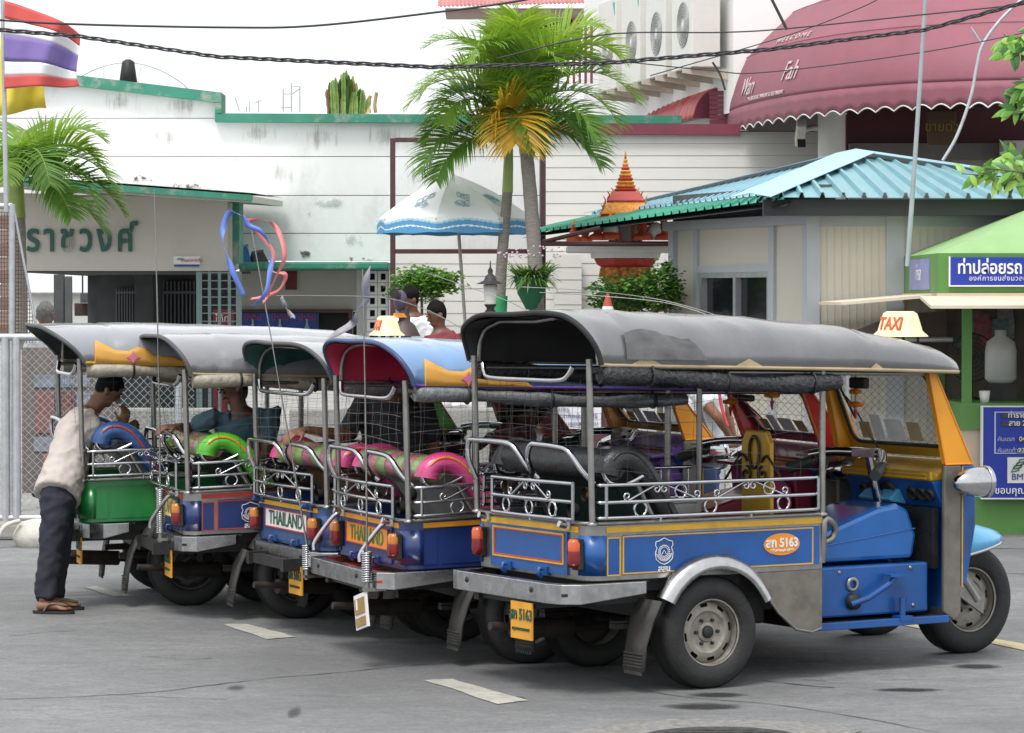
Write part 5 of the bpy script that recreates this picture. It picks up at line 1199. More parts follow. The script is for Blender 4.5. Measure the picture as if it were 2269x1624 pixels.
pB = palm('palm_tree', 'taller palm with a yellowing frond, right of the pair behind the parked row', [(1190, 775), (1186, 600), (1176, 450), (1166, 338)], 30.6, [(1166, 340), (1158, 290), (1150, 246)], (1150, 242), [(a_, min(88, e_ + 8) if m_ is not LEAFO else e_, L_, d_, m_) for a_, e_, L_, d_, m_ in FB], 1.26, 2, .066)
O = Vector(pA.location); a, b_ = P(1103, 775, 31), P(1110, 655, 31); m = MB(); m.tube([a - O, b_ - O], [.068, .066], 16); m.build('painted_band', M('green_bark_paint', (.03, .32, .13), .6, var=.3, scale=9), pA)
FL = [(5, 40, 1.1, 2.2, LEAF), (350, 12, 1.2, 1.5, LEAF2), (335, 30, 1.1, 2.2, LEAF2), (20, 65, 1.1, 2.0, LEAF), (300, 45, 1.0, 2.6, LEAF2), (270, 55, .9, 2.6, LEAF), (180, 50, 1.0, 2.2, LEAF), (90, 60, 1.0, 2, LEAF), (345, 55, 1.1, 2.4, LEAF), (200, 20, 1, 2, LEAF2), (10, -5, .95, 1.2, LEAF2), (320, 5, .9, 1.6, LEAF2)]
pL = palm('palm_tree', 'dense green palm at the left edge below the flags', [(40, 775), (38, 600), (36, 480)], 29, [(36, 482), (36, 440), (36, 400)], (36, 395), FL, 1.05, 3)
def leaf_cloud(mb, c, rad, n, size, seed, shell=.55, mats=2, flat=0.0):
    r_ = random.Random(seed); c = Vector(c)
    cl = [Vector((r_.gauss(0, 1), r_.gauss(0, 1), r_.gauss(0, 1))).normalized() * r_.uniform(.55, .95) for _ in range(26)]
    for i in range(n):
        if r_.random() < .75: d = r_.choice(cl) + Vector((r_.gauss(0, .2), r_.gauss(0, .2), r_.gauss(0, .2)))
        else: d = Vector((r_.gauss(0, 1), r_.gauss(0, 1), r_.gauss(0, 1))).normalized() * r_.uniform(shell, 1.0)
        p = c + Vector((d.x*rad[0], d.y*rad[1], d.z*rad[2])); q = Matrix.Rotation(r_.uniform(0, 6.28), 3, 'Z') @ Matrix.Rotation(r_.uniform(-1, 1), 3, 'X')
        s_ = size*r_.uniform(.6, 1.3); vs = [p + q @ Vector(k) for k in ((0, -s_*.1, 0), (s_*.5, s_*.42, s_*.06), (s_*1.1, 0, -s_*.06), (s_*.5, -s_*.42, s_*.06))]
        mb.add(vs, [(0, 1, 2, 3)], r_.randrange(mats))
BL1 = leafmat('bush_leaf', (.10, .24, .04), .3, 20); BL2 = leafmat('bush_leaf_dark', (.04, .12, .025), .3, 20); BL3 = leafmat('bush_leaf_light', (.19, .34, .06), .3, 20)
BARK = M('bark', (.13, .10, .08), .9, var=.3, bump=.5)
def bush(name, label, u, v, Y, rad, n, size, seed, mats, stem_v=780):
    c = P(u, v, Y); base = P(u, stem_v, Y); base.z = .12; root = empty(name, base, 0, label, 'bush'); m = MB(); leaf_cloud(m, c - base, rad, n, size, seed, mats=len(mats))
    cr_ = m.build('crown', mats, root); m = MB(); r_ = random.Random(seed)
    for k in range(5):
        e = c - base + Vector((r_.uniform(-.6, .6)*rad[0], r_.uniform(-.4, .4)*rad[1], r_.uniform(-.3, .5)*rad[2])); m.tube(smooth([(0, 0, 0), (e.x*.2, e.y*.2, (c.z - base.z)*.55), e], 4), [lerp(.03, .008, i/8) for i in range(9)], 6)
    m.build('trunk', BARK, root); return root
bush('clipped_bush', 'rounded clipped green bush behind the white shirted man', 937, 630, 30, (.33, .3, .17), 2600, .045, 11, [BL1, BL3, BL1, BL2])
bush('shrine_bush', 'dark green bush in front of the spirit house', 1398, 655, 30.2, (.44, .35, .22), 3000, .045, 12, [BL1, BL2, BL2])
bush('shrine_bush', 'small dark bush beside the kiosk post, right of the spirit house', 1462, 640, 29.8, (.18, .2, .25), 1300, .045, 13, [BL1, BL2, BL2, BL3])
# orchid in a green basket on the trunk
ob = empty('orchid_basket', P(1172, 690, 30.2), 0, 'green hanging basket of orchids tied to the taller palm trunk', 'basket'); O = Vector(ob.location)
c = P(1176, 640, 30.2) - O; m = MB(); m.lathe([(.0, -.21), (.05, -.20), (.13, -.05), (.165, .10), (.17, .12)], 20, 'z', c); m.build('basket', M('basket_green', (.012, .13, .06), .6, var=.2), ob)
m = MB(); r_ = random.Random(8)
for i in range(300):
    a = r_.uniform(0, 6.28); p = c + Vector((.16*math.cos(a)*r_.random(), .13*math.sin(a)*r_.random(), .10)); d = Vector((math.cos(a)*r_.uniform(.3, 1), math.sin(a), r_.uniform(-.2, 1.2))).normalized(); L = r_.uniform(.16, .34); s_ = d.cross(Vector((0, 0, 1))).normalized()*.014
    q = p.copy(); vs = []
    for j in range(5): vs += [q - s_*(1 - (j/4)**2), q + s_*(1 - (j/4)**2)]; q = q + d*L/4; d = (d + Vector((0, 0, -.28))).normalized()
    m.add(vs, [(2*j, 2*j+1, 2*j+3, 2*j+2) for j in range(4)], r_.randrange(2), True)
m.build('leaves', [BL1, M('orchid_leaf', (.14, .2, .06), .5, var=.3)], ob)
m = MB(); 
for i in range(46): 
    p = c + Vector((r_.uniform(-.32, .3), r_.uniform(-.1, .1), r_.uniform(.30, .42))); m.ball(p, (.012, .012, .010), 6, 4)
tag(m.build('blossom', M('orchid_pink', (.62, .42, .55), .6), ob), kind='stuff')
# ------------------------------------------------------------------ umbrella
um = empty('market_umbrella', P(1030, 780, 31.6), 0, 'white market umbrella with blue wave border on a slanted pole', 'umbrella'); O = Vector(um.location)
ap, cc, Ru = P(1003, 386, 31.6) - O, P(1009, 488, 31.6) - O, .835
UMW = M('umbrella_white', (.78, .80, .80), .7, var=.04, scale=4); UB1 = M('umbrella_blue', (.09, .31, .56), .7, var=.08); UB2 = M('umbrella_pale_blue', (.38, .62, .70), .7, var=.05)
def ucor(k): a = R(22.5 + 45*k + 10); return cc + Vector((Ru*math.cos(a), Ru*math.sin(a), 0))
for k in range(8):
    a0, a1 = ucor(k), ucor(k+1); m = MB(); m.grid(lambda s, t: a0.lerp(a1, s).lerp(ap, t) + Vector((0, 0, .05*math.sin(math.pi*t)*(1.0 - .5*math.sin(math.pi*s)))), 8, 10); pan = m.build('panel', UMW, um)
    m = MB(); NU, NV = 36, 16; vs = [a0.lerp(a1, i/NU) + Vector((0, 0, .012 - .155*j/NV + .006*math.sin(9*i/NU))) for i in range(NU+1) for j in range(NV+1)]
    for i in range(NU):
        for j in range(NV):
            s, t = (i + .5)/NU, (j + .5)/NV; w_ = .15*math.cos(2*math.pi*s)
            mi = 0 if t < .16 + w_ else 2 if t < .30 + w_ else 1 if t < .60 + w_ else 0 if t < .68 + w_ else 1 if t < .97 else 0
            b4 = [vs[i*(NV+1)+j], vs[(i+1)*(NV+1)+j], vs[(i+1)*(NV+1)+j+1], vs[i*(NV+1)+j+1]]; m.add(b4, [(0, 1, 2, 3)], mi, True)
    m.build('valance', [UMW, UB1, UB2], pan)
    if k in (4, 5, 6):
        n_ = (a1 - a0).cross(ap - a0).normalized(); n_ = n_ if n_.y < 0 else -n_; r_ = random.Random(k); m = MB(); ax_ = (a1 - a0).normalized(); ay_ = (ap - a0.lerp(a1, .5)).normalized()
        for q in range(9):
            c0 = a0.lerp(a1, r_.uniform(.34, .66)).lerp(ap, r_.uniform(.22, .5)) + n_*.03; rr = r_.uniform(.02, .05); st = r_.uniform(0, 6)
            m.tube([c0 + ax_*rr*(1 - i/16)*math.cos(st + i*.6) + ay_*rr*(1.6 - i/12)*math.sin(st + i*.6) for i in range(12)], .0035, 4)
        m.build('dragon_print', M('print_blue', (.30, .45, .52), .7), pan)
    MB().tube([a0 + Vector((0, 0, -.01)), ap + Vector((0, 0, -.06))], .008, 5).build('rib', STEEL, um)
MB().tube([ap, cc + Vector((.03, 0, -.1)), P(1032, 740, 31.6) - O, Vector((0.01, 0, 0))], .017, 8).build('pole', M('pole_grey', (.38, .37, .36), .5, .4, var=.15), um)
# ------------------------------------------------------------------ street lamp
sl = empty('garden_lamp', P(1086, 775, 28.5), 0, 'black cast iron garden lamp with frosted lantern beside the palms', 'lamp'); O = Vector(sl.location); sl.location.z = .12; O = Vector(sl.location)
c = P(1086, 650, 28.5) - O
MB().tube([(0, 0, 0), (0, 0, c.z - .12)], .035, 10).lathe([(.05, c.z - .22), (.06, c.z - .18), (.03, c.z - .14), (.055, c.z - .11), (.055, c.z - .10)], 12, 'z').build('post', BLK, sl)
MB().lathe([(.05, c.z - .10), (.065, c.z + .08), (.02, c.z + .09)], 12, 'z').build('lantern', M('frosted_glass', (.62, .62, .58), .5, var=.05), sl); MB().lathe([(.135, c.z + .085), (.06, c.z + .12), (.045, c.z + .16), (.02, c.z + .18), (.025, c.z + .21), (.008, c.z + .24), (.004, c.z + .30)], 16, 'z').build('cap', BLK, sl)
# ------------------------------------------------------------------ spirit house
sh = empty('spirit_house', P(1390, 775, 32.0), 0, 'gold and red spirit house with tiered spire on an ornate pedestal', 'shrine'); sh.location.z = .12; O = Vector(sh.location); Ys = 32.0
GLD = M('gilded', (.62, .24, .035), .4, .3, var=.3, scale=30, bump=.5, bscale=60); SRED = M('shrine_red', (.42, .03, .02), .45, var=.2, scale=20); SW = M('shrine_white', (.74, .74, .72), .6, var=.05); ORNG = M('orange_figure', (.62, .10, .03), .5, var=.15)
def tiers(prof, mat, name, rot=R(45), seg=4, twist=0):
    m = MB()
    for i in range(len(prof) - 1):
        pass
    L = []
    for (r, v) in prof:
        z = P(1385, v, Ys).z - O.z; r2 = r/213.4*(1.25 if name in ('spire', 'spire_tier', 'roof_tier') else 1.0); L.append([(r2*1.35*math.cos(rot + 2*math.pi*k/seg) + px(1385, Ys) - O.x, r2*1.35*math.sin(rot + 2*math.pi*k/seg), z) for k in range(seg)])
    m.loft(L, False, True, sm=False); return m.build(name, mat, sh)
prof = []
for i in range(11):
    v = lerp(345, 425, i/10); r = lerp(2, 23, (i/10)**1.1); prof += [(r*.75, v), (r, v + 3), (r*.95, v + 6)]
tiers([(1, 335), (2, 346)], GLD, 'spire')
for i in range(11): tiers(prof[3*i:3*i+3] + [(prof[3*i+2][0]*.8, prof[3*i+2][1] + 3)], GLD if i % 3 else SRED, 'spire_tier')
for i, (v0, v1, r0, r1) in enumerate(((425, 448, 22, 34), (448, 476, 32, 46), (476, 500, 42, 52))):
    tiers([(r0, v0), (r1, v1 - 3), (r1, v1)], SRED if i != 1 else GLD, 'roof_tier')
r_ = random.Random(4)
for sgx in (-1, 1):
    for i, (uo, vo, h) in enumerate(((26, 440, 18), (34, 456, 24), (43, 474, 30), (48, 488, 26))):
        b0 = P(1385 + sgx*uo, vo, Ys - .1) - O; t1 = P(1385 + sgx*(uo + 4), vo - h*.6, Ys - .1) - O; t2 = P(1385 + sgx*(uo + 1), vo - h, Ys - .1) - O; t3 = P(1385 + sgx*(uo + 6), vo - h*1.35, Ys - .1) - O
        MB().tube(smooth([b0, t1, t2, t3], 4), [lerp(.02, .003, k/12) for k in range(13)], 6).build('finial', SRED if i % 2 else GLD, sh)
for i in range(7):
    u = lerp(1350, 1420, i/6); MB().tube([P(u, 478, Ys - .22) - O, P(lerp(u, 1385, .35), 440, Ys - .16) - O], .012, 6).build('gable_rib', GLD, sh)
tiers([(38, 500), (38, 548)], SW, 'chamber')
for u in (1352, 1368, 1402, 1418): MB().tube([P(u, 500, Ys - .24) - O, P(u, 548, Ys - .24) - O], .018, 8).build('column', GLD, sh)
a, b_ = P(1255, 560, Ys), P(1490, 545, Ys); MB().box(a.x - O.x, b_.x - O.x, -.45, .45, a.z - O.z, b_.z - O.z).build('platform', SW, sh, bevel=.02)
tiers([(50, 558), (62, 560), (60, 572), (48, 574)], SW, 'pedestal_cap', seg=8, rot=R(22.5)); tiers([(55, 574), (50, 586), (42, 592)], SRED, 'pedestal_collar', seg=8, rot=R(22.5)); tiers([(44, 592), (47, 612), (36, 630), (24, 650), (26, 690), (40, 770)], M('pedestal_mosaic', (.42, .16, .03), .4, .3, var=.75, scale=26, bump=.8, bscale=40), 'pedestal', seg=8, rot=R(22.5))
for i, (u, v, s_) in enumerate(((1272, 522, 1), (1296, 522, .9), (1324, 518, 1.1), (1352, 516, 1.25), (1424, 518, 1.2), (1508, 518, 1.2))):
    if i == 5: u = 1470
    p = P(u, v + 14, Ys - .42) - O; g = empty('guardian_figure', p + O, 0, ['leftmost small orange guardian figure on the shrine platform', 'second small orange guardian figure from the left on the shrine', 'third orange guardian figure on the shrine platform', 'orange guardian figure left of the round white lamp', 'orange guardian figure right of the white lamp', 'rightmost orange guardian figure on the shrine platform'][i], 'figurine', 'orange figures on the spirit house')
    k = s_*.085; MB().lathe([(0, 0), (k*1.0, 0), (k*.95, k*.5), (k*.45, k*.75), (k*.6, k*1.2), (k*.35, k*1.6)], 10, 'z').build('body', ORNG, g); MB().ball((0, 0, k*1.85), k*.38, 8, 6).build('head', ORNG, g); MB().lathe([(k*.3, k*2.1), (k*.12, k*2.35), (.003, k*2.7)], 8, 'z').build('crown', GLD, g)
for i, u in enumerate((1380, 1462)):
    p = P(u - (28 if i == 0 else 10), 532, Ys - .40); g = MB().ball((0, 0, .10), .085, 16, 12).lathe([(.05, 0), (.04, .03)], 12, 'z').build('globe_lamp', M('globe_white', (.8, .8, .78), .3, var=.02)); g.location = (p.x, p.y, p.z); tag(g, ['round white globe lamp at the centre of the shrine platform', 'round white globe lamp at the right end of the shrine platform'][i], 'lamp', 'globe lamps on the spirit house')
# ------------------------------------------------------------------ traffic cone tied on its stand
tc_ = empty('traffic_cone', P(1346, 775, 27.5), 0, 'red and white traffic cone poking up behind the nearest roof', 'cone'); tc_.location.z = .12; O = Vector(tc_.location); zt = P(1346, 650, 27.5).z - O.z
MB().lathe([(.012, zt), (.045, zt - .115)], 16, 'z').build('red_tip', M('cone_red', (.42, .06, .04), .6, var=.1), tc_); MB().lathe([(.046, zt - .115), (.095, zt - .33)], 16, 'z').build('white_band', WHITE, tc_); MB().lathe([(.096, zt - .33), (.16, zt - .6), (.16, zt - .63)], 16, 'z').build('red_skirt', M('cone_red'), tc_); MB().tube([(0, 0, 0), (0, 0, zt - .6)], .03, 8).build('stand', BLK, tc_)
# ------------------------------------------------------------------ kiosk
ks = empty('ticket_kiosk', (px(1800, 27.5), 27.5, .12), 0, 'cream panelled kiosk with blue grey posts and turquoise corrugated roof', 'kiosk')
KP = M('kiosk_panel', (.59, .56, .48), .6, var=.04, scale=3, dirt=.15, dscale=6, dirtcol=(.4, .38, .33)); KB = M('kiosk_post', (.44, .47, .50), .55, var=.05, dirt=.2, dscale=6, dirtcol=(.3, .33, .36)); TRQ = M('turquoise_sheet', (.21, .40, .45), .4, .1, var=.08, scale=2, dirt=.15, dscale=5, dirtcol=(.3, .36, .36)); TRQL = M('pale_blue_sheet', (.36, .57, .66), .4, .1, var=.06, scale=2); GRS = M('green_sheet', (.06, .34, .23), .38, .1, var=.1, scale=2)
C0, C1 = Vector((px(1800, 27.5), 27.5, 0)), Vector((px(1490, 30.5), 30.5, 0)); zb, zt = .12, 2.62
cd = (C1 - C0); LW = cd.length; cd.normalize(); cn = Vector((cd.y, -cd.x, 0)); cn = cn if cn.x < 0 else -cn
def kx(s, out, z): p = C0 + cd*s + cn*out; return (p.x, p.y, z)
def kbox(s0, s1, o0, o1, z0, z1, name, mat, sub=None, bevel=0):
    m = MB(); vs = [kx(s, o, z) for s in (s0, s1) for o in (o0, o1) for z in (z0, z1)]; m.add(vs, [(0,1,3,2),(4,6,7,5),(0,4,5,1),(2,3,7,6),(0,2,6,4),(1,5,7,3)]); return part_of(ks, m, name, mat, sub, bevel=bevel)
# left face: window bay between posts
us_ = lambda u: next(s for s in [k*.005 for k in range(2000)] if (C0 + cd*s).x / (C0 + cd*s).y * FPX + CX <= u)
kbox(0, .12, -.02, .05, zb, zt, 'post', KB); kbox(LW - .12, LW, -.02, .05, zb, zt + .05, 'post', KB); s_a, s_b = us_(1703), us_(1553)
kbox(.12, s_a - .16, -.05, .0, zb, zt, 'panel', KP); kbox(s_a - .16, s_a - .04, -.04, .03, zb, zt, 'post', KB); kbox(s_b + .04, s_b + .13, -.04, .03, zb, zt, 'post', KB); kbox(s_b + .13, LW - .12, -.05, 0, zb, zt, 'panel', KP)
kbox(s_a - .04, s_b + .04, -.05, 0, 2.27, zt, 'panel', KP); kbox(s_a - .04, s_b + .04, -.03, .02, 2.20, 2.27, 'lintel', KB); kbox(s_a - .04, s_b + .04, -.05, 0, zb, 1.15, 'panel', KP)
kbox(s_a - .04, s_b + .04, -.10, -.05, 1.15, 2.20, 'window', M('window_dark', (.012, .014, .017), .12, var=0, spec=.25)); mid = (s_a + s_b)/2 - .02
for q in ((s_a - .04, s_a + .03), (mid - .03, mid + .03), (s_b - .03, s_b + .04)): kbox(q[0], q[1], -.05, .01, 1.15, 2.20, 'window_frame', GALV)
kbox(s_a - .04, s_b + .04, -.05, .012, 2.15, 2.20, 'window_frame', GALV)
kbox(-.05, LW + .05, -.05, .09, zt, zt + .09, 'beam', KB); kbox(-.05, LW + .05, -.2, -.02, zt + .09, zt + .35, 'soffit_board', DARKI)
# right face, frontal
Yk = 27.5; X0 = C0.x
def fbox(u0, u1, v0, v1, d0, d1, name, mat): return part_of(ks, MB().box(px(u0, Yk), px(u1, Yk), Yk + d0, Yk + d1, max(.12, pz(v1, Yk)), pz(v0, Yk)), name, mat)
fbox(1786, 1815, 480, 1300, -.03, .1, 'post', KB); fbox(1815, 1962, 502, 1300, 0, .08, 'panel', KP); fbox(1962, 2002, 480, 1300, -.03, .1, 'post', KB); fbox(2002, 2420, 502, 1300, 0, .08, 'panel', KP); fbox(1815, 1962, 470, 502, -.01, .08, 'beam', KB); fbox(2002, 2420, 470, 502, -.01, .08, 'beam', KB)
for i in range(1, 9):
    u = 1815 + i*16.3; fbox(u - .5, u + .5, 504, 1300, -.006, 0, 'panel_rib', KP)
for i in range(1, 22): fbox(2002 + i*17 - .5, 2002 + i*17 + .5, 504, 1300, -.006, 0, 'panel_rib', KP)
part_of(ks, MB().box(px(1690, 27.2), 7.2, 27.15, 27.3, pz(478, 27.2), pz(442, 27.2)), 'eave_beam', M('eave_shade', (.05, .05, .055), .7))  # near-black colour holds the shade under the eave
def corr(A, B, n, h, mat, name, duty=.28, solid=.006):
    """corrugated sheet: eave line A(s), upper line B(s)"""
    m = MB(); L = []
    for i in range(n):
        for k, hh in ((0, 0), (1 - duty, 0), (1 - duty*.72, h), (1 - duty*.28, h)):
            s = (i + k)/n; a_, b2 = A(s), B(s); L.append([a_ + Vector((0, 0, hh)), a_.lerp(b2, .5) + Vector((0, 0, hh)), b2 + Vector((0, 0, hh*.6))])
    m.loft(L, False, False, sm=False, ringclosed=False); return part_of(ks, m, name, mat, solid=solid)
def poly(pts, ts):
    return lambda s: (lambda i: pts[i].lerp(pts[i+1], (s - ts[i])/(ts[i+1] - ts[i])))(max(j for j in range(len(ts) - 1) if s >= ts[j] or j == 0))
apx = P(1897, 342, 29.2); eL, eR = P(1690, 437, 27.0), P(2520, 441, 27.0); rR = P(2420, 415, 29.8)
corr(lambda s: eL.lerp(eR, s), poly([P(1702, 433, 27.1), P(1893, 348, 29.1), P(2180, 385, 29.4), rR], [0, .36, .8, 1.01]), 18, .045, TRQ, 'roof_sheet')
gA, gB = P(1152, 520, 33.0), P(1737, 441, 26.9); hA, hB = P(1308, 481, 33.6), P(1733, 432, 27.1); kA, kB = P(1322, 474, 34.0), P(1895, 343, 29.2)
corr(lambda s: gB.lerp(gA, s), lambda s: hB.lerp(hA, s), 34, .03, GRS, 'roof_sheet')
corr(lambda s: (hB + Vector((0, 0, .02))).lerp(hA + Vector((0, 0, .02)), s), lambda s: kB.lerp(kA, s), 34, .03, TRQL, 'roof_sheet')
m = MB(); hipl = [P(1660, 441, 26.9) + Vector((0, -.02, .05)), P(1895, 342, 29.1) + Vector((0, 0, .05))]
def strip(a_, b2, w, mat, name):
    t = (b2 - a_).normalized(); s_ = t.cross(Vector((0, 0, 1))).normalized()*w; d = Vector((0, 0, -.035)); m = MB(); m.loft([[a_ - s_ + d, a_, a_ + s_ + d], [b2 - s_ + d, b2, b2 + s_ + d]], False, False, sm=False, ringclosed=False); return part_of(ks, m, name, mat, solid=.006)
strip(hipl[0], hipl[1], .20, TRQL, 'ridge_cap'); strip(kB + Vector((0, 0, .05)), kA + Vector((0, 0, .04)), .16, TRQL, 'ridge_cap'); strip(apx + Vector((0, 0, .05)), P(2200, 386, 29.6) + Vector((0, 0, .05)), .16, TRQL, 'ridge_cap')
m = MB(); m.add([gA + Vector((0, 0, -.04)), gB + Vector((0, 0, -.06)), kB + Vector((0, 0, -.08)), kA + Vector((0, 0, -.06))], [(0, 1, 2, 3)]); part_of(ks, m, 'roof_underside', M('eave_shade'))  # dark sheet, under-roof shading put into its colour
p0, p1 = P(1203, 540, 31), P(1490, 540, 30.5); part_of(ks, MB().tube([p0, p1], .025, 6), 'lean_to_bar', BROWN); part_of(ks, MB().tube([P(1203, 536, 31), P(1330, 505, 30.8)], .022, 6), 'lean_to_strut', BROWN)
# slender pole by the booth
sp_ = tag(MB().tube([P(2052, -40, 26.4), P(2030, 300, 26.4), P(2010, 590, 26.4)], [.016, .019, .023], 8).build('slender_pole', M('pole_blue_grey', (.36, .41, .44), .5, .3, var=.12)), 'tall slender grey pole rising above the green booth', 'pole')
# ------------------------------------------------------------------ green booth
bt = empty('green_booth', (px(2133, 25.6), 25.6, 0), 0, 'green and cream ticket booth with Thai signs at the right edge', 'booth'); GB = M('booth_green', (.095, .25, .055), .5, var=.07, scale=3, dirt=.2, dirtcol=(.2, .36, .14), dscale=4); GBL = M('booth_roof_green', (.25, .42, .18), .55, var=.06); CRM = M('booth_cream', (.60, .50, .38), .6, var=.05, dirt=.15, dscale=5); SGB = M('sign_blue', (.015, .04, .36), .45, var=.06)
X0 = px(2133, 25.6); X1 = 6.6; zc_ = 1.087
def bb(x0, x1, y0, y1, z0, z1, nm, mat, sub=None, bevel=0): return part_of(bt, MB().box(x0, x1, y0, y1, z0, z1), nm, mat, sub, bevel=bevel)
bb(X0, X1, 25.6, 27.3, 0, .37, 'base', GB); bb(X0 + .005, X1, 25.605, 27.295, .37, .87, 'wall', CRM); bb(X0 - .02, X1, 25.57, 27.3, .87, zc_, 'counter', GB)
bb(X0, X0 + .075, 25.6, 25.675, zc_, 2.0, 'post', GB); bb(X0, X0 + .075, 27.2, 27.275, zc_, 2.0, 'post', GB); bb(X0 + .08, X1, 27.22, 27.27, zc_, 2.0, 'back_wall', M('booth_interior', (.12, .10, .085), .8, var=.3, scale=5)); bb(5.4, 5.5, 25.62, 27.2, zc_, 2.0, 'partition', M('booth_interior'))
f0 = px(2078, 25.25); bb(f0, X1, 25.25, 25.30, 2.0, 2.325, 'fascia', GB); bb(f0, f0 + .04, 25.301, 27.6, 2.0, 2.325, 'fascia', GB); bb(f0 - .02, X1, 25.2, 27.6, 1.965, 1.999, 'soffit', M('booth_soffit', (.55, .44, .33), .6, var=.06))
m = MB(); ax_ = Vector((5.3, 26.6, 3.05)); q = [Vector((f0, 25.25, 2.326)), Vector((X1, 25.25, 2.326)), Vector((X1, 27.6, 2.326)), Vector((f0, 27.6, 2.326)), ax_, Vector((X1, 26.6, 3.05))]
m.add(q, [(0, 1, 5, 4), (2, 3, 4, 5), (3, 0, 4)]); part_of(bt, m, 'roof', GBL)
def tilt(x0, x1, ya, za, yb, zb_, nm, mat):
    m = MB(); m.loft([[(x, ya, za), (x, ya, za - .025), (x, yb, zb_ - .025), (x, yb, zb_)] for x in (x0, x1)], False, True, sm=False); return part_of(bt, m, nm, mat)
tilt(px(2052, 24.8), X1, 25.20, 1.975, 24.55, 1.90, 'front_flap', M('flap_cream', (.68, .58, .45), .6, var=.05))
m = MB(); m.loft([[(f0, y, 1.99), (f0, y, 1.965), (2.72, y, 1.90), (2.72, y, 1.925)] for y in (25.5, 27.4)], False, True, sm=False); part_of(bt, m, 'side_flap', M('flap_cream'))
sb_ = bb(px(2105, 25.2), X1, 25.215, 25.249, pz(632, 25.2), pz(570, 25.2), 'name_sign', SGB); fr = M('sign_white', (.78, .78, .76), .5, var=.03)
bb(px(2102, 25.2), X1, 25.212, 25.248, pz(635, 25.2), pz(632, 25.2), 'sign_border', fr); bb(px(2102, 25.2), px(2105, 25.2), 25.212, 25.248, pz(632, 25.2), pz(568, 25.2), 'sign_border', fr)
def tb(body, sz, u, v, Y, mat=fr, **k): return text('lettering', body, sz, mat, bt, P(u, v, Y) - Vector(bt.location), align='LEFT', **k)
tb('ท่าปล่อยรถ สาย', .145, 2120, 594, 25.21, bold=.003, sx=.83); tb('องค์การขนส่งมวลชนกรุงเทพ', .055, 2146, 617, 25.21, M('sign_pale', (.5, .55, .75), .5), bold=.001, spacing=1.12)
fs_ = bb(f0 - .012, f0 - .001, 25.75, 27.0, 2.03, 2.29, 'faded_sign', M('faded_blue', (.22, .24, .45), .6, var=.15)); text('lettering', 'ท่ารถ', .16, M('faded_white', (.55, .55, .62), .6), bt, Vector((f0 - .014, 26.4, 2.16)) - Vector(bt.location), rot=(R(90), 0, R(-90)))
# big blue board
pnl = bb(px(2178, 25.5), 5.6, 25.50, 25.56, pz(1103, 25.5), pz(902, 25.5), 'timetable_board', SGB)
for q in ((2174, 2178, 899, 1106), ): bb(px(2174, 25.5), px(2178, 25.5), 25.49, 25.56, pz(1106, 25.5), pz(899, 25.5), 'board_edge', fr)
bb(px(2178, 25.5), 5.6, 25.49, 25.56, pz(902, 25.5), pz(899, 25.5), 'board_edge', fr); bb(px(2178, 25.5), 5.6, 25.49, 25.56, pz(1106, 25.5), pz(1103, 25.5), 'board_edge', fr)
bb(px(2203, 25.5), px(2206, 25.5), 25.492, 25.50, pz(1005, 25.5), pz(912, 25.5), 'inner_line', M('sign_pale')); bb(px(2206, 25.5), 5.5, 25.492, 25.50, pz(914, 25.5), pz(912, 25.5), 'inner_line', M('sign_pale')); bb(px(2206, 25.5), 5.5, 25.492, 25.50, pz(1005, 25.5), pz(1003, 25.5), 'inner_line', M('sign_pale'))
DK = M('plate_dark', (.05, .05, .06), .5)
for v, ua, w_ in ((921, 2219, 90), (939, 2219, 90), (974, 2255, 60), (999, 2252, 60)): bb(px(ua, 25.5), px(ua + w_, 25.5), 25.488, 25.50, pz(v + 5, 25.5), pz(v - 5, 25.5), 'slat', DK)
tb('ท่าราชวงศ์', .062, 2232, 920, 25.485, bold=.001); tb('สาย 204', .062, 2234, 938, 25.485, bold=.001); tb('คันแรก', .05, 2209, 973, 25.485, M('sign_pale')); tb('04.30', .055, 2257, 973, 25.485); tb('คันสุดท้าย', .05, 2209, 998, 25.485, M('sign_pale')); tb('22.00', .055, 2255, 998, 25.485)
bb(px(2232, 25.5), px(2330, 25.5), 25.485, 25.50, pz(1070, 25.5), pz(1013, 25.5), 'logo_plate', fr); tb('BMTA', .075, 2240, 1057, 25.48, M('logo_blue', (.05, .06, .3), .5))
m = MB(); LG = M('logo_green', (.03, .22, .14), .5)
for k in range(3):
    p = P(2248 + k*6, 1038 - k*7, 25.478); m.tube([(p.x - .03, p.y, p.z - .03), (p.x - .005, p.y, p.z + .02), (p.x + .05, p.y, p.z + .03), (p.x + .03, p.y, p.z - .015)], .006, 4, True)
part_of(bt, m, 'logo', LG); tb('ขอบคุณที่ใช้บริการ', .08, 2203, 1087, 25.485, bold=.001)
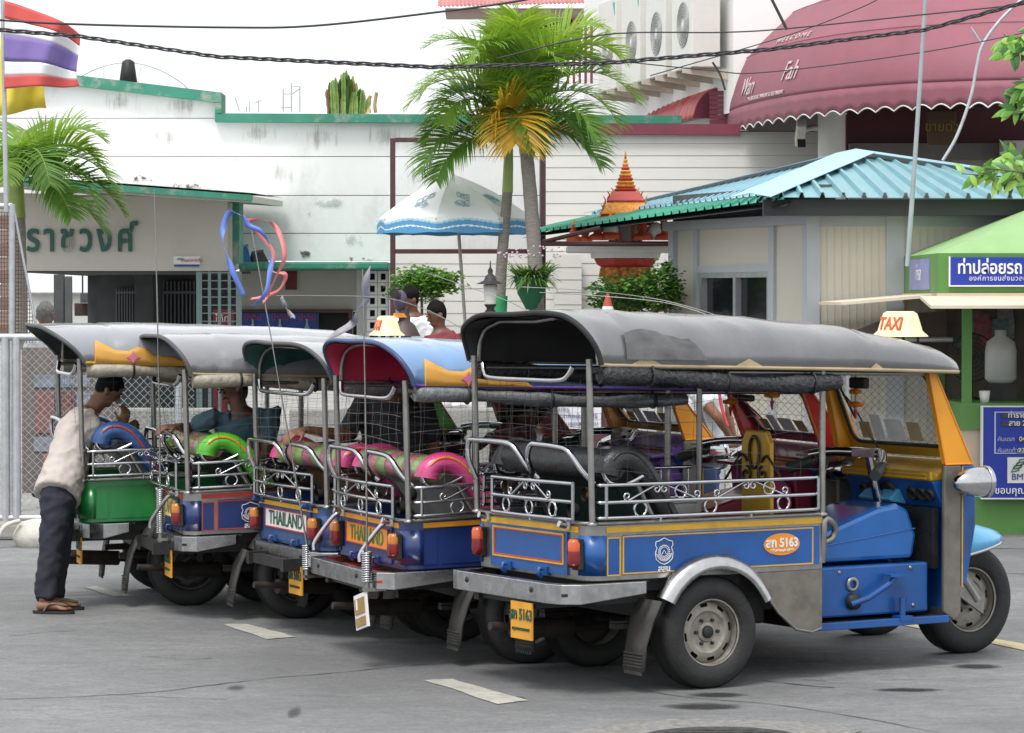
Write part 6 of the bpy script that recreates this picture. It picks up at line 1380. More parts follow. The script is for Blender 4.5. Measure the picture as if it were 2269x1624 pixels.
# booth contents
fn_ = empty('electric_fan', P(2150, 895, 26.3), 0, 'round dark electric fan standing inside the green booth', 'fan'); fn_.location.z = zc_; O = Vector(fn_.location); c = P(2152, 792, 26.3) - O
m = MB()
for k in range(6): m.tube(arc(c, .035*(k + 1) - .01, 0, 6.283, 24), .003, 4)
for k in range(24): m.tube([c, c + Vector((.2*math.cos(k*.2618), -.03, .2*math.sin(k*.2618)))], .002, 4)
m.tube(arc(c, .205, 0, 6.283, 30), .006, 5); m.build('guard', BLK, fn_); m = MB()
for k in range(3):
    a = k*2.094; m.add([c + Vector((.03*math.cos(a), .02, .03*math.sin(a))), c + Vector((.17*math.cos(a - .3), .03, .17*math.sin(a - .3))), c + Vector((.18*math.cos(a + .4), .01, .18*math.sin(a + .4)))], [(0, 1, 2)])
m.build('blades', M('fan_blade', (.03, .09, .10), .35), fn_, solid=.004); MB().tube([(c.x, .05, 0), (c.x, .05, c.z)], .018, 8).lathe([(.1, 0), (.1, .015), (.02, .03)], 16, 'z', (c.x, .05, 0)).build('stand', BLK, fn_)
wb_ = empty('water_bottle', P(2216, 895, 26.2), 0, 'large cloudy water bottle on the booth counter', 'bottle'); wb_.location.z = zc_; MB().lathe([(0, .14), (.09, .14), (.135, .19), (.135, .42), (.12, .5), (.05, .55), (.05, .6), (0, .6)], 20, 'z').build('bottle', M('cloudy_plastic', (.50, .51, .49), .35, var=.08), wb_); MB().box(-.12, .12, -.1, .1, 0, .15).build('stand', BLK, wb_)
cp = MB().lathe([(0, 0), (.036, 0), (.048, .10), (.046, .10), (.034, .01)], 16, 'z').build('paper_cup', WHITE); cp.location = (px(2181, 25.66), 25.66, zc_); tag(cp, 'white paper cup on the green booth counter', 'cup')
r_ = random.Random(12)
for i in range(7):
    u, v = r_.uniform(2160, 2260), r_.uniform(690, 750); p = P(u, v, 27.2); o = MB().box(-.07, .07, 0, .006, -.09, .09).build('pinned_notice', M('pinned_%d' % (i % 3), [(.25, .08, .08), (.22, .23, .25), (.12, .2, .2)][i % 3], .7, var=.4, scale=20)); o.location = (p.x, 27.205 - .003*i, p.z); tag(o, 'small faded notice pinned to the back wall inside the booth', 'notice', 'notices pinned inside the booth')
tp = MB(); q = [P(1880, 738, 26.9), P(1990, 695, 26.7), P(2096, 690, 26.9), P(2094, 800, 26.9), P(2000, 770, 26.6)]; tp.add(q, [(0, 1, 4), (1, 2, 3, 4)]); tag(tp.build('brown_tarpaulin', M('brown_cloth', (.12, .085, .075), .6, var=.25, scale=4, bump=.6, bscale=8), None, solid=.01), 'brown tarpaulin slung between kiosk and green booth', 'tarpaulin')
# ------------------------------------------------------------------ fences, low wall
LWM = M('granite_concrete', (.30, .295, .28), .9, var=.12, scale=40, dirt=.4, dirtcol=(.22, .21, .2), dscale=30, bump=.4)
lw = MB().box(px(640, 26.2), px(1110, 26.2), 26.2, 26.5, .12, pz(905, 26.2)).build('low_wall', LWM, None, bevel=.02); tag(lw, 'low grey concrete wall behind the tuk-tuk row', 'wall')
lw2 = MB().box(px(250, 26.4), px(470, 26.4), 26.4, 26.6, .12, pz(905, 26.4)).build('low_wall', LWM, None, bevel=.02); tag(lw2, 'short grey concrete wall seen through the green tuk-tuk', 'wall')
def chainlink(name, X0, X1, Y, z0, z1, label, step=.065, r=.0022, posts=(), rails=(), mat=GALV):
    f = empty(name, ((X0 + X1)/2, Y, 0), 0, label, 'fence'); O = Vector(f.location); m = MB(); H = z1 - z0; W = X1 - X0; n = int((W + H)/step)
    for i in range(n):
        for sgn in (1, -1):
            x = X0 - H + i*step if sgn > 0 else X0 + i*step
            a, b_ = Vector((x, Y + .004*sgn, z0)), Vector((x + sgn*H, Y + .004*sgn, z1)); 
            lo, hi = 0.0, 1.0
            for (lim, s_) in ((X0, 1), (X1, -1)):
                da_, db_ = (a.x - lim)*s_, (b_.x - lim)*s_
                if da_ < 0 and db_ < 0: lo = 2
                elif da_ < 0: lo = max(lo, da_/(da_ - db_))
                elif db_ < 0: hi = min(hi, da_/(da_ - db_))
            if lo < hi: m.tube([a.lerp(b_, lo) - O, a.lerp(b_, hi) - O], r, 3, cap=False)
    tag(m.build('mesh_wire', mat, f), kind='stuff')
    for (x, r_, za, zb_) in posts: MB().tube([(x - O.x, -.01, za), (x - O.x, -.01, zb_)], r_, 10).build('post', GALV, f)
    for (z, r_) in rails: MB().tube([(X0 - O.x, -.01, z), (X1 - O.x, -.01, z)], r_, 8).build('rail', GALV, f)
    return f
Yf = 25.2; zr = pz(747, Yf)
chainlink('chain_link_fence', -4.6, px(430, Yf), Yf, .14, zr, 'galvanised chain link fence with thick double posts at the left', posts=((px(12, Yf), .036, 0, zr), (px(36, Yf), .036, 0, zr), (px(395, Yf), .03, 0, zr)), rails=((zr, .030), (.16, .028)))
chainlink('chain_link_fence', px(1600, 26.6), px(2110, 26.6), 26.6, .14, 1.6, 'chain link fence in front of the kiosk on the right', posts=((px(1600, 26.6), .03, 0, 1.6), (px(1880, 26.6), .03, 0, 1.6)), rails=((1.6, .022), (.2, .022)), mat=M('dark_wire', (.10, .10, .10), .5, .5))
fg = empty('mesh_gate', P(30, 740, 26.5), 0, 'tall mesh gate frame with slanting stay at the upper left', 'gate'); O = Vector(fg.location)
MB().tube([P(26, 1200, 26.5) - O, P(27, 452, 26.5) - O], .028, 10).build('post', GALV, fg); MB().tube([P(-60, 458, 26.5) - O, P(27, 456, 26.5) - O], .025, 8).build('rail', GALV, fg); MB().tube([P(30, 460, 26.5) - O, P(83, 740, 26.5) - O], .012, 6).build('stay', GALV, fg)
m = MB()
for i in range(34):
    v = 470 + i*8.6; m.tube([P(-60, v, 26.55) - O, P(26 + (v - 460)*.19, v, 26.55) - O], .0035, 4, cap=False)
for i in range(20):
    u = -40 + i*6.2; v0 = 470 if u < 27 else 460 + (u - 27)/.19; m.tube([P(u, v0, 26.55) - O, P(u, 760, 26.55) - O], .003, 4, cap=False)
tag(m.build('mesh_wire', M('rusty_wire', (.16, .12, .10), .7, .3, var=.3), fg), kind='stuff')
bb_ = empty('board_stack', P(20, 740, 28), 0, 'brown brick-like boards behind the mesh gate at the left edge', 'boards')
for i in range(9):
    v = 480 + i*30; q0, q1 = P(-60, v + 27, 28), P(26, v, 28); MB().box(q0.x - bb_.location.x, q1.x - bb_.location.x, 0, .1, q0.z - bb_.location.z, q1.z - bb_.location.z).build('board', M('brown_board_%d' % (i % 2), [(.20, .12, .10), (.26, .18, .15)][i % 2], .8, var=.2), bb_)
# printed hoarding behind the left fence
hd = empty('hoarding', P(120, 950, 25.9), 0, 'weathered red and grey printed hoarding behind the left fence', 'hoarding'); hd.location.z = .12; O = Vector(hd.location)
MB().box(px(48, 25.9) - O.x, px(262, 25.9) - O.x, 0, .05, .2, pz(770, 25.9) - .12).build('board', M('hoarding_grey', (.17, .145, .135), .8, var=.2, scale=8, dirt=.4), hd)
for i, (u0, u1, v0, v1, c_) in enumerate(((75, 200, 830, 858, (.30, .33, .40)), (78, 120, 870, 960, (.33, .16, .15)), (128, 165, 868, 960, (.28, .12, .11)), (170, 200, 870, 960, (.35, .38, .46)), (75, 205, 968, 1000, (.34, .36, .42)), (95, 190, 1005, 1030, (.42, .2, .17)))):
    q0, q1 = P(u0, v1, 25.89), P(u1, v0, 25.89); MB().box(q0.x - O.x, q1.x - O.x, -.012, -.002, q0.z - O.z, q1.z - O.z).build('printed_panel', M('hoarding_print_%d' % i, tuple(k_*.7 for k_ in c_), .8, var=.3, scale=14), hd)
kc = MB().box(-4.7, px(60, 24.9), 24.9, 25.35, 0, .14).build('fence_footing', PAVE, None, bevel=.03); tag(kc, 'low concrete footing under the left fence posts', 'footing')
sk = empty('white_sack', P(62, 1225, 24.3), 0, 'stuffed white sack lying by the fence behind the standing man', 'sack'); m = MB(); m.ball((.08, 0, .13), (.2, .17, .14), 20, 14); 
m.v = [tuple(Vector(p) + Vector((0, 0, .02))*mnoise.noise(Vector(p)*9)) for p in m.v]; m.build('sack', M('sack_white', (.55, .53, .48), .8, var=.12, bump=.6, bscale=14), sk); MB().tube(smooth([(-.05, -.1, .26), (-.16, -.15, .22), (-.24, -.2, .08), (-.30, -.22, .015)], 5), [.03]*16, 8, flat=.6).build('tied_cloth', M('sack_white'), sk)
# notice board and hoarding seen through the nearest tuk-tuk
ns = empty('notice_stand', P(1270, 1000, 24.2), 0, 'maroon board with white Thai notice seen through the nearest tuk-tuk', 'notice board'); ns.location.z = 0; O = Vector(ns.location)
MB().box(px(1130, 24.2) - O.x, px(1345, 24.2) - O.x, 0, .06, .0, pz(872, 24.2)).build('board', M('maroon_board', (.09, .03, .035), .7, var=.2), ns); MB().box(px(1228, 24.18) - O.x, px(1332, 24.18) - O.x, -.02, -.004, pz(950, 24.18), pz(876, 24.18)).build('notice', M('notice_paper', (.72, .73, .76), .8, var=.04), ns)
for i, (l, u, v) in enumerate((('ท่าเรือราชวงศ์', 1255, 890), ('สาทร', 1247, 907), ('พระอาทิตย์', 1252, 922), ('สะพานพุทธ', 1256, 938), ('เทเวศร์', 1305, 890), ('นนทบุรี', 1303, 922), ('พระราม', 1304, 938))): text('lettering', l, .05, M('notice_ink', (.22, .2, .34), .6), ns, P(u, v, 24.17) - O)
ww = empty('white_bags', P(1010, 905, 26.35), 0, 'white plastic bags lying on top of the low concrete wall', 'bags'); 
for i, (u, s_) in enumerate(((985, .2), (1015, .17), (700, .16), (680, .1))):
    if i > 1: continue
    m = MB(); m.ball(P(u, 895, 26.35) - ww.location, (s_, .12, .07), 14, 10); m.v = [tuple(Vector(p) + Vector((0, 0, .04))*mnoise.noise(Vector(p)*13)) for p in m.v]; m.build('bag', M('bag_white', (.74, .75, .76), .5, var=.05), ww)
# ------------------------------------------------------------------ flags
def flag(name, label, u0, v0, w, h, Y, stripes, wave, parent_lab):
    f = empty(name, P(u0, v0, Y), 0, label, 'flag'); O = Vector(f.location)
    n = len(stripes); tot = sum(s_[0] for s_ in stripes); acc = 0
    for k, (sz, mat) in enumerate(stripes):
        t0, t1 = acc/tot, (acc + sz)/tot; acc += sz; m = MB()
        def fn(s, t):
            tt = lerp(t0, t1, t); u = u0 + w*s - 14*s*tt*math.sin(3.0*tt) ; v = v0 + h*tt*(1 - .13*s) + wave(s, tt); return P(u, v, Y + .10*math.sin(7*s + 2*tt)*s + .05*math.sin(15*s + tt*4)*s) - O
        m.grid(fn, 28, 5); m.build('stripe', mat, f, solid=.003)
    return f
FR = M('flag_red', (.62, .10, .09), .75, var=.08, scale=4); FW = M('flag_white', (.78, .78, .80), .75, var=.03); FB_ = M('flag_blue', (.22, .16, .42), .75, var=.1, scale=4); FY = M('flag_yellow', (.85, .70, .08), .75, var=.05, scale=4)
fpole = tag(MB().tube([P(5, -60, 25.6), P(10, 250, 25.6), P(14, 470, 25.6)], .02, 8).build('flag_pole', GALV), 'white flag pole at the far left edge', 'pole')
flag('national_flag', 'red white and blue striped flag flying at the upper left', 10, 2, 168, 195, 25.5, [(1.5, FR), (1.3, FW), (2.3, FB_), (1.2, FW), (1.1, FR)], lambda s, t: (45*s*s + 32*s)*(1 - t) + 16*s*t + 6*math.sin(6*s + 3*t)*s, '')
flag('yellow_flag', 'plain yellow flag hanging behind the striped one', -50, 80, 155, 165, 25.9, [(1, FY)], lambda s, t: 10*math.sin(5*s)*t + 26*s*t, '')
# ------------------------------------------------------------------ broad leaves reaching in from the right
tr = empty('frangipani_tree', P(2400, 600, 24), 0, 'leafy tree reaching in at the right edge above the booth', 'tree'); tr.location.z = 0; O = Vector(tr.location)
MB().tube(smooth([(0, 0, 0), (.02, .1, 1.6), (-.05, .05, 2.8), (-.1, 0, 4.0)], 5), [lerp(.12, .05, i/15) for i in range(16)], 10).build('trunk', BARK, tr)
r_ = random.Random(21); m = MB(); br = MB()
def bl(c, d, L, W):
    d = d.normalized(); s_ = d.cross(Vector((0, -1, .3))).normalized(); q = c.copy(); vs = []
    prof_ = [.15, .8, 1.0, .85, .5, .03]
    for j, pw in enumerate(prof_): vs += [q - s_*W*pw, q + Vector((0, -.004, .0)), q + s_*W*pw]; q = q + d*L/5; d = (d + Vector((0, 0, -.10))).normalized()
    fs = []
    for j in range(5): a = 3*j; fs += [(a, a+1, a+4, a+3), (a+1, a+2, a+5, a+4)]
    m.add(vs, fs, r_.randrange(3), True)
for (u, v, uu, vv) in ((2218, 95, 2330, 60), (2225, 120, 2330, 90), (2240, 205, 2330, 180), (2238, 245, 2330, 230), (2130, 385, 2330, 400), (2180, 372, 2340, 390), (2215, 362, 2340, 380), (2235, 350, 2340, 350)):
    a, b2 = P(u, v, 24 + r_.uniform(-.2, .2)) - O, P(uu, vv, 24) - O; MB().tube([b2, a], [.01, .004], 5).build('branch', BARK, tr)
    for k in range(26):
        t = r_.random(); c = a.lerp(b2, t); ang = r_.uniform(0, 6.28); d = Vector((-.5 + math.cos(ang)*.9, r_.uniform(-.4, .4), math.sin(ang)*.8 - .25)); bl(c, d, r_.uniform(.10, .19), r_.uniform(.022, .034))
m.build('leaves', [M('broad_leaf', (.13, .34, .035), .4, var=.3, scale=9), M('broad_leaf_light', (.27, .46, .07), .4, var=.2, scale=9), M('broad_leaf_dark', (.05, .17, .03), .4, var=.3, scale=9)], tr)
# ------------------------------------------------------------------ people
SKIN = M('brown_skin', (.215, .098, .055), .5, var=.12, scale=12, bump=.08, bscale=120); SKIND = M('dark_brown_skin', (.15, .068, .04), .5, var=.12, scale=12)
HAIR = M('black_hair', (.007, .006, .006), .75, spec=.15, var=.3, scale=60, bump=.5, bscale=160, stretch=(1, 1, .3)); HAIRG = M('grey_hair', (.16, .155, .15), .6, var=.35, scale=60, bump=.5, bscale=160)
def chain(mb, pts, side, seg=14, capk=.55):
    """pts: (centre, half width along side, half depth)"""
    side = Vector(side); n = len(pts); rings = []
    C = [Vector(p[0]) for p in pts]
    def ring(c, T, a, b_):
        s_ = side - T*side.dot(T); s_ = s_.normalized() if s_.length > .15 else T.orthogonal().normalized(); f = T.cross(s_)
        return [c + s_*a*math.cos(2*math.pi*k/seg) + f*b_*math.sin(2*math.pi*k/seg) for k in range(seg)]
    for i in range(n):
        T = (C[min(i+1, n-1)] - C[max(i-1, 0)]).normalized()
        if i == 0:
            for q in (.98, .75): rings.append(ring(C[0] - T*min(pts[0][1], pts[0][2])*capk*q, T, pts[0][1]*math.sqrt(1 - q*q*.98), pts[0][2]*math.sqrt(1 - q*q*.98)))
        rings.append(ring(C[i], T, pts[i][1], pts[i][2]))
        if i == n - 1:
            for q in (.75, .98): rings.append(ring(C[-1] + T*min(pts[-1][1], pts[-1][2])*capk*q, T, pts[-1][1]*math.sqrt(1 - q*q*.98), pts[-1][2]*math.sqrt(1 - q*q*.98)))
    mb.loft(rings, False, True)
def remeshed(mb, name, mat, parent, voxel, sm=5, disp=0.0):
    me = mb.mesh(name, mat); o = bpy.data.objects.new(name, me)
    md = o.modifiers.new('r', 'REMESH'); md.mode = 'VOXEL'; md.voxel_size = voxel; md.use_smooth_shade = True
    md = o.modifiers.new('s', 'SMOOTH'); md.iterations = sm; md.factor = .5
    me2 = evaluated_mesh(o)
    if disp:
        nv = len(me2.vertices); co = [0.0]*(3*nv); nn = [0.0]*(3*nv); me2.vertices.foreach_get('co', co); me2.vertices.foreach_get('normal', nn)
        for i in range(nv):
            x, y, z = co[3*i], co[3*i+1], co[3*i+2]; k = mnoise.noise((x*4 + z*3 + 3, y*4 + 1, z*9 - x*5 + 2)) + .55*mnoise.noise((x*9 + z*6, y*9, z*17 - x*9)) + .3*mnoise.noise((x*22, y*22, z*22)); d_ = disp*(1.1 - abs(k)*3.2)
            co[3*i] += nn[3*i]*d_; co[3*i+1] += nn[3*i+1]*d_; co[3*i+2] += nn[3*i+2]*d_
        me2.vertices.foreach_set('co', co)
    me2.name = name; me2.materials.clear(); me2.materials.append(mat)
    for p in me2.polygons: p.use_smooth = True
    o = bpy.data.objects.new(name, me2); return link(o, parent)
def L3(a, b_, t): return Vector(a).lerp(Vector(b_), t)
def human(label, J, side, shirt=None, trousers=None, skin=SKIN, hair=HAIR, sleeve=.9, face=None, k=1.0, voxel=.010, hands=('L', 'R'), extra=None, shoe=None, loose=1.0, long_hair=False):
    base = Vector((J['pel'].x, J['pel'].y, 0)); root = empty('person', base, 0, label, 'person'); side = Vector(side).normalized()
    j = {a: Vector(b_) - base for a, b_ in J.items() if a not in ('face', 'pal')}
    up = (j['neck'] - j['pel']).normalized(); fr = side.cross(up).normalized()   # front direction
    if face is not None: fd = Vector(face).normalized()
    else: fd = fr
    m = MB()
    tor = [(j['pel'], .150*k, .10*k), (L3(j['pel'], j['chest'], .45), .130*k, .095*k), (j['chest'], .160*k, .11*k), (L3(j['chest'], j['neck'], .55), .155*k, .10*k), (L3(j['chest'], j['neck'], .86), .095*k, .075*k)]
    chain(m, tor, side); chain(m, [(L3(j['chest'], j['neck'], .6), .075*k, .07*k), (j['neck'], .055*k, .058*k), (j['head'], .055*k, .06*k)], side)
    hd = j['head']; hs_ = fd.cross(Vector((0, 0, 1))); hs_ = hs_.normalized(); hu = hs_.cross(fd).normalized(); hu = hu if hu.z > 0 else -hu
    def hp(f, u_, s_): return hd + fd*f*k + hu*u_*k + hs_*s_*k
    chain(m, [(hp(-.005, -.075, 0), .052*k, .065*k), (hp(0, -.03, 0), .066*k, .082*k), (hp(-.005, .02, 0), .074*k, .094*k), (hp(-.01, .065, 0), .070*k, .088*k), (hp(-.012, .10, 0), .045*k, .055*k)], hs_)
    chain(m, [(hp(.045, -.085, 0), .028*k, .03*k), (hp(.05, -.06, 0), .042*k, .036*k)], hs_)           # chin, mouth
    chain(m, [(hp(.088, .005, 0), .008*k, .010*k), (hp(.102, -.028, 0), .015*k, .013*k)], hs_)          # nose
    for s_ in (-1, 1):
        m.ball(hp(-.005, -.01, .077*s_), (.017*k, .017*k, .028*k), 8, 6)
    for s_ in 'LR':
        if 'sh' + s_ in j:
            a, e, w_ = j['sh'+s_], j['el'+s_], j['wr'+s_]
            chain(m, [(a, .050*k, .050*k), (L3(a, e, .5), .045*k, .045*k), (e, .037*k, .037*k)], side); chain(m, [(e, .038*k, .038*k), (L3(e, w_, .3), .037*k, .035*k), (w_, .026*k, .022*k)], side)
            d = (j['hd'+s_] - w_).normalized() if 'hd'+s_ in j else (w_ - e).normalized(); pn = Vector(J.get('pal', (0, -1, 0))); pn = (pn - d*pn.dot(d)).normalized(); ps = d.cross(pn)
            if s_ in hands:
                chain(m, [(w_, .024*k, .02*k), (w_ + d*.04*k, .036*k, .018*k), (w_ + d*.085*k, .042*k, .017*k)], ps)
                for q, (off, L_) in enumerate(((-.032, .068), (-.011, .080), (.011, .075), (.031, .058))):
                    b0 = w_ + d*.085*k + ps*off*k; d1 = (d*.9 - pn*.35).normalized(); d2 = (d*.45 - pn*.9).normalized()
                    m.tube([b0 - d*.02*k, b0 + d*.012*k, b0 + d1*L_*.55*k, b0 + d1*L_*.55*k + d2*L_*.5*k], [.0095*k, .0098*k, .009*k, .0075*k], 8)
                b0 = w_ + d*.03*k - ps*.03*k; m.tube([b0, b0 + (d*.6 - ps*.8)*.035*k, b0 + (d*.9 - ps*.75 - pn*.3)*.065*k], [.013*k, .0115*k, .009*k], 8)
            else: chain(m, [(w_, .024*k, .02*k), (w_ + d*.08*k, .036*k, .02*k)], ps)
        if 'hip' + s_ in j:
            a, e, w_ = j['hip'+s_], j['kn'+s_], j['an'+s_]; chain(m, [(a, .075*k, .08*k), (L3(a, e, .5), .065*k, .07*k), (e, .05*k, .052*k)], side); chain(m, [(e, .05*k, .052*k), (L3(e, w_, .35), .048*k, .055*k), (w_, .034*k, .038*k)], side)
            if 'toe'+s_ in j:
                t_ = j['toe'+s_]; d = (t_ - w_); d.z = 0; d.normalize(); s2 = d.cross(Vector((0, 0, 1)))
                chain(m, [(Vector((w_.x, w_.y, .045)) - d*.035*k, .03*k, .03*k), (Vector((w_.x, w_.y, .05)) + d*.05*k, .034*k, .032*k), (Vector((w_.x, w_.y, .036)) + d*.13*k, .042*k, .016*k)], s2)
                for q in range(5): 
                    b0 = Vector((w_.x, w_.y, .034)) + d*.13*k + s2*(-.034 + .017*q)*k; m.tube([b0 - d*.02, b0 + d*(.035 - .006*abs(q - 1))*k, b0 + d*(.05 - .006*abs(q - 1))*k - Vector((0, 0, .006))], [.011*k, .011*k, .008*k], 8)
    body = remeshed(m, 'body', skin, root, voxel, 4)
    # hair
    if hair:
        m = MB(); chain(m, [(hp(-.030, -.045, 0), .055*k, .050*k), (hp(-.026, .0, 0), .076*k, .076*k), (hp(-.016, .045, 0), .083*k, .094*k), (hp(-.014, .085, 0), .072*k, .084*k), (hp(-.016, .112, 0), .045*k, .055*k)], hs_)
        if long_hair: chain(m, [(hp(-.05, .03, 0), .08*k, .06*k), (hp(-.07, -.06, 0), .085*k, .05*k), (hp(-.06, -.16, 0), .075*k, .04*k)], hs_)
        remeshed(m, 'hair', hair, root, .009, 2, .004)
    for s_ in (-1, 1):
        MB().ball(hp(.083, .012, .030*s_), (.011*k, .011*k, .008*k), 8, 6).build('eye', M('eye_dark', (.03, .02, .02), .2, var=0), root); MB().tube([hp(.088, .034, .015*s_), hp(.090, .038, .03*s_), hp(.080, .034, .046*s_)], .004*k, 5).build('eyebrow', HAIR, root)
    MB().tube([hp(.083, -.058, -.022), hp(.092, -.056, 0), hp(.083, -.058, .022)], [.003*k, .006*k, .003*k], 6).build('mouth', M('lips', (.16, .05, .04), .5, var=.1), root)
    if trousers:
        m = MB(); hm = j['pel']
        chain(m, [(hm + up*.10*k, .152*k, .115*k), (hm, .172*k, .13*k), (L3(hm, L3(j['hipL'], j['hipR'], .5), 1.0) - up*.06*k, .165*k, .125*k)], side)
        for s_ in 'LR':
            a, e, w_ = j['hip'+s_], j['kn'+s_], j['an'+s_]; chain(m, [(a, .095*k, .105*k), (L3(a, e, .5), .086*k, .095*k), (e, .072*k, .08*k), (L3(e, w_, .5), .066*k, .075*k), (L3(e, w_, 1.0), .062*k, .072*k)], side, capk=.1)
        remeshed(m, 'trousers', trousers, root, .011, 3, .006)
    if shirt:
        m = MB(); lo = loose; hem = j['pel'] - up*.10*k*(lo > 1) + up*.02*k
        chain(m, [(hem, .185*k*lo, .145*k*lo), (L3(j['pel'], j['chest'], .3), .172*k*lo, .135*k*lo), (L3(j['pel'], j['chest'], .7), .175*k*lo, .135*k), (j['chest'], .186*k, .135*k), (L3(j['chest'], j['neck'], .5), .178*k, .118*k), (L3(j['chest'], j['neck'], .80), .115*k, .09*k)], side, 20, capk=.12)
        for s_ in 'LR':
            if 'sh'+s_ in j:
                a, e = j['sh'+s_], j['el'+s_]; c_ = L3(j['chest'], j['neck'], .5)
                chain(m, [(L3(c_, a, .6), .075*k, .075*k), (a, .066*k, .068*k), (L3(a, e, sleeve*.5), .060*k*lo, .060*k*lo), (L3(a, e, sleeve), .056*k*lo, .058*k*lo)], side, capk=.08)
        sh_ = remeshed(m, 'shirt', shirt, root, .010, 4, .006)
        MB().tube(arc((0, 0, 0), .062*k, 0, 6.283, 18, 'xy'), .012*k, 6).build('collar', shirt, root).location = L3(j['chest'], j['neck'], .80)
    return root
# 1. standing man leaning on the green tuk-tuk
Y = 19.2
def Q(u, v, dy=0.0): return P(u, v, Y + dy)
BEI = M('beige_shirt', (.47, .42, .39), .8, var=.08, scale=6, bump=.35, bscale=9); TRN = M('navy_trousers', (.012, .013, .024), .85, var=.25, scale=8, bump=.3, bscale=10)
J = dict(pel=Q(135, 1078, .25), chest=Q(168, 960, .5), neck=Q(203, 908, .55), head=Q(240, 864, .58), shL=Q(190, 918, .72), elL=Q(228, 985, .80), wrL=Q(266, 962, .80), hdL=Q(287, 950, .80),
         shR=Q(190, 922, .38), elR=Q(228, 992, .42), wrR=Q(273, 945, .5), hdR=Q(280, 905, .52),
         hipR=Q(128, 1105, .13), knR=Q(112, 1225, .02), anR=Q(98, 1334, -.09), toeR=Q(170, 1345, -.12), hipL=Q(135, 1105, .33), knL=Q(128, 1225, .20), anL=Q(118, 1330, .14), toeL=Q(190, 1340, .14), pal=(.6, -.6, .3))
for a in ('anR', 'anL'): J[a].z = .085
for a in J:
    if a not in ('pal',) and J[a].y > 19.55: J[a] = Vector((J[a].x, J[a].y, J[a].z))
p1 = human('man in beige shirt and dark trousers leaning on the green tuk-tuk', J, (0, 1, 0), BEI, TRN, SKIN, HAIR, .72, face=(.75, .1, -.66), voxel=.0065, loose=1.07, k=.96)
b1 = Vector(p1.location); SOLE = M('sandal', (.02, .018, .016), .6, var=.2)
for s_ in 'RL':
    w_ = J['an'+s_] - b1; t_ = J['toe'+s_] - b1; d = t_ - w_; d.z = 0; d.normalize(); s2 = d.cross(Vector((0, 0, 1))); c = Vector((w_.x, w_.y, 0)); m = MB(); ring = []
    for q in range(20):
        a = 2*math.pi*q/20; ring.append(c + d*(.06 + .135*math.cos(a)) + s2*(.045 + .008*math.cos(a))*math.sin(a))
    m.loft([[r_ + Vector((0, 0, .002)) for r_ in ring], [r_ + Vector((0, 0, .020)) for r_ in ring]], False, True, sm=False); so = m.build('sandal', SOLE, p1)
    MB().tube(smooth([c + d*.01 + s2*.042 + Vector((0, 0, .02)), c + d*.05 + s2*.036 + Vector((0, 0, .065)), c + d*.15 + Vector((0, 0, .05)), c + d*.05 - s2*.036 + Vector((0, 0, .065)), c + d*.01 - s2*.042 + Vector((0, 0, .02))], 4), .007, 6).build('strap', M('sandal_strap', (.14, .10, .06), .6), so)
MB().tube(arc((0, 0, 0), .033, 0, 6.283, 14, 'yz'), .006, 5).build('bracelet', CHR, p1).location = L3(J['wrR'], J['elR'], .12) - b1
# 2. teal shirted man on the back seat of the second tuk-tuk
Y = 19.35
J = dict(pel=Q(560, 1090, .1), chest=Q(545, 965, .05), neck=Q(530, 908), head=Q(518, 858), shR=Q(478, 925, -.02), elR=Q(420, 950, .05), wrR=Q(392, 945, -.15), hdR=Q(358, 948, -.2), shL=Q(604, 915, .02), elL=Q(590, 1000, -.06), wrL=Q(560, 1075, -.2), hdL=Q(550, 1100, -.3),
         hipR=Q(560, 1095), knR=Q(690, 1090, -.05), anR=Q(700, 1210), hipL=Q(575, 1090, .25), knL=Q(710, 1085, .3), anL=Q(715, 1205, .3), pal=(0, -.3, 1))
human('man in teal blue shirt sitting on the back seat of the second tuk-tuk', J, (.97, .2, 0), M('teal_shirt', (.06, .115, .15), .8, var=.12, scale=6, bump=.3, bscale=9), M('dark_trousers', (.02, .02, .025), .8, var=.2), SKIND, HAIR, .8, face=(-.75, -.35, -.5), voxel=.009)
# 3. man in charcoal tee in the third tuk-tuk
Y = 18.35
J = dict(pel=Q(890, 1085, .1), chest=Q(868, 945, .05), neck=Q(872, 868), head=Q(885, 830), shR=Q(800, 900, 0), elR=Q(768, 965, -.15), wrR=Q(676, 952, -.32), hdR=Q(636, 966, -.38), shL=Q(936, 895, .05), elL=Q(960, 980, .1), wrL=Q(960, 1040, 0), hdL=Q(960, 1070, 0),
         hipR=Q(890, 1095), knR=Q(1030, 1090, -.05), anR=Q(1040, 1210), hipL=Q(905, 1090, .25), knL=Q(1050, 1085, .3), anL=Q(1060, 1205, .3), pal=(0, -.4, 1))
human('man in charcoal tee shirt resting his arm along the pink striped seat back', J, (.98, .1, 0), M('charcoal_tee', (.035, .036, .042), .85, var=.2, scale=6, bump=.25, bscale=9), M('dark_trousers'), SKIN, HAIR, .92, face=(.4, .8, -.2), voxel=.009, k=1.05)
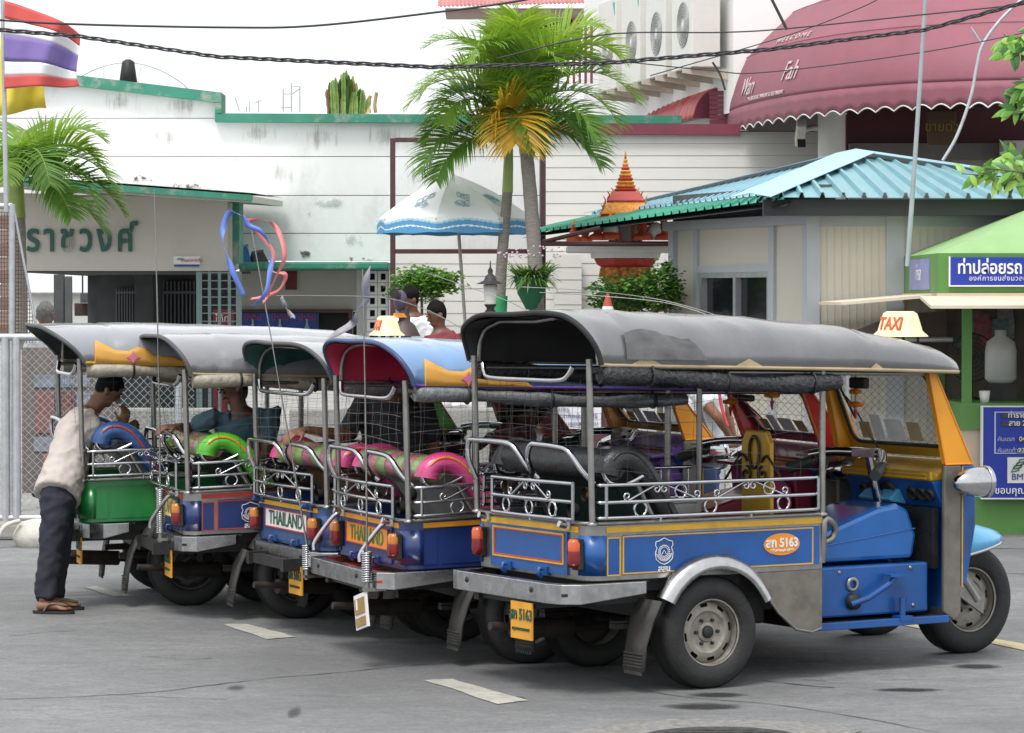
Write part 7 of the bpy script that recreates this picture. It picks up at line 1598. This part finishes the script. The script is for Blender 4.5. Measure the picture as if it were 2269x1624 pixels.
# 4. bowed driver of the third tuk-tuk
Y = 18.85
J = dict(pel=Q(1128, 1075, .1), chest=Q(1136, 985, .05), neck=Q(1152, 935), head=Q(1172, 912, -.03), shR=Q(1118, 955, -.12), elR=Q(1150, 1020, -.2), wrR=Q(1200, 1010, -.15), hdR=Q(1225, 1000, -.1), shL=Q(1135, 950, .18), elL=Q(1165, 1015, .2), wrL=Q(1210, 1005, .2), hdL=Q(1230, 1000, .2),
         hipR=Q(1130, 1080, -.08), knR=Q(1200, 1040, -.1), anR=Q(1205, 1150, -.1), hipL=Q(1130, 1080, .12), knL=Q(1205, 1040, .14), anL=Q(1210, 1150, .14))
human('dark haired driver in maroon top bowed forward in the third tuk-tuk', J, (.25, .97, 0), M('maroon_top', (.12, .025, .025), .8, var=.2), M('navy_trousers'), SKIND, HAIR, .9, face=(.55, .1, -.83), voxel=.011, long_hair=True, hands=())
# 5. person in white beyond the fourth tuk-tuk
Y = 21.6
J = dict(pel=Q(1560, 1010, .1), chest=Q(1562, 905, .05), neck=Q(1572, 835), head=Q(1592, 805, .15), shR=Q(1545, 870, -.12), elR=Q(1590, 925, -.2), wrR=Q(1615, 965, -.1), hdR=Q(1622, 985, -.1), shL=Q(1580, 868, .16), elL=Q(1612, 925, .2), wrL=Q(1625, 965, .2), hdL=Q(1632, 985, .2),
         hipR=Q(1555, 1020, -.06), knR=Q(1558, 1140, -.08), anR=Q(1560, 1250, -.08), hipL=Q(1562, 1020, .12), knL=Q(1564, 1140, .14), anL=Q(1566, 1250, .14), toeR=Q(1610, 1255, -.08), toeL=Q(1612, 1255, .14))
for a in ('anR', 'anL'): J[a].z = .085
p5 = human('person in white shirt with red bag strap standing beyond the orange pillar', J, (.1, 1, 0), M('white_shirt', (.72, .73, .76), .8, var=.04, bump=.25, bscale=9), M('blue_skirt', (.05, .08, .2), .8, var=.15), SKIN, HAIR, .5, face=(.75, .4, -.3), voxel=.011, hands=())
MB().tube(smooth([P(1556, 838, 21.42), P(1548, 880, 21.36), P(1560, 940, 21.34), P(1590, 985, 21.36)], 5), .012, 6).build('bag_strap', M('strap_brown', (.08, .05, .04), .6), p5).location = -Vector(p5.location); MB().tube(smooth([P(1592, 860, 21.36), P(1598, 900, 21.34), P(1612, 945, 21.3)], 5), .011, 6).build('red_strap', M('strap_red', (.5, .03, .06), .6), p5).location = -Vector(p5.location)
# 6, 7, 8. people at the back
Y = 28.6
J = dict(pel=Q(915, 830), chest=Q(918, 745), neck=Q(914, 692), head=Q(907, 664, -.02), shR=Q(882, 712), elR=Q(888, 765, -.15), wrR=Q(935, 760, -.25), hdR=Q(955, 760, -.25), shL=Q(948, 714, .02), elL=Q(955, 770, -.1), wrL=Q(930, 768, -.3), hdL=Q(915, 770, -.3), hipR=Q(900, 840), knR=Q(900, 940), anR=Q(900, 1060), hipL=Q(932, 840), knL=Q(932, 940), anL=Q(932, 1060), toeR=Q(890, 1065, -.2), toeL=Q(930, 1065, -.2))
p6 = human('man in white shirt and navy tie standing behind the parked row', J, (.9, .3, 0), M('white_shirt'), M('navy_trousers'), SKIND, HAIR, .85, face=(-.75, -.5, -.25), voxel=.012, hands=())
MB().prism([(-.018, 0), (.018, 0), (.03, -.3), (0, -.34), (-.03, -.3)], -.012, .0, 'y').build('tie', M('navy_tie', (.03, .04, .12), .6), p6).location = P(904, 700, 28.40) - Vector(p6.location)
Y = 28.0
J = dict(pel=Q(985, 860), chest=Q(985, 780), neck=Q(974, 728), head=Q(967, 698, -.02), shR=Q(955, 750), elR=Q(960, 800, -.15), wrR=Q(985, 810, -.25), hdR=Q(1000, 810, -.25), shL=Q(1012, 748, .02), elL=Q(1020, 805, -.1), wrL=Q(1000, 815, -.3), hdL=Q(990, 818, -.3), hipR=Q(970, 870), knR=Q(970, 970), anR=Q(970, 1080), hipL=Q(1002, 870), knL=Q(1002, 970), anL=Q(1002, 1080), toeR=Q(960, 1090, -.2), toeL=Q(1000, 1090, -.2))
human('man in maroon shirt with head bent beside the white shirted man', J, (.9, .3, 0), M('maroon_shirt', (.20, .03, .045), .8, var=.15), M('navy_trousers'), SKIND, HAIR, .85, face=(-.8, -.4, -.3), voxel=.012, hands=())
Y = 27.0
J = dict(pel=Q(100, 870), chest=Q(100, 785), neck=Q(102, 730), head=Q(101, 700, 0), shR=Q(68, 752), elR=Q(62, 810), wrR=Q(62, 860), hdR=Q(62, 880), shL=Q(135, 752), elL=Q(142, 810), wrL=Q(142, 860), hdL=Q(142, 880), hipR=Q(86, 880), knR=Q(86, 990), anR=Q(86, 1100), hipL=Q(118, 880), knL=Q(118, 990), anL=Q(118, 1100))
human('grey haired man seen from behind at the far left fence', J, (-1, 0, 0), M('pale_grey_shirt', (.55, .55, .57), .8, var=.06), M('navy_trousers'), SKIN, HAIRG, .85, face=(.1, 1, 0), voxel=.012, hands=())
# coin telescope in front of the white shirted man
te = empty('coin_telescope', P(895, 775, 28.1), 0, 'purple coin-operated telescope on a post in front of the white shirted man', 'telescope'); te.location.z = .12; O = Vector(te.location); TEP = M('telescope_purple', (.10, .07, .13), .45, var=.15)
c = P(894, 662, 28.1) - O; MB().tube([(0, 0, 0), (0, 0, c.z - .1)], .03, 10).lathe([(.15, c.z - .34), (.10, c.z - .24), (.05, c.z - .20), (.045, c.z - .10)], 14, 'z').build('post', M('telescope_brown', (.07, .045, .045), .5), te)
c = c + Vector((-.03, 0, -.02)); MB().ball(c, (.065, .07, .10), 16, 10).tube([c + Vector((-.0, .1, .05)), c + Vector((-.05, -.16, .07))], [.035, .042], 12).build('head', TEP, te); MB().tube([c + Vector((-.05, -.16, .07)), c + Vector((-.053, -.175, .071))], .044, 12).build('lens_ring', BLK, te); MB().lathe([(.075, -.15), (.06, -.11)], 12, 'z', c).build('collar', ORAN, te)
# ------------------------------------------------------------------ ribbons on the aerials
def ribbon(name, label, pts, Y, w, mat, mat2=None):
    q = smooth([P(u, v, Y + dy) for u, v, dy in pts], 7); L = []; n = len(q)
    for i, p in enumerate(q):
        t = (q[min(i+1, n-1)] - q[max(i-1, 0)]).normalized(); a = i/n*6.5 + pts[0][0]*.37; s_ = t.cross(Vector((0, 1, 0))).normalized(); s_ = Matrix.Rotation(1.25*math.sin(a) + .4*math.sin(2.7*a), 3, t) @ s_; L.append([p - s_*w, p + s_*w])
    m = MB(); m.loft(L, False, False, ringclosed=False, sm=True); o = m.build(name, mat, None, solid=.001); return tag(o, label, 'ribbon')
RB = M('ribbon_blue', (.13, .22, .62), .5, var=.08); RP = M('ribbon_pink', (.72, .20, .19), .5, var=.08); RG = M('ribbon_grey', (.30, .28, .30), .5, var=.25)
ribbon('ribbon', 'long blue ribbon looping left of the leaning aerial', [(538, 480, 0), (510, 470, .02), (494, 505, .05), (496, 545, 0), (515, 600, -.05), (540, 655, 0)], 17.75, .018, RB)
ribbon('ribbon', 'pink ribbon looping right of the leaning aerial', [(545, 490, 0), (575, 487, .03), (602, 495, .05), (622, 525, 0), (630, 570, -.04), (612, 612, 0), (590, 655, .04), (585, 670, 0)], 17.75, .015, RP)
ribbon('ribbon', 'blue ribbon twisted down along the leaning aerial', [(540, 478, 0), (552, 500, .02), (580, 515, 0), (600, 555, .04), (598, 600, 0), (588, 650, -.04), (560, 680, 0)], 17.7, .015, RB)
ribbon('ribbon', 'short pink ribbon knotted at the middle of the leaning aerial', [(550, 495, 0), (580, 525, .03), (606, 560, .04), (604, 600, 0), (632, 608, -.03), (620, 640, 0), (590, 655, 0), (556, 662, .04)], 17.8, .013, RP)
ribbon('ribbon', 'grey ribbon fluttering from the bowed aerial over the white roof', [(820, 592, 0), (808, 635, .05), (810, 665, .1), (788, 690, 0), (782, 715, .06), (752, 735, 0), (722, 752, .05)], 17.6, .022, RG)
ribbon('ribbon', 'short grey ribbon hanging at the left tip of the bowed aerial', [(623, 658, 0), (635, 685, .04), (650, 705, 0)], 17.6, .016, RG)
for nm, lab, pts in (('bowed_aerial', 'long thin aerial bowed over the light blue roof to the left', [(612, 655, 17.4), (700, 655, 17.3), (850, 660, 17.1), (940, 685, 16.9), (1010, 720, 16.6), (1030, 735, 16.5)]), ('bowed_aerial', 'thin aerial bowed over the nearest roof', [(1155, 636, 16.6), (1300, 644, 16.6), (1450, 662, 16.6), (1560, 690, 16.5), (1620, 712, 16.4)]), ('bowed_aerial', 'second thin aerial bowed low over the nearest roof', [(1195, 648, 16.7), (1330, 656, 16.7), (1480, 672, 16.6), (1590, 706, 16.5)]), ('bowed_aerial', 'thin aerial rising behind the black rear hood', [(945, 605, 17.2), (1050, 640, 17), (1120, 665, 16.9), (1190, 700, 16.7)])):
    tag(MB().tube(smooth([P(*p) for p in pts], 6), .0024, 5).build(nm, STEEL), lab, 'aerial')
# ------------------------------------------------------------------ garlands hanging in the cabs
for i, (u, v, Y, lab) in enumerate(((1710, 835, 16.9, 'orange marigold garland hanging in the red pillared cab'), (1618, 850, 17.2, 'orange marigold garland hanging from the mirror left of the maroon frame'), (1895, 855, 16.9, 'orange marigold garland on the gold frame of the nearest tuk-tuk'))):
    o = P(u, v, Y); g = empty('flower_garland', o, 0, lab, 'garland'); m = MB(); MB().tube([(0, 0, .08), (0, 0, -.16)], .006, 6).build('cord', M('garland_cord', (.45, .32, .05), .7), g)
    for k, (dz, r_) in enumerate(((-.03, .038), (-.10, .046))):
        m = MB(); m.lathe([(.004, dz + .018), (r_, dz + .006), (r_*.9, dz - .012), (.004, dz - .016)], 14, 'z'); m.build('flower_ring', MARI, g)
    MB().lathe([(.012, -.13), (.004, -.18)], 8, 'z').build('tassel', M('tassel_red', (.5, .03, .04), .7), g)

bpy.data.scenes.remove(_tmp)
